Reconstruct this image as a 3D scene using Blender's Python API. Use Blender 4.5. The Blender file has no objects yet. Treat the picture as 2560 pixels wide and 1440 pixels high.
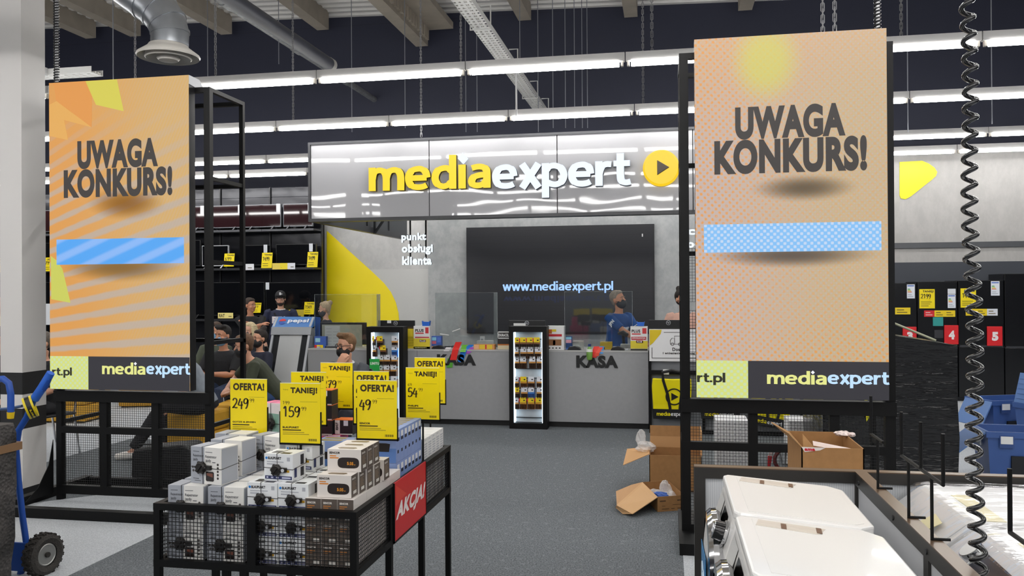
import bpy, math, random
from mathutils import Vector, Matrix
random.seed(7)
S = bpy.context.scene
COL = S.collection
PI = math.pi
# ---------------------------------------------------------------- camera, world, exposure
FPX, YAW, PITCH, ROLL, EYE = 2073.04, .185781, .003511, -.005888, 1.70
cy, sy, cp, sp, cr, sr = math.cos(YAW), math.sin(YAW), math.cos(PITCH), math.sin(PITCH), math.cos(ROLL), math.sin(ROLL)
CF = Vector((-sy*cp, cy*cp, sp)); _r = Vector((cy, sy, 0)); _u = _r.cross(CF)
CR = cr*_r + sr*_u; CU = -sr*_r + cr*_u
cam = bpy.data.objects.new('camera', bpy.data.cameras.new('camera')); COL.objects.link(cam)
cam.matrix_world = Matrix(((CR.x, CU.x, -CF.x, 0), (CR.y, CU.y, -CF.y, 0), (CR.z, CU.z, -CF.z, EYE), (0, 0, 0, 1)))
cam.data.sensor_width = 36; cam.data.lens = 36*FPX/2560; cam.data.clip_start = .05; cam.data.clip_end = 100
S.camera = cam
W = bpy.data.worlds.new('world'); S.world = W; W.use_nodes = True
W.node_tree.nodes['Background'].inputs[0].default_value = (.5, .53, .6, 1)
W.node_tree.nodes['Background'].inputs[1].default_value = .05
S.view_settings.view_transform = 'Standard'; S.view_settings.look = 'None'
S.view_settings.gamma = 1; S.view_settings.use_curve_mapping = False
S.view_settings.exposure = 0.0
LAMP = 27.5            # radiance of the ceiling tubes
S.cycles.max_bounces = 6; S.cycles.diffuse_bounces = 3; S.cycles.glossy_bounces = 3
S.cycles.transmission_bounces = 5; S.cycles.transparent_max_bounces = 12
S.cycles.sample_clamp_indirect = 6; S.cycles.caustics_reflective = False; S.cycles.caustics_refractive = False
# ---------------------------------------------------------------- measuring: a pixel of the photo to a point on a known plane
def ray(px, py): return CF + CR*((px-1280)/FPX) - CU*((py-720)/FPX)
def PZ(px, py, z=0.0): d = ray(px, py); return Vector((0, 0, EYE)) + d*((z-EYE)/d.z)
def PY(px, py, y): d = ray(px, py); return Vector((0, 0, EYE)) + d*(y/d.y)
def PX(px, py, x): d = ray(px, py); return Vector((0, 0, EYE)) + d*(x/d.x)
# ---------------------------------------------------------------- materials
def lin(h):
    if not isinstance(h, str): return tuple(h)+(1,)*(4-len(h))
    o = []
    for i in (0, 2, 4):
        c = int(h[i:i+2], 16)/255
        o.append(c/12.92 if c <= .04045 else ((c+.055)/1.055)**2.4)
    return tuple(o)+(1,)
MC = {}
def mat(h, rough=.6, metal=0, emit=0, alpha=1, noise=0, nscale=40, bump=0, bscale=60, coat=0, spec=.5, name=None):
    """one procedural material per combination of settings"""
    k = (h, rough, metal, emit, alpha, noise, nscale, bump, bscale, coat, spec)
    if k in MC: return MC[k]
    m = bpy.data.materials.new(name or 'surface_%d' % len(MC)); m.use_nodes = True
    nt = m.node_tree; b = nt.nodes['Principled BSDF']; L = nt.links.new
    c = lin(h)
    b.inputs['Base Color'].default_value = c; b.inputs['Roughness'].default_value = rough
    b.inputs['Metallic'].default_value = metal; b.inputs['Alpha'].default_value = alpha
    b.inputs['Coat Weight'].default_value = coat; b.inputs['Specular IOR Level'].default_value = spec
    if emit:
        b.inputs['Base Color'].default_value = tuple(v*.05 for v in c[:3])+(1,)
        b.inputs['Emission Color'].default_value = c; b.inputs['Emission Strength'].default_value = emit
    if noise or bump:
        tc = nt.nodes.new('ShaderNodeTexCoord')
    if noise:
        n = nt.nodes.new('ShaderNodeTexNoise'); n.inputs['Scale'].default_value = nscale; n.inputs['Detail'].default_value = 3
        r = nt.nodes.new('ShaderNodeValToRGB'); r.color_ramp.elements[0].position = .3; r.color_ramp.elements[1].position = .7
        r.color_ramp.elements[0].color = tuple(max(0, v*(1-noise)) for v in c[:3])+(1,)
        r.color_ramp.elements[1].color = tuple(min(1, v*(1+noise)) for v in c[:3])+(1,)
        L(tc.outputs['Object'], n.inputs['Vector']); L(n.outputs['Fac'], r.inputs[0]); L(r.outputs[0], b.inputs['Base Color'])
    if bump:
        n = nt.nodes.new('ShaderNodeTexNoise'); n.inputs['Scale'].default_value = bscale
        u = nt.nodes.new('ShaderNodeBump'); u.inputs['Strength'].default_value = bump; u.inputs['Distance'].default_value = .02
        L(tc.outputs['Object'], n.inputs['Vector']); L(n.outputs['Fac'], u.inputs['Height']); L(u.outputs[0], b.inputs['Normal'])
    MC[k] = m
    return m
class NT:
    """tiny helper for writing node maths"""
    def __init__(s, name):
        s.m = bpy.data.materials.new(name); s.m.use_nodes = True; s.t = s.m.node_tree; s.b = s.t.nodes['Principled BSDF']
    def n(s, kind, **kw):
        o = s.t.nodes.new('ShaderNode'+kind)
        for k, v in kw.items(): setattr(o, k, v)
        return o
    def L(s, a, b): s.t.links.new(a, b)
    def put(s, sock, v):
        if hasattr(v, 'is_linked') or hasattr(v, 'links'): s.L(v, sock)
        else: sock.default_value = v
    def math(s, op, a, b=0.0, c=0.0):
        o = s.n('Math', operation=op); s.put(o.inputs[0], a); s.put(o.inputs[1], b); s.put(o.inputs[2], c); return o.outputs[0]
    def mix(s, f, a, b):
        o = s.n('Mix', data_type='RGBA'); s.put(o.inputs[0], f); s.put(o.inputs[6], a); s.put(o.inputs[7], b); return o.outputs[2]
    def xyz(s, out='Object'):
        tc = s.n('TexCoord'); sx = s.n('SeparateXYZ'); s.L(tc.outputs[out], sx.inputs[0]); s.tc = tc; return sx.outputs
    def step(s, v, lo, hi):
        o = s.n('MapRange', interpolation_type='SMOOTHSTEP'); s.put(o.inputs[0], v); o.inputs[1].default_value = lo; o.inputs[2].default_value = hi; return o.outputs[0]
BLACK = mat('070708', .5, spec=.25, name='black_powder_coat')
STEEL = mat('8f9295', .3, .9, name='bright_steel')
WHITE = mat('eef0f2', .4, name='white_paint')
PAPER = mat('f0f0ee', .6, name='white_paper')
YEL = mat('fbe205', .45, name='yellow_print')
INK = mat('1a1815', .6, name='black_ink')
RED = mat('d8202a', .5, name='red_print')
CARD = mat('b98c5a', .75, noise=.06, nscale=30, name='corrugated_card')
CARD2 = mat('a67a4b', .75, noise=.06, nscale=30, name='card_outside')
# ---------------------------------------------------------------- mesh builder
class G:
    def __init__(s): s.v = []; s.f = []; s.mi = []; s.nb = 0
    def add(s, vs, fs, m=0):
        o = len(s.v); s.v += [tuple(v) for v in vs]; s.f += [tuple(i+o for i in f) for f in fs]; s.mi += [m]*len(fs); return s
    def box(s, x0, y0, z0, x1, y1, z1, m=0):
        if min(x1-x0, y1-y0, z1-z0) > .015:   # bars that meet must not share a face
            e = .00013*(s.nb % 9); s.nb += 1; x0 -= e; y0 -= e; z0 += e; x1 += e; y1 += e; z1 += e
        v = [(x, y, z) for z in (z0, z1) for y in (y0, y1) for x in (x0, x1)]
        return s.add(v, [(0, 2, 3, 1), (4, 5, 7, 6), (0, 1, 5, 4), (2, 6, 7, 3), (0, 4, 6, 2), (1, 3, 7, 5)], m)
    def cbox(s, c, d, m=0, rz=0, M=None):
        """box by centre and size, turned by rz (or matrix M)"""
        M = M or Matrix.Rotation(rz, 4, 'Z'); c = Vector(c); x, y, z = d[0]/2, d[1]/2, d[2]/2
        v = [c + M @ Vector((a*x, b*y, e*z)) for e in (-1, 1) for b in (-1, 1) for a in (-1, 1)]
        return s.add(v, [(0, 2, 3, 1), (4, 5, 7, 6), (0, 1, 5, 4), (2, 6, 7, 3), (0, 4, 6, 2), (1, 3, 7, 5)], m)
    def ring(s, pts, rads, n=10, m=0, closed=False, caps=True, flat=1.0):
        """tube through pts with radius per point"""
        pts = [Vector(p) for p in pts]
        if not hasattr(rads, '__len__'): rads = [rads]*len(pts)
        N = len(pts); o = len(s.v); up = None
        for i, p in enumerate(pts):
            a = pts[i-1] if (i > 0 or closed) else p; b = pts[(i+1) % N] if (i < N-1 or closed) else p
            t = (b-a)
            if t.length < 1e-9: t = Vector((0, 0, 1))
            t.normalize()
            if up is None: up = Vector((0, 0, 1)) if abs(t.z) < .9 else Vector((0, 1, 0))
            x = t.cross(up)
            if x.length < 1e-6: x = t.cross(Vector((1, 0, 0)))
            x.normalize(); up = x.cross(t)
            for k in range(n):
                q = 2*PI*k/n; s.v.append(tuple(p + x*(rads[i]*math.cos(q)) + up*(rads[i]*flat*math.sin(q))))
        J = N if closed else N-1
        for i in range(J):
            i2 = (i+1) % N
            for k in range(n):
                k2 = (k+1) % n; s.f.append((o+i*n+k, o+i*n+k2, o+i2*n+k2, o+i2*n+k)); s.mi.append(m)
        if caps and not closed:
            s.f.append(tuple(o+k for k in range(n))[::-1]); s.mi.append(m)
            s.f.append(tuple(o+(N-1)*n+k for k in range(n))); s.mi.append(m)
        return s
    def cyl(s, p0, p1, r, n=12, m=0, r2=None): return s.ring([p0, p1], [r, r if r2 is None else r2], n, m)
    def lathe(s, prof, c=(0, 0, 0), n=24, m=0, axis='z', cap=True):
        o = len(s.v)
        for r, h in prof:
            for k in range(n):
                q = 2*PI*k/n; a, b = r*math.cos(q), r*math.sin(q)
                p = {'z': (a, b, h), 'x': (h, a, b), 'y': (b, h, a)}[axis]
                s.v.append((c[0]+p[0], c[1]+p[1], c[2]+p[2]))
        for i in range(len(prof)-1):
            for k in range(n):
                k2 = (k+1) % n; s.f.append((o+i*n+k, o+i*n+k2, o+(i+1)*n+k2, o+(i+1)*n+k)); s.mi.append(m)
        for i, rev in ((0, True), (len(prof)-1, False)):
            if cap and prof[i][0] > 1e-6:
                t = tuple(o+i*n+k for k in range(n)); s.f.append(t[::-1] if rev else t); s.mi.append(m)
        return s
    def prism(s, poly, d0, d1, plane='xz', m=0):
        """polygon in a plane, given thickness along the third axis"""
        def P(a, b, d): return {'xz': (a, d, b), 'xy': (a, b, d), 'yz': (d, a, b)}[plane]
        n = len(poly); o = len(s.v)
        s.v += [P(a, b, d0) for a, b in poly] + [P(a, b, d1) for a, b in poly]
        s.f.append(tuple(range(o, o+n))); s.f.append(tuple(range(o+2*n-1, o+n-1, -1))); s.mi += [m, m]
        for i in range(n):
            j = (i+1) % n; s.f.append((o+i, o+n+i, o+n+j, o+j)); s.mi.append(m)
        return s
    def ball(s, c, r, n=12, m=0, sc=(1, 1, 1), M=None):
        o = len(s.v); c = Vector(c); R = n//2
        for i in range(R+1):
            t = PI*i/R
            for k in range(n):
                q = 2*PI*k/n; p = Vector((r*math.sin(t)*math.cos(q)*sc[0], r*math.sin(t)*math.sin(q)*sc[1], r*math.cos(t)*sc[2]))
                if M: p = M @ p
                s.v.append(tuple(c+p))
        for i in range(R):
            for k in range(n):
                k2 = (k+1) % n; s.f.append((o+i*n+k, o+(i+1)*n+k, o+(i+1)*n+k2, o+i*n+k2)); s.mi.append(m)
        return s
    def mesh(s, name, mats, smooth=False, fix=True):
        me = bpy.data.meshes.new(name); me.from_pydata(s.v, [], s.f)
        for m in (mats if isinstance(mats, (list, tuple)) else [mats]): me.materials.append(m)
        me.polygons.foreach_set('material_index', s.mi)
        import bmesh
        bm = bmesh.new(); bm.from_mesh(me)
        bmesh.ops.remove_doubles(bm, verts=bm.verts, dist=1e-6) if smooth else None
        if fix: bmesh.ops.recalc_face_normals(bm, faces=bm.faces)
        bm.to_mesh(me); bm.free()
        if smooth:
            me.shade_smooth()
            me.set_sharp_from_angle(angle=smooth if smooth is not True else .7)
        return me
    def obj(s, name, mats, parent=None, smooth=False, bevel=0, loc=None, rot=None):
        o = bpy.data.objects.new(name, s.mesh(name, mats, smooth)); COL.objects.link(o)
        if parent: o.parent = parent
        if loc: o.location = loc
        if rot: o.rotation_euler = rot
        if bevel:
            b = o.modifiers.new('edge', 'BEVEL'); b.width = bevel; b.segments = 2; b.limit_method = 'ANGLE'
        return o
def tag(o, label=None, cat=None, group=None, kind=None):
    if label: o['label'] = label
    if cat: o['category'] = cat
    if group: o['group'] = group
    if kind: o['kind'] = kind
    return o
def thing(name, label, cat, loc=(0, 0, 0), rz=0, group=None):
    o = bpy.data.objects.new(name, None); o.empty_display_size = .05; COL.objects.link(o)
    o.location = loc; o.rotation_euler = (0, 0, rz)
    return tag(o, label, cat, group)
def struct(o): o['kind'] = 'structure'; return o
def dup(root, loc, rz=None, label=None, group=None, rot=None):
    """copy a thing with its parts and their parts"""
    def cpy(o, par):
        c = o.copy(); COL.objects.link(c)
        if par: c.parent = par
        for ch in o.children: cpy(ch, c)
        return c
    r = cpy(root, None); r.location = loc
    if rz is not None: r.rotation_euler = (0, 0, rz)
    if rot is not None: r.rotation_euler = rot
    if label: r['label'] = label
    if group: r['group'] = group
    return r
# ---------------------------------------------------------------- lettering
TC = {}
def text_mesh(s, bold=.0, res=3):
    """flat letters, unit box: returns verts (x,y in 0..1), faces, aspect"""
    k = (s, bold, res)
    if k in TC: return TC[k]
    cu = bpy.data.curves.new('lettering', 'FONT'); cu.body = s; cu.size = 1; cu.offset = bold; cu.resolution_u = res; cu.fill_mode = 'FRONT'; cu.space_character = 1+bold*1.7
    ob = bpy.data.objects.new('lettering', cu); COL.objects.link(ob)
    dg = bpy.context.evaluated_depsgraph_get(); me = ob.evaluated_get(dg).to_mesh()
    vs = [(v.co.x, v.co.y) for v in me.vertices]; fs = [tuple(p.vertices) for p in me.polygons]
    ob.evaluated_get(dg).to_mesh_clear(); bpy.data.objects.remove(ob); bpy.data.curves.remove(cu)
    xs = [v[0] for v in vs]; ys = [v[1] for v in vs]
    x0, x1, y0, y1 = min(xs), max(xs), min(ys), max(ys)
    vs = [((x-x0)/(x1-x0), (y-y0)/(y1-y0)) for x, y in vs]
    TC[k] = (vs, fs, (x1-x0)/(y1-y0)); return TC[k]
GLY = {
 '0': [[(.31, 1), (.12, .9), (.03, .5), (.12, .1), (.31, 0), (.5, .1), (.59, .5), (.5, .9), (.31, 1)]],
 '1': [[(.12, .8), (.34, 1), (.34, 0)]],
 '2': [[(.06, .78), (.16, .96), (.34, 1), (.5, .9), (.52, .7), (.42, .48), (.2, .2), (.05, .03), (.22, .1), (.42, .02), (.6, .08)]],
 '3': [[(.06, .9), (.28, 1), (.5, .88), (.48, .66), (.26, .54), (.5, .44), (.56, .22), (.4, .03), (.18, 0), (.04, .1)]],
 '4': [[(.3, 1), (.16, .66), (.05, .36), (.3, .3), (.6, .34)], [(.46, .72), (.44, .3), (.42, -.1)]],
 '5': [[(.56, .98), (.18, 1), (.12, .56), (.36, .62), (.54, .46), (.54, .2), (.38, .02), (.16, 0), (.04, .1)]],
 '6': [[(.5, .96), (.24, .84), (.08, .5), (.06, .2), (.24, 0), (.46, .06), (.54, .28), (.42, .48), (.2, .46), (.08, .3)]],
 '7': [[(.05, .92), (.3, .96), (.58, 1), (.4, .55), (.24, 0)], [(.16, .5), (.52, .54)]],
 '8': [[(.3, .54), (.12, .72), (.16, .94), (.32, 1), (.48, .92), (.48, .72), (.3, .54), (.08, .34), (.08, .1), (.3, 0), (.54, .1), (.54, .34), (.3, .54)]],
 '9': [[(.52, .84), (.36, 1), (.14, .92), (.06, .68), (.16, .5), (.36, .52), (.5, .72), (.54, .9), (.52, .5), (.42, .14), (.26, -.04)]]}
def strokes(g, s, x0, z0, x1, z1, y, m=0, th=.12):
    """hand-lettered digits, drawn with a flat brush"""
    w = (x1-x0)/len(s); h = z1-z0
    for i, ch in enumerate(s):
        for st in GLY[ch]:
            P = []
            for k in range(len(st)-1):
                for u in range(4):
                    q = u/4; p0 = st[max(k-1, 0)]; p1 = st[k]; p2 = st[k+1]; p3 = st[min(k+2, len(st)-1)]
                    P.append(tuple(.5*((2*p1[c])+(-p0[c]+p2[c])*q+(2*p0[c]-5*p1[c]+4*p2[c]-p3[c])*q*q+(-p0[c]+3*p1[c]-3*p2[c]+p3[c])*q**3) for c in (0, 1)))
            P.append(st[-1]); Q = [Vector((x0+w*i+w*(p[0]/.66), z0+h*p[1])) for p in P]; V = []
            for k, q in enumerate(Q):
                d = (Q[min(k+1, len(Q)-1)]-Q[max(k-1, 0)]).normalized(); n = Vector((-d.y, d.x)); t = h*th*.5*(.55+.45*abs(n.x))
                V += [(q.x+n.x*t, y, q.y+n.y*t), (q.x-n.x*t, y, q.y-n.y*t)]
            g.add(V, [(2*k, 2*k+1, 2*k+3, 2*k+2) for k in range(len(Q)-1)], m)
    return g
def letters(g, s, x0, z0, x1, z1, y, m=0, bold=.0, th=0, slant=0, res=3, plane='-y'):
    """lettering that fills the box x0..x1, z0..z1 on a wall facing -y (or plane '+x','z','-x')"""
    vs, fs, _ = text_mesh(s, bold, res)
    P = {'-y': lambda a, b, d: (a, y-d, b), '+x': lambda a, b, d: (y+d, a, b), '-x': lambda a, b, d: (y-d, a, b), 'z': lambda a, b, d: (a, b, y+d)}[plane]
    q = [(x0+(x1-x0)*(a+slant*(b-.5)), z0+(z1-z0)*b) for a, b in vs]
    if th:
        # extrude: front, back, rim
        n = len(q); o = len(g.v)
        g.v += [P(a, b, th) for a, b in q] + [P(a, b, 0) for a, b in q]
        ed = {}
        for f in fs:
            g.f.append(tuple(o+i for i in f)); g.mi.append(m)
            for i in range(len(f)):
                e = (f[i], f[(i+1) % len(f)]); ed[e] = ed.get(e, 0)+1
        for (a, b) in ed:
            if (b, a) not in ed:
                g.f.append((o+a, o+n+a, o+n+b, o+b)); g.mi.append(m+1)
    else:
        g.add([P(a, b, 0) for a, b in q], fs, m)
    return g

# heavy rounded shop lettering drawn with a broad pen: centre lines in x-heights, advance width
PEN = {
 'm': ([[(.125, 0), (.125, 1)], [(.13, .5), (.2, .78), (.42, .875), (.62, .79), (.69, .55), (.69, 0)], [(.69, .5), (.78, .78), (1.0, .875), (1.2, .79), (1.27, .55), (1.27, 0)]], 1.46),
 'e': ([[(.14, .5), (.84, .5)], [(.85, .5), (.8, .74), (.64, .87), (.48, .885), (.28, .83), (.15, .66), (.125, .48), (.17, .28), (.3, .15), (.5, .11), (.7, .13), (.84, .19)]], 1.04),
 'd': ([[(.80, .74), (.62, .87), (.42, .87), (.22, .76), (.13, .5), (.2, .25), (.4, .12), (.6, .15), (.8, .3)], [(.82, 0), (.82, 1.42)]], 1.06),
 'i': ([[(.125, 0), (.125, 1)]], .36),
 'a': ([[(.14, .84), (.35, .89), (.55, .875), (.69, .77), (.72, .6), (.72, 0)], [(.72, .55), (.45, .54), (.22, .46), (.135, .3), (.2, .15), (.4, .11), (.6, .18), (.72, .34)]], .96),
 '.': ([[(.15, 0), (.15, .27)]], .42),
 'l': ([[(.125, 0), (.125, 1.42)]], .36),
 'w': ([[(.1, 1), (.38, 0)], [(.38, 0), (.66, 1)], [(.66, 1), (.94, 0)], [(.94, 0), (1.22, 1)]], 1.36),
 'x': ([[(.13, 0), (.78, 1)], [(.78, 0), (.13, 1)]], .92),
 'p': ([[(.125, -.42), (.125, 1)], [(.15, .72), (.3, .86), (.52, .88), (.74, .76), (.84, .5), (.76, .24), (.56, .12), (.35, .14), (.15, .25)]], 1.02),
 'r': ([[(.125, 0), (.125, 1)], [(.13, .5), (.22, .76), (.4, .87), (.6, .86)]], .64),
 't': ([[(.3, 1.3), (.3, .4), (.35, .18), (.5, .11), (.68, .14)], [(.04, .885), (.66, .885)]], .72)}
def pen_word(g, s, x0, x1, zb, xh, y, m=0, dep=0.0, th=.285, dot=False):
    """word from x0 to x1 standing on zb with x-height xh; dep thick letters with a rim in material m+1"""
    tot = sum(PEN[c][1] for c in s)-.1; kx = (x1-x0)/tot; cx = 0.0
    for c in s:
        for si, st in enumerate(PEN[c][0]+([[(.125, 1.2), (.125, 1.46)]] if dot and c == 'i' else [])):
            dp = dep+.0005*si
            if len(st) == 2: P = st
            else:
                P = []
                for k in range(len(st)-1):
                    for u in range(5):
                        q = u/5; a, b, d, e = st[max(k-1, 0)], st[k], st[k+1], st[min(k+2, len(st)-1)]
                        P.append(tuple(.5*((2*b[i])+(-a[i]+d[i])*q+(2*a[i]-5*b[i]+4*d[i]-e[i])*q*q+(-a[i]+3*b[i]-3*d[i]+e[i])*q**3) for i in (0, 1)))
                P.append(st[-1])
            n = len(P); A = []; B = []
            for k, p in enumerate(P):
                d = Vector(P[min(k+1, n-1)])-Vector(P[max(k-1, 0)]); d.normalize(); t = th/2*(.84 if abs(d.x) > .8 else 1.0)
                A.append((p[0]-d.y*t, p[1]+d.x*t)); B.append((p[0]+d.y*t, p[1]-d.x*t))
            M = lambda p, dd: (x0+(cx+p[0])*kx, y-dd, zb+p[1]*xh)
            o = len(g.v); g.v += [M(p, dp) for p in A]+[M(p, dp) for p in B]+[M(p, 0) for p in A]+[M(p, 0) for p in B]
            for k in range(n-1):
                g.f.append((o+k, o+n+k, o+n+k+1, o+k+1)); g.mi.append(m)
                if dep:
                    g.f += [(o+k, o+k+1, o+2*n+k+1, o+2*n+k), (o+n+k, o+3*n+k, o+3*n+k+1, o+n+k+1)]; g.mi += [m+1, m+1]
            if dep: g.f += [(o, o+2*n, o+3*n, o+n), (o+n-1, o+2*n-1, o+4*n-1, o+3*n-1)]; g.mi += [m+1, m+1]
        cx += PEN[c][1]
    return g
ORD = ['first', 'second', 'third', 'fourth', 'fifth', 'sixth', 'seventh', 'eighth', 'ninth', 'tenth', 'eleventh', 'twelfth', 'thirteenth', 'fourteenth', 'fifteenth', 'sixteenth', 'seventeenth', 'eighteenth', 'nineteenth', 'twentieth']
def wobj(g, name, mats, root, **k):
    """part given in world coordinates, hung under a thing"""
    o = g.obj(name, mats, root, **k)
    if root is not None and root.parent is None: o.location = -Vector(root.location)
    return o
# ---------------------------------------------------------------- floor
def carpet(name, a, b, sc, c2):
    t = NT(name); X = t.xyz(); v = t.tc.outputs['Object']
    n = t.n('TexNoise'); n.inputs['Scale'].default_value = sc; n.inputs['Detail'].default_value = 4; n.inputs['Roughness'].default_value = .75; t.L(v, n.inputs['Vector'])
    n2 = t.n('TexNoise'); n2.inputs['Scale'].default_value = sc*.22; n2.inputs['Detail'].default_value = 2; t.L(v, n2.inputs['Vector'])
    f = t.step(n.outputs['Fac'], .36, .64); c = t.mix(f, lin(a), lin(b))
    f2 = t.step(n2.outputs['Fac'], .55, .75); c = t.mix(t.math('MULTIPLY', f2, .35), c, lin(c2))
    t.L(c, t.b.inputs['Base Color']); t.b.inputs['Roughness'].default_value = .85; t.b.inputs['Specular IOR Level'].default_value = .25
    return t.m
DARKC = carpet('charcoal_speckled_carpet', '474c50', '7e8387', 95, '959a9d')
LIGHTC = carpet('pale_speckled_floor', 'a9aeb4', 'ccd0d4', 120, 'c3c6ca')
struct(G().box(-18, -7, -.1, 9, 15.7, 0).obj('floor', DARKC))
g = G()
g.prism([(-3.56, -7), (-3.56, 7.33), (-5.9, 5.12), (-18, 5.12), (-18, -7)], 0, .002, 'xy')
g.prism([(-6.17, 5.6), (-6.17, 8.82), (-5.3, 8.35), (-4.9, 9.2), (-5.1, 14.2), (-18, 14.2), (-18, 5.6)], 0, .002, 'xy')
g.prism([(.085, -7), (.085, 5.52), (1.75, 5.7), (2.2, 14.2), (9, 14.2), (9, -7)], 0, .002, 'xy')
struct(g.obj('floor', LIGHTC))
# ---------------------------------------------------------------- outer walls and roof
NAVY = mat('2b2f42', .7, noise=.06, nscale=.6, name='navy_wall_paint')
def navy():
    t = NT('navy_cassette_wall'); X = t.xyz()
    fx = t.math('FRACT', t.math('MULTIPLY', X[2], 1.0)); s = t.math('GREATER_THAN', fx, .985)
    c = t.mix(t.math('MULTIPLY', s, .35), lin('252839'), lin('151722'))
    t.L(c, t.b.inputs['Base Color']); t.b.inputs['Roughness'].default_value = .65; return t.m
NAVYW = navy()
struct(G().box(-18, 15.6, 0, 9, 15.8, 8).obj('wall_back', NAVYW))
struct(G().box(-18.2, -7, 0, -18, 15.8, 8).obj('wall_left', NAVYW))
struct(G().box(9, -7, 0, 9.2, 15.8, 8).obj('wall_right', NAVYW))
struct(G().box(-18, -7.2, 0, 9, -7, 8).obj('wall_front', mat('6a6d75', .7)))
def ceil_z(x): return 6.98-.03*x
g = G(); prof = []
y = -7.0
while y < 15.6:
    for dy, dz in ((0, 0), (.10, 0), (.125, .06), (.225, .06)): prof.append((y+dy, dz))
    y += .25
vs = []; fs = []
for x in (-18, 9):
    vs += [(x, a, ceil_z(x)+b) for a, b in prof]
n = len(prof); fs = [(i, i+1, n+i+1, n+i) for i in range(n-1)]
g.add(vs, fs); g.add([(-18, -7, 7.9), (9, -7, 7.9), (9, 15.8, 7.9), (-18, 15.8, 7.9)], [(0, 1, 2, 3)])
struct(g.obj('ceiling', mat('dcdad6', .55, noise=.06, nscale=1.5, name='trapezoidal_roof_sheet')))
BEAM = mat('aca395', .7, noise=.1, nscale=3, name='grey_roof_beam')
# roof beams run away from the camera; each is one beam
names = ['leftmost visible roof beam, above the white column', 'roof beam left of the round ceiling diffuser', 'roof beam just right of the silver duct', 'roof beam right of the long sprinkler pipe', 'deep roof beam with ribbed sheet infill over the shop sign', 'roof beam right of the white cable tray', 'roof beam near the top middle, above the screen post', 'rightmost roof beam, above the right screen']
for i, ((px, py), dep, wd) in enumerate(zip([(240, 95), (352, 90), (580, 85), (822, 74), (1070, 115), (1328, 50), (1594, 42), (1880, 25)], [.42, .42, .42, .42, .85, .42, .40, .40], [.24]*8)):
    e = PY(px, py, 15.3); zt = ceil_z(e.x)+.02; zb = e.z
    g = G().box(e.x-wd, -6.9, zb, e.x, 15.3, zt)
    if i == 4:
        for k in range(24): g.box(e.x, 11.2+k*.17, zb+.08, e.x+.05, 11.29+k*.17, zt)
        g.box(e.x+.02, 8, zb+.3, e.x+.5, 15.3, zb+.42)
    o = g.obj('trim_%d' % (i+1), BEAM); struct(o)
# ---------------------------------------------------------------- inner panel walls
CONC = None
def concrete(name, a, b, sx=1.5, sz=1.2, rough=.6):
    t = NT(name); X = t.xyz(); v = t.tc.outputs['Object']
    mp = t.n('Mapping'); mp.inputs['Scale'].default_value = (sx, sx, sz); t.L(v, mp.inputs[0])
    n = t.n('TexNoise'); n.inputs['Scale'].default_value = 3; n.inputs['Detail'].default_value = 8; n.inputs['Roughness'].default_value = .7; t.L(mp.outputs[0], n.inputs['Vector'])
    n2 = t.n('TexNoise'); n2.inputs['Scale'].default_value = 14; n2.inputs['Detail'].default_value = 3; t.L(mp.outputs[0], n2.inputs['Vector'])
    c = t.mix(t.step(n.outputs['Fac'], .35, .68), lin(a), lin(b)); c = t.mix(t.math('MULTIPLY', t.step(n2.outputs['Fac'], .6, .72), .3), c, lin(a))
    t.L(c, t.b.inputs['Base Color']); t.b.inputs['Roughness'].default_value = rough; return t.m
CONC = concrete('grey_concrete_panel', '9b9e9f', 'b0b2b2')
CONCL = concrete('pale_concrete_panel', 'b4b4b3', 'c3c2c0', 2, 1.4)
YB = 14.6
xl = PY(812, 700, YB).x; xm = PY(1073, 700, YB).x
struct(G().box(xl, YB, 0, xm, YB+.12, 3.66).obj('wall_back', CONCL))
struct(G().box(PY(900, 700, YB).x, YB-.012, 0, xm, YB, PY(1000, 673, YB).z).obj('trim_11', mat('c4c4c1', .5)))
struct(G().box(xm, YB-.06, 0, 1.9, YB+.12, 3.66).obj('wall_back', CONC))
struct(G().box(xl-.05, YB-.02, 0, xl, YB+.12, 3.3).obj('trim_12', mat('3a3836', .5)))
# yellow rounded triangle on the panel left of the grey wall
def arc_poly(px, y): return [(PY(a, b, y).x, PY(a, b, y).z) for a, b in px]
yg = G().prism(arc_poly([(817, 577), (880, 634), (930, 679), (960, 708), (977, 730), (989, 755), (996, 782), (998, 808), (995, 835), (984, 862), (966, 888), (930, 925), (817, 1030)], YB-.02), YB-.022, YB-.013)
tag(yg.obj('wall_graphic', mat('fde50a', .45)), 'big yellow rounded triangle panel on the wall left of the black display', 'wall graphic')
# right hand panel wall behind the fridges
YR = 14.3
zt = PY(2400, 388, YR).z; z1 = PY(2540, 603, YR).z; z2 = PY(2540, 617, YR).z; z3 = PY(2540, 653, YR).z
struct(G().box(2.6, YR, z1, 9, YR+.1, zt+.1).box(2.6, YR, z3, 9, YR+.1, z2).obj('wall_back', concrete('white_grey_wall_panel', 'a4a29f', 'afadaa', 2, 1)))
struct(G().box(2.6, YR-.03, z2, 9, YR+.1, z1).obj('trim_13', mat('4a4c50', .4)))
struct(G().box(2.6, YR, 0, 9, YR+.1, z3).obj('wall_back', mat('3c4048', .6)))
tri = [(2249, 405), (2305, 402), (2322, 409), (2336, 419), (2343, 430), (2340, 440), (2330, 449), (2277, 491), (2264, 498), (2252, 496), (2249, 488)]
tag(G().prism(arc_poly(tri, YR-.01), YR-.014, YR-.002).obj('wall_graphic', mat('f2e000', .45)), 'yellow rounded triangle on the pale wall above the black fridges', 'wall graphic')
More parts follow.
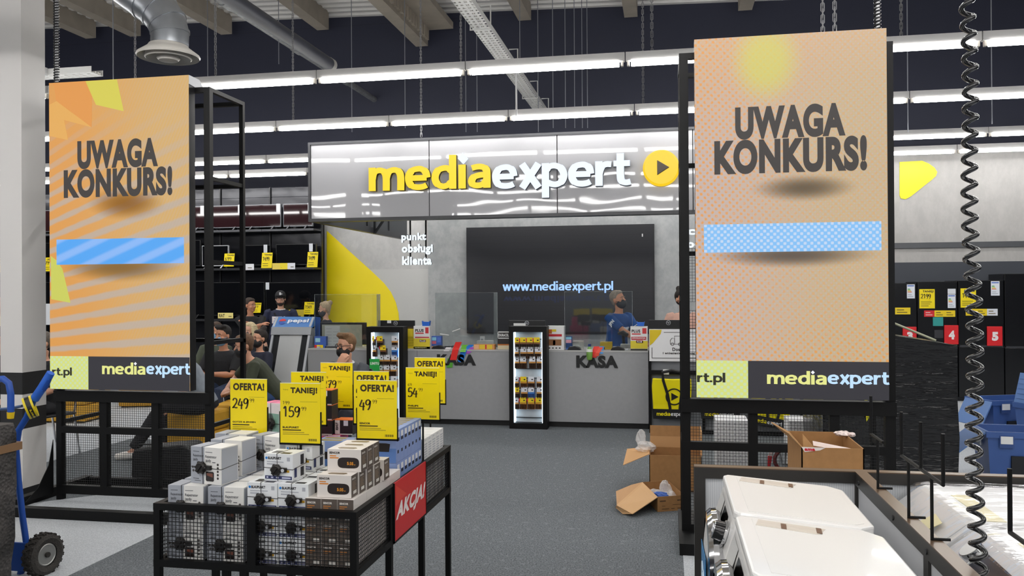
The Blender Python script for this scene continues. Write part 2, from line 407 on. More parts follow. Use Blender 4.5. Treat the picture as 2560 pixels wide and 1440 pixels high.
# ---------------------------------------------------------------- white column
c = Vector((-5.31, 5.89, 0))
e0 = PZ(57, 1243); w1 = .21; w2 = .27
x1, y0 = e0.x, e0.y; x0, y1 = x1-w1, y0+w2
def band(z0, z1): return (x0, y0, z0, x1, y1, z1)
zz = lambda py: PY(57, py, y0).z
g = G().box(x0, y0, zz(1222), x1, y1, zz(1073)).box(x0, y0, zz(1022), x1, y1, zz(987)).box(x0, y0, zz(932), x1, y1, 7.2)
g.box(x0-.004, y0-.004, 0, x1+.004, y1+.004, zz(1222), 1).box(x0, y0, zz(1073), x1, y1, zz(1022), 1).box(x0, y0, zz(987), x1, y1, zz(932), 1)
struct(g.obj('trim_14', [mat('d9d6d3', .5), mat('1d1d1f', .5)]))
# ---------------------------------------------------------------- tube lamps in hanging rows
TUBE = NT('lamp_tube'); TUBE.b.inputs['Base Color'].default_value = (1, 1, 1, 1); TUBE.b.inputs['Emission Color'].default_value = (1, .985, .965, 1); TUBE.b.inputs['Emission Strength'].default_value = LAMP
TUBE = TUBE.m
HOUS = mat('d3d1cf', .45, name='lamp_housing')
ZL = 3.75; LL = 1.49
def make_lamp():
    t = thing('linear_lamp', '', 'lamp')
    G().box(0, -.027, .047, LL, .027, .125).obj('housing', HOUS, t)
    G().prism([(-.032, .047), (-.032, .02), (-.014, 0), (.014, 0), (.032, .02), (.032, .047)], .05, LL-.05, 'yz').obj('tube', TUBE, t)
    for a in (.012, LL-.035): G().box(a, -.018, .0, a+.023, .018, .047).obj('end_clip', mat('cfcac0', .4), t)
    return t
lamp0 = None
def lamp_row(y, xs, where, group, vis):
    global lamp0
    k = 0
    for x in xs:
        inview = vis[0] <= x <= vis[1]
        if inview: k += 1
        lab = 'lit white tube lamp, %s from the left in %s' % (ORD[k-1], where) if inview else 'lit white tube lamp of %s, beyond the frame edge' % where
        if lamp0 is None: lamp0 = make_lamp(); o = lamp0; o.location = (x, y, ZL)
        else: o = dup(lamp0, (x, y, ZL))
        o['label'] = lab; o['group'] = group if inview else 'lamps of %s outside the picture' % where
def xs_from(px, py, y, a, b):
    j = PY(px, py, y).x; n0 = math.ceil((a-j)/1.5); return [j+1.5*i for i in range(n0, int((b-j)//1.5)+1)]
lamp_row(7.65, xs_from(795, 203, 7.65, -13, 6), 'the nearest hanging row', 'tube lamps of the nearest row', (-7.2, 4.2))
lamp_row(9.8, xs_from(693, 326, 9.8, -15, 7), 'the second hanging row', 'tube lamps of the second row', (-8.5, 6))
lamp_row(12.2, xs_from(668, 413, 12.2, -16.5, 7), 'the third hanging row', 'tube lamps of the third row', (-9.5, 7))
lamp_row(13.6, xs_from(770, 452, 13.6, -16.5, 7), 'the farthest hanging row', 'tube lamps of the farthest row', (-10.5, 8))
for y in (5.1, 3.2, 1.0, -1.2, -3.4, -5.6):
    lamp_row(y, [-12.5+1.5*i for i in range(13) if y < 5 or i > 5], 'a row over the near aisles', 'lamps of the near rows', (99, 99))
# ---------------------------------------------------------------- overhead services
GALV = mat('a9adb2', .32, .85, noise=.1, nscale=6, name='galvanised_sheet')
GALVD = mat('8e9092', .5, .5, noise=.25, nscale=12, name='dull_galvanised')
# spiral duct with round diffuser
r0 = PY(421, 135, 6.1); sc = 1
t = thing('ceiling_diffuser', 'round white air diffuser on a bent silver duct, left of centre near the roof', 'air vent', (r0.x, r0.y, PY(421, 150, 6.1).z))
D = .245
g = G().lathe([(D*.61, .12), (D*.66, .10), (D*.74, .085), (D*.98, .042), (D, .03), (D*.97, .018), (D*.92, .03), (D*.62, .10), (D*.55, .10)], n=40)
g.obj('flange', mat('c9c5be', .4), t, smooth=.6)
g = G().lathe([(D*.70, .06), (D*.74, .015), (D*.70, .008), (D*.66, .02), (D*.40, .07)], n=36)
for a in (.4, 2.5, 4.6): g.cyl((D*.4*math.cos(a), D*.4*math.sin(a), .05), (D*.9*math.cos(a), D*.9*math.sin(a), .05), .008, 6)
g.obj('inner_ring', mat('bdbab4', .4), t, smooth=.6)
G().lathe([(.001, -.012), (D*.30, -.006), (D*.37, .012), (D*.33, .03), (.001, .05)], n=30).obj('centre_disc', mat('d4cfc7', .4), t, smooth=.6)
P = lambda px, py: PY(px, py, 6.1)-Vector(t.location)
path = [P(421, 118), P(422, 88), P(419, 62), P(407, 30), P(385, 2)]
dx = Vector((0, .25, 0))
path = [P(424, 112), P(425, 82), P(418, 56), P(398, 28), P(370, 4), P(330, -26), P(230, -100)]
g = G().ring(path, [.146, .148, .152, .158, .162, .165, .165], 26)
for i, p in ((1, .151), (2, .155), (3, .161), (4, .166)):
    a = path[i]; d = (path[i+1]-path[i-1]).normalized()*.012; g.ring([a-d, a+d], [p+.003, p+.003], 26)
g.obj('duct', GALV, t, smooth=.5)
# big dark branch end of duct at top
# long sprinkler pipe and drain pipe beside it
a = PZ(550, 0, 5.5); b = PZ(1000, 297, 5.5); X = -5.68
g = G().cyl((X, 4, 5.5), (X, 15.6, 5.5), .055, 14)
for yy in (6.5, 9.9, 12.0, 14): g.cyl((X, yy, 5.5), (X, yy+.22, 5.5), .068, 14)
tag(g.obj('service_pipe', GALVD, smooth=.7), 'long dull galvanised pipe under the roof running back above the lamps', 'pipe')
q = PY(822, 160, 11.4)
g = G().cyl((q.x, 4, q.z), (q.x, 11.4, q.z), .095, 16)
t = thing('drain_pipe', 'thicker dark grey pipe beside the long galvanised pipe, ending at a pale cap', 'pipe', (q.x, 11.4, q.z))
wobj(g, 'pipe', mat('41434c', .45), t, smooth=.7); wobj(G().cyl((q.x, 11.38, q.z), (q.x, 11.48, q.z), .1, 16), 'end_cap', mat('b5b3ae', .5), t, smooth=.7)
# white cable tray running back
def tray(p0, p1, w, label, hangers=()):
    p0 = Vector(p0); p1 = Vector(p1); d = (p1-p0); ln = d.length; d.normalize(); s = d.cross(Vector((0, 0, 1))).normalized()
    t = thing('cable_tray', label, 'cable tray', p0)
    g = G()
    ang = math.atan2(d.y, d.x); mid = (p0+p1)/2
    for q in (-1, 1): g.cbox(mid+s*(q*w/2)+Vector((0, 0, .03)), (ln, .006, .07), rz=ang)
    k = 0; u = .04
    while u < ln:
        g.cbox(p0+d*u, (.055, w, .004), rz=ang); u += .1
    for q in (-.3, 0, .3): g.cbox(mid+s*(q*w), (ln, .03, .005), rz=ang)
    wobj(g, 'tray', mat('d9d9d6', .45), t)
    c = G()
    for q in (-.25, -.1, .12): c.cyl(p0+s*(q*w)+Vector((0, 0, .014)), p1+s*(q*w)+Vector((0, 0, .014)), .012, 6)
    wobj(c, 'cables', mat('e6e3dc', .5), t)
    for u in hangers:
        h = p0+d*u; a = h-s*(w/2+.02); b = h+s*(w/2+.02); dz = Vector((0, 0, .26))
        wobj(G().ring([a+Vector((0, 0, .24)), a-Vector((0, 0, .03)), b-Vector((0, 0, .03)), b+dz, (a+b)/2+dz], .011, 6), 'hanger', mat('c9c9c6', .4), t)
    return t
tray((-2.28, 4.0, 5.0), (-2.28, 15.4, 5.0), .22, 'long white perforated cable tray running back under the roof above the shop sign', (1.5, 4.4, 6.1, 8.0, 9.9, 11.2))
a = PY(-60, 203, 8.6); b = PY(243, 193, 8.6)
t = tray((-9, 8.6, a.z), (b.x, 8.6, a.z), .2, 'short white cable tray on the left, behind the top of the left screen', (1.2,))
g = PY(120, 190, 8.55)
tag(G().cbox((g.x, 8.45, g.z+.03), (.09, .08, .09)).obj('junction_box', mat('d4d4d4', .5)), 'small white junction box on the cable tray beside the white column', 'junction box')
# suspension chains: lamp rows and sign
CHAINM = mat('9a9a9c', .4, .7)
def chain(p, z1, label, group='hanging chains'):
    g = G(); z = p.z; k = 0
    while z < z1:
        L_, w = .05, .011
        pts = [(w, -.012), (w, L_-.012), (0, L_), (-w, L_-.012), (-w, -.012), (0, -.024)]
        pp = [(p.x+a, p.y, z+b) if k % 2 == 0 else (p.x, p.y+a, z+b) for a, b in pts]
        g.ring(pp, .0032, 4, closed=True); z += .04; k += 1
    tag(g.obj('hanging_chain', CHAINM), label, 'chain', group)
for px, py, y, lab in ((539, 203, 7.65, 'thin steel chain to the nearest lamp row, right of the left screen'),
                       (733, 312, 9.8, 'thin steel chain to the second lamp row, above the left edge of the sign'),
                       (1053, 340, 10.1, 'thin steel chain above the letter i of the yellow sign lettering'),
                       (1153, 293, 9.8, 'thin steel chain right of the deep roof beam, to the second lamp row'),
                       (1630, 133, 7.65, 'thin steel chain to the nearest lamp row, left of the right screen post'),
                       (1608, 272, 9.8, 'thin steel chain to the second lamp row, over the round yellow sign button'),
                       (338, 198, 8.4, 'thin steel chain behind the top edge of the left screen'),
                       (2057, 82, 5.9, 'left of the two short chains above the right screen'),
                       (2087, 78, 5.9, 'right of the two short chains above the right screen'),
                       (2253, 92, 7.65, 'thin steel chain to the nearest lamp row, just right of the right screen')):
    p = PY(px, py, y); chain(p, ceil_z(p.x), lab)
# thin wires
WIRE = mat('8d9097', .4, .6)
for k, (px, py, y) in enumerate(((283, 198, 8.6), (520, 330, 11), (697, 160, 11.4), (880, 330, 12), (1013, 320, 12), (1165, 330, 12.5), (1193, 330, 12.8), (1300, 170, 12), (1346, 330, 13), (1383, 320, 13), (1414, 320, 13.2), (1437, 320, 13.2), (1456, 320, 13.4), (1469, 320, 13.4), (2270, 330, 11), (2480, 310, 11))):
    p = PY(px, py, y)
    tag(G().cyl(p, (p.x, p.y, ceil_z(p.x)), .0065, 6).obj('suspension_wire', WIRE), 'thin steel wire hanging from the roof, %s from the left' % ORD[k], 'wire', 'thin suspension wires')
p = PY(1291, 290, 9.75)
tag(G().cyl(p, (p.x, p.y, PY(1291, 178, 9.75).z), .012, 8).obj('suspension_rod', mat('d5d5d5', .4)), 'short white rod between the cable tray and the second lamp row', 'rod')
# ---------------------------------------------------------------- shop sign canopy
YS = 10.0
def fascia():
    t = NT('glossy_grey_fascia'); X = t.xyz(); v = t.tc.outputs['Object']
    mp = t.n('Mapping'); mp.inputs['Scale'].default_value = (.55, 1, 1.0); t.L(v, mp.inputs[0])
    n = t.n('TexNoise'); n.inputs['Scale'].default_value = 2.2; n.inputs['Detail'].default_value = 1.0; t.L(mp.outputs[0], n.inputs['Vector'])
    u = t.n('Bump'); u.inputs['Strength'].default_value = .085; u.inputs['Distance'].default_value = .03
    t.L(n.outputs['Fac'], u.inputs['Height']); t.L(u.outputs[0], t.b.inputs['Normal'])
    t.b.inputs['Base Color'].default_value = lin('aeaeb1'); t.b.inputs['Roughness'].default_value = .03; t.b.inputs['Specular IOR Level'].default_value = .5
    return t.m
FASC = fascia()
a = PY(771, 357, YS); b = PY(773, 555, YS)
sx0, sx1, sz0, sz1 = a.x, 1.9, b.z, a.z
t = thing('shop_sign', 'wide glossy grey shop sign canopy with glowing yellow and white lettering over the cash desks', 'sign', (sx0, YS, sz0))
seams = [sx0+.03, PY(1073, 450, YS).x, PY(1393, 450, YS).x, PY(1393, 450, YS).x*2-PY(1073, 450, YS).x, sx1-.02]
for i in range(4):
    wobj(G().box(seams[i]+.006, YS, sz0+.04, seams[i+1]-.006, YS+.05, sz1-.03), 'fascia_panel', FASC, t)
g = G().box(sx0, YS-.015, sz0, sx1, YS+.12, sz0+.04).box(sx0, YS-.015, sz1-.03, sx1, YS+.12, sz1).box(sx0, YS-.015, sz0, sx0+.03, YS+.12, sz1).box(sx1-.02, YS-.015, sz0, sx1, YS+.12, sz1).box(sx0, YS+.05, sz0, sx1, YS+.07, sz1)
g.box(sx0, YS+.12, sz0, sx0+.08, YB-.6, sz0+.09)
for yy in (11.0, 12.0, 13.0): g.box(sx0, yy, sz0, sx0+.05, yy+.05, sz1)
g.box(sx0+.08, 10.49, sz0+.035, sx1-.02, 10.53, sz0+.08)
wobj(g, 'frame', mat('3b3c3f', .4), t)
wobj(G().box(sx0, YS+.12, sz0+.09, sx0+.03, YB-.6, sz1), 'side_panel', mat('4a4d50', .5), t)
g = G()
p = PY(937, 578, 12.2)
for q in (-.35, 0, .35): g.cyl((p.x, 12.2, p.z-.03), (p.x+q, 12.2, p.z+.45), .022, 6)
wobj(g, 'bracket', mat('3a3d40', .5), t)
def glow(h, e): return mat(h, .4, emit=e)
YGL = glow('ffd90a', 1.0); WGL = glow('e9f4ff', 1.0); RIMY = mat('3a2c08', .5); RIMW = mat('24303a', .5)
def sbox(px0, py0, px1, py1, y): p = PY(px0, py0, y); q = PY(px1, py1, y); return p.x, q.z, q.x, p.z
def spell(s, px0, py0, px1, py1, y, parent, name, mats, bold=.03, th=.05, slope=True):
    """lettering whose box is measured at its left and right ends"""
    g = G(); x0, _, x1, z1 = sbox(px0, py0, px1, py1, y); letters(g, s, x0, PY(px0, py1, y).z, x1, PY(px0, py0, y).z, y, 0, bold, th); return wobj(g, name, mats, parent)
LY = YS-.012
# media (yellow) with a diamond over the i, expert (white)
def brand(word, px0, py0, px1, py1, xh, mats):
    a = PY(px0, py0, LY); b = PY(px1, py1, LY); g = G(); pen_word(g, word, a.x, b.x, (a.z+b.z)/2, xh, LY, 0, .06); return wobj(g, 'letters', mats, t)
XH = PY(1080, 416, LY).z-PY(1080, 475, LY).z
brand('media', 927, 478, 1229, 472, XH, [YGL, RIMY])
d = PY(1159, 397, LY); r = .062
wobj(G().prism([(d.x-r, d.z), (d.x, d.z-r*1.1), (d.x+r, d.z), (d.x, d.z+r*1.1)], LY-.06, LY), 'diamond', WGL, t)
brand('expert', 1234, 474, 1573, 464, XH, [WGL, RIMW])
for o in list(t.children):
    if o.name.startswith('letters'): o['label'] = 'glowing yellow letters' if o.data.materials[0] == YGL else 'glowing white letters'
c = PY(1653, 421, LY); R = PY(1699, 421, LY).x-c.x
wobj(G().lathe([(.001, LY-.07), (R*.9, LY-.065), (R, LY-.04), (R, LY)], (c.x, 0, c.z), 48, axis='y'), 'button', glow('ffd21e', .95), t, smooth=.5)
g = G().prism([(c.x-R*.22, c.z-R*.42), (c.x+R*.45, c.z), (c.x-R*.22, c.z+R*.42)], LY-.085, LY-.06)
wobj(g, 'play_arrow', mat('4a4134', .5), t, bevel=.008)
# hanging words
def hangword(lines, boxes, rods, y, label):
    p = PY(boxes[0][0], boxes[-1][3], y); t = thing('hanging_lettering', label, 'sign', p)
    for s, bx in zip(lines, boxes): spell(s, *bx, y, t, 'word', [glow('f4fbff', 1.0), mat('202428', .5)], .05, .03)
    g = G()
    for px in rods:
        q = PY(px, boxes[-1][1]+4, y+.02); g.box(q.x-.009, y+.012, q.z, q.x+.009, y+.03, sz0+.05)
    wobj(g, 'rods', BLACK, t)
hangword(['punkt', 'obsługi', 'klienta'], [(1005, 583, 1067, 607), (1006, 611, 1084, 638), (1007, 641, 1081, 663)], (1026, 1065), 10.5, 'white glowing words hanging under the sign left of the black display')
hangword(['cl', 'od'], [(1717, 568, 1750, 588), (1717, 600, 1752, 620)], (1760,), 10.5, 'white glowing words half hidden behind the right screen post')
# black display wall
def ledwall():
    t = NT('dark_display_face'); X = t.xyz()
    f = t.math('GREATER_THAN', t.math('FRACT', t.math('MULTIPLY', X[2], 9.0)), .93)
    t.L(t.mix(t.math('MULTIPLY', f, .3), lin('202125'), lin('0f1012')), t.b.inputs['Base Color']); t.b.inputs['Roughness'].default_value = .32
    t.b.inputs['Emission Color'].default_value = lin('1b1b1f'); t.b.inputs['Emission Strength'].default_value = .35
    return t.m
YD = 14.45
a = PY(1167, 571, YD); b = PY(1635, 833, YD)
t = thing('video_wall', 'large black video wall showing a glowing web address behind the cash desks', 'display', (a.x, YD, b.z))
wobj(G().box(a.x, YD, b.z, b.x, YD+.09, a.z), 'panel', ledwall(), t)
wobj(G().box(a.x-.015, YD+.02, b.z-.015, b.x+.015, YD+.1, a.z+.015), 'frame', mat('2c2d30', .4), t)
a = PY(1257, 727, YD); b = PY(1533, 727, YD); XH = PY(1395, 711, YD).z-PY(1395, 727, YD).z
g = G(); pen_word(g, 'www.mediaexpert.pl', a.x, b.x, a.z, XH, YD-.002, 0, .004, th=.26, dot=True); wobj(g, 'web_address', [glow('9cc4ff', 1.2), glow('3a6ad0', 1)], t)
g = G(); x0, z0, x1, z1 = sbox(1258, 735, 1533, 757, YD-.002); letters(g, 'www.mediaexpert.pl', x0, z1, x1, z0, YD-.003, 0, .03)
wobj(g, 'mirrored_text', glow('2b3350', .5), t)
p = PY(1606, 588, YD); wobj(G().cbox((p.x, YD-.004, p.z), (.02, .006, .05)), 'spot', mat('d8d8d8', .4), t)
# ---------------------------------------------------------------- LED screens on black frames
def wire_panel(g, x0, z0, x1, z1, y, pitch=.0198, w=.0022, m=0):
    n = max(1, round((x1-x0)/pitch)); k = max(1, round((z1-z0)/pitch))
    for i in range(n+1):
        x = x0+(x1-x0)*i/n; g.box(x-w/2, y-w/2, z0, x+w/2, y+w/2, z1, m)
    for i in range(k+1):
        z = z0+(z1-z0)*i/k; g.box(x0, y-w/2-w, z-w/2, x1, y+w/2-w, z+w/2, m)
    return g
def wire_panel_y(g, y0, z0, y1, z1, x, pitch=.0198, w=.0022, m=0):
    n = max(1, round((y1-y0)/pitch)); k = max(1, round((z1-z0)/pitch))
    for i in range(n+1):
        y = y0+(y1-y0)*i/n; g.box(x-w/2, y-w/2, z0, x+w/2, y+w/2, z1, m)
    for i in range(k+1):
        z = z0+(z1-z0)*i/k; g.box(x-w/2+w, y0, z-w/2, x+w/2+w, y1, z+w/2, m)
    return g
MESHM = mat('101113', .5, name='black_wire_mesh')
def screen_mat(kind, w, h):
    t = NT('led_screen_'+kind); X = t.xyz(); M = t.math
    u = M('DIVIDE', X[0], w); v = M('DIVIDE', X[2], h)
    if kind == 'left':
        px = M('MULTIPLY_ADD', u, 350, 127); py = M('MULTIPLY_ADD', v, -772, 972)
        ph = M('DIVIDE', M('SUBTRACT', 952, py), M('ADD', px, 800))
        s = M('SINE', M('MULTIPLY', ph, 165))
        nz = t.n('TexNoise'); nz.inputs['Scale'].default_value = 5; t.L(t.tc.outputs['Object'], nz.inputs['Vector'])
        amp = t.step(v, .97, .55)
        s = t.step(M('ADD', s, M('MULTIPLY', M('SUBTRACT', nz.outputs['Fac'], .5), 1.2)), -.2, .8)
        base = t.mix(t.step(u, .05, .9), lin('e09c4a'), lin('d6ac66'))
        c = t.mix(M('MULTIPLY', M('MULTIPLY', s, amp), .85), base, lin('bcaea0'))
        fine = M('SINE', M('MULTIPLY_ADD', u, 330, M('MULTIPLY', v, 260))); vert = M('SINE', M('MULTIPLY', u, 620))
        f2 = M('MULTIPLY', t.step(M('MULTIPLY', fine, vert), .1, .6), t.step(u, .2, .9))
        c = t.mix(M('MULTIPLY', f2, .35), c, lin('c9b0a8'))
    else:
        kx = M('SINE', M('MULTIPLY_ADD', u, 165, M('MULTIPLY', v, 10))); kz = M('SINE', M('MULTIPLY_ADD', v, 318, M('MULTIPLY', u, 12)))
        d = t.step(M('MULTIPLY', kx, kz), .12, .62)
        far = M('MAXIMUM', t.step(u, .75, .0), t.step(v, .35, .05))
        base = t.mix(t.step(u, .0, .8), lin('c8b2a6'), lin('c9b088'))
        base = t.mix(t.step(M('ADD', v, M('MULTIPLY', u, -.2)), .6, 1.0), base, lin('d3ac82'))
        c = t.mix(M('MULTIPLY', d, M('MULTIPLY_ADD', far, .62, .28)), base, lin('e89a3c'))
        g2 = t.step(M('MULTIPLY', M('SINE', M('MULTIPLY', u, 236)), M('SINE', M('MULTIPLY', v, 452))), .1, .7)
        c = t.mix(M('MULTIPLY', g2, .3), c, lin('b9b6c6'))
        # yellow-green tint near the top
        dx = M('SUBTRACT', u, .38); dy = M('MULTIPLY', M('SUBTRACT', v, .93), 1.6)
        rr = M('SQRT', M('ADD', M('MULTIPLY', dx, dx), M('MULTIPLY', dy, dy)))
        c = t.mix(M('MULTIPLY', t.step(rr, .22, .06), .75), c, lin('d4cf56'))
    t.L(c, t.b.inputs['Emission Color']); t.b.inputs['Emission Strength'].default_value = .93
    t.b.inputs['Base Color'].default_value = (.02, .02, .02, 1); t.b.inputs['Roughness'].default_value = .6
    return t.m
def led(h, e=.9): return mat(h, .6, emit=e)
def soft_shadow(name, w, h, c0, amt):
    """picture element: a soft dark smudge shown on the screen"""
    t = NT(name); X = t.xyz(); M = t.math
    a = M('DIVIDE', X[0], w/2); b = M('DIVIDE', X[2], h/2)
    r = M('SQRT', M('ADD', M('MULTIPLY', a, a), M('MULTIPLY', b, b)))
    f = M('MULTIPLY', t.step(r, 1, .0), amt)
    tr = t.n('BsdfTransparent'); em = t.n('Emission'); em.inputs[0].default_value = lin(c0); em.inputs[1].default_value = .9
    mx = t.n('MixShader'); t.L(f, mx.inputs[0]); t.L(tr.outputs[0], mx.inputs[1]); t.L(em.outputs[0], mx.inputs[2])
    out = [q for q in t.t.nodes if q.type == 'OUTPUT_MATERIAL'][0]; t.L(mx.outputs[0], out.inputs[0]); return t.m
def stripes_mat(name, a, b, kind):
    t = NT(name); X = t.xyz(); M = t.math
    if kind == 'left': s = t.step(M('SINE', M('MULTIPLY_ADD', X[2], 40, M('MULTIPLY', X[0], -16))), -.3, .9)
    else: s = t.step(M('MULTIPLY', M('SINE', M('MULTIPLY', X[0], 150)), M('SINE', M('MULTIPLY', X[2], 150))), -.1, .5)
    t.L(t.mix(M('MULTIPLY', s, .65), lin(a), lin(b)), t.b.inputs['Emission Color']); t.b.inputs['Emission Strength'].default_value = .95
    t.b.inputs['Base Color'].default_value = (.02, .02, .02, 1); return t.m
def totem(kind, Y, px, label):
    sx = {k: v for k, v in px.items()}
    A = PY(*px['tl'], Y); B = PY(*px['tr'], Y); C_ = PY(*px['bl'], Y); 
    x0, x1, z1, z0 = (A.x+C_.x)/2, B.x, A.z, C_.z
    t = thing('screen_totem', label, 'display', ((x0+x1)/2, Y+.1, 0))
    w, h = x1-x0, z1-z0
    # the cabinet of the display
    cab = wobj(G().box(x0, Y+.004, z0, x1, Y+.09, z1), 'screen_cabinet', mat('1b1b1d', .5), t)
    # LED face has its own origin so that its picture is in face coordinates
    fo = G().box(0, 0, 0, w, .004, h).obj('led_face', screen_mat(kind, w, h), t); fo.location = Vector((x0, Y, z0))-Vector(t.location)
    F = fo.location
    def q(a, b): p = PY(a, b, Y-.001); return p.x, p.z
    def poly(pts, mm, name, d=.001):
        wobj(G().prism([q(*p) for p in pts], Y-d, Y+.001), name, mm, t)
    def word(s, bx, hexc, name, bold, e=.9, d=.0025):
        g = G(); a = PY(bx[0], bx[3], Y); b = PY(bx[2], bx[1], Y)
        letters(g, s, a.x, PY((bx[0]+bx[2])/2, bx[3], Y).z, b.x, PY((bx[0]+bx[2])/2, bx[1], Y).z, Y-d, 0, bold, res=8); wobj(g, name, led(hexc, e), t)
    for pts, hexc in px['facets']: poly(pts, led(hexc, .9), 'picture_facet', .0012)
    a, b = q(*px['shadow'][:2]), q(*px['shadow'][2:])
    for k, (cx, cz, ww, hh, col, am) in enumerate(((px['shadow'][0], px['shadow'][1], px['shadow'][2], px['shadow'][3], '9a6a33' if kind == 'left' else '6f6252', .75), (px['bar'][0]+(px['bar'][2]-px['bar'][0])/2, px['bar'][3]+6, (px['bar'][2]-px['bar'][0])*1.04, 74, '8f6f44' if kind == 'left' else '6a6058', .8))):
        s = PY(cx, cz, Y); kx = (PY(cx+50, cz, Y).x-PY(cx-50, cz, Y).x)/100
        o = G().box(-ww*kx/2, 0, -hh*kx/2, ww*kx/2, .0002, hh*kx/2).obj('picture_shadow', soft_shadow('led_soft_shade', ww*kx, hh*kx, col, am), t)
        o.location = Vector((s.x, Y-.0016, s.z))-Vector(t.location)
    word(px['w1'][0], px['w1'][1:], '3b3634', 'headline', .055); word(px['w2'][0], px['w2'][1:], '3b3634', 'headline', .055)
    bl = px['bar']; p = PY(bl[0], bl[3], Y); r = PY(bl[2], bl[1], Y)
    o = G().box(0, 0, 0, r.x-p.x, .0016, r.z-p.z).obj('blue_bar', stripes_mat('led_blue_bar_'+kind, '4aa4f4' if kind == 'left' else '7fbff6', '9cc0f8' if kind == 'left' else 'dbe2f2', kind), t, bevel=.0)
    o.location = Vector((p.x, Y-.0025, p.z))-Vector(t.location)
    # footer strip
    fy, fx = px['foot']
    zf = PY(fx, fy, Y).z; xf = PY(fx, fy, Y).x
    wobj(G().box(x0, Y-.0012, z0, xf, Y, zf), 'footer_tint', stripes_mat('led_footer_'+kind, 'd8e07c', 'c4ddc6', 'right'), t)
    wobj(G().box(xf, Y-.0012, z0, x1, Y, zf), 'footer_bar', led('34333a', .8), t)
    a = PY(px['url'][0], px['url'][3]-7, Y); b = PY(px['url'][2], px['url'][3]-7, Y)
    g = G(); pen_word(g, 'rt.pl', a.x, b.x, a.z, (PY(px['url'][0], px['url'][1], Y).z-a.z)/1.42, Y-.0025, th=.3); wobj(g, 'web_ending', led('2a2a1c', .9), t)
    m = px['brand']; s = m[0]+(m[2]-m[0])*.49; hx = m[1]+(m[3]-m[1])*.22
    for wd, xa, xb, hc in (('media', m[0], s, 'e2e48c'), ('expert', s+3, m[2], 'bfe0ff')):
        a = PY(xa, m[1]+(m[3]-m[1])*.76, Y); b = PY(xb, m[1]+(m[3]-m[1])*.76, Y); xh = (PY(xa, m[1], Y).z-PY(xa, m[3], Y).z)*.50
        g = G(); pen_word(g, wd, a.x, min(b.x, x1), (a.z+b.z)/2, xh, Y-.0025)
        wobj(g, 'brand_word', led(hc, 1.0), t)
        if wd == 'media':
            dx = a.x+(b.x-a.x)*(3.56+.125)/4.78; dz = a.z+xh*1.32; r = xh*.2
            wobj(G().prism([(dx-r, dz), (dx, dz-r), (dx+r, dz), (dx, dz+r)], Y-.0025, Y-.0015), 'brand_diamond', led('f4f6ff', 1.0), t)
    # ---- frame
    g = G()
    def post(xa, xb, y0, y1, za, zb): g.box(xa, y0, za, xb, y1, zb)
    P = px['posts']; zt = px['ztop']; D = px['depth']; yb = Y+.09; pw = px['pw']; bw = .034
    L0, R1 = P[0], P[1]
    zs = z0-.02
    for xa in (L0, R1-pw):
        xb = xa+(pw-bw if xa > L0 else 0)
        post(xa, xa+pw, yb, yb+pw, 0, zt); post(xb, xb+bw, yb+D-bw, yb+D, 0, zt)
        for z in px['rails']: g.box(xb+.004, yb+pw, z, xb+bw-.004, yb+D-bw, z+.032)
        g.box(xb, yb+pw, zt-.032, xb+bw, yb+D-bw, zt)
    g.box(L0, yb, zt-.04, R1, yb+.04, zt); g.box(L0, yb+D-.034, zt-.034, R1, yb+D, zt)
    for z in px['backrails']: g.box(L0, yb+D-.032, z, R1, yb+D, z+.032)
    # mesh cage below the screen
    g.box(L0, yb-.03, zs-.09, R1, yb+.05, zs)
    for xa in px['mids']: g.box(xa-.03, yb, 0.05, xa+.03, yb+.055, zs-.05)
    g.box(L0, yb, px['zmid'], R1, yb+.05, px['zmid']+.055)
    g.box(L0, yb, .05, R1, yb+.055, .12)
    wobj(g, 'frame', BLACK, t)
    if px.get('base'):
        bx = px['base']; b = G().box(L0-.16, bx, 0, R1+.1, bx+.07, .075).box(L0-.16, bx, 0, L0-.09, yb+D, .075).box(R1+.03, bx, 0, R1+.1, yb+D, .075).box(L0-.16, yb+D-.06, 0, R1+.1, yb+D, .07)
        b.prism([(yb-.03, .06), (yb-.33, .06), (yb-.2, .14), (yb-.08, .3), (yb-.03, .5)], L0-.006, L0, 'yz')
        b.prism([(yb-.03, .06), (yb-.33, .06), (yb-.2, .14), (yb-.08, .3), (yb-.03, .5)], R1, R1+.006, 'yz')
        wobj(b, 'base', BLACK, t)
    else:
        for xa in (L0-.02, R1-.09): wobj(G().box(xa, yb-.3, 0, xa+.11, yb+D, .075), 'base', BLACK, t)
    xs = [L0+pw]+[v for m_ in px['mids'] for v in (m_-.03, m_+.03)]+[R1-pw]
    for i in range(0, len(xs), 2):
        for za, zb in ((.12, px['zmid']), (px['zmid']+.055, zs-.09)):
            wobj(wire_panel(G(), xs[i], za, xs[i+1], zb, yb+.03), 'mesh_panel', MESHM, t)
    for (za, zb) in px.get('sidemesh', ()):
        wobj(wire_panel(G(), L0+pw, za, x0+.02, zb, yb+.03), 'mesh_panel', MESHM, t)
    if px.get('cap'):
        wobj(G().prism([(Y+.004, z1), (Y+.004, z1-.07), (Y+.2, z1-.09), (Y+.2, z1-.045), (Y+.15, z1-.002)], x1-.12, x1+.004, 'yz'), 'top_cap', mat('b9bbc0', .4), t)
    return t
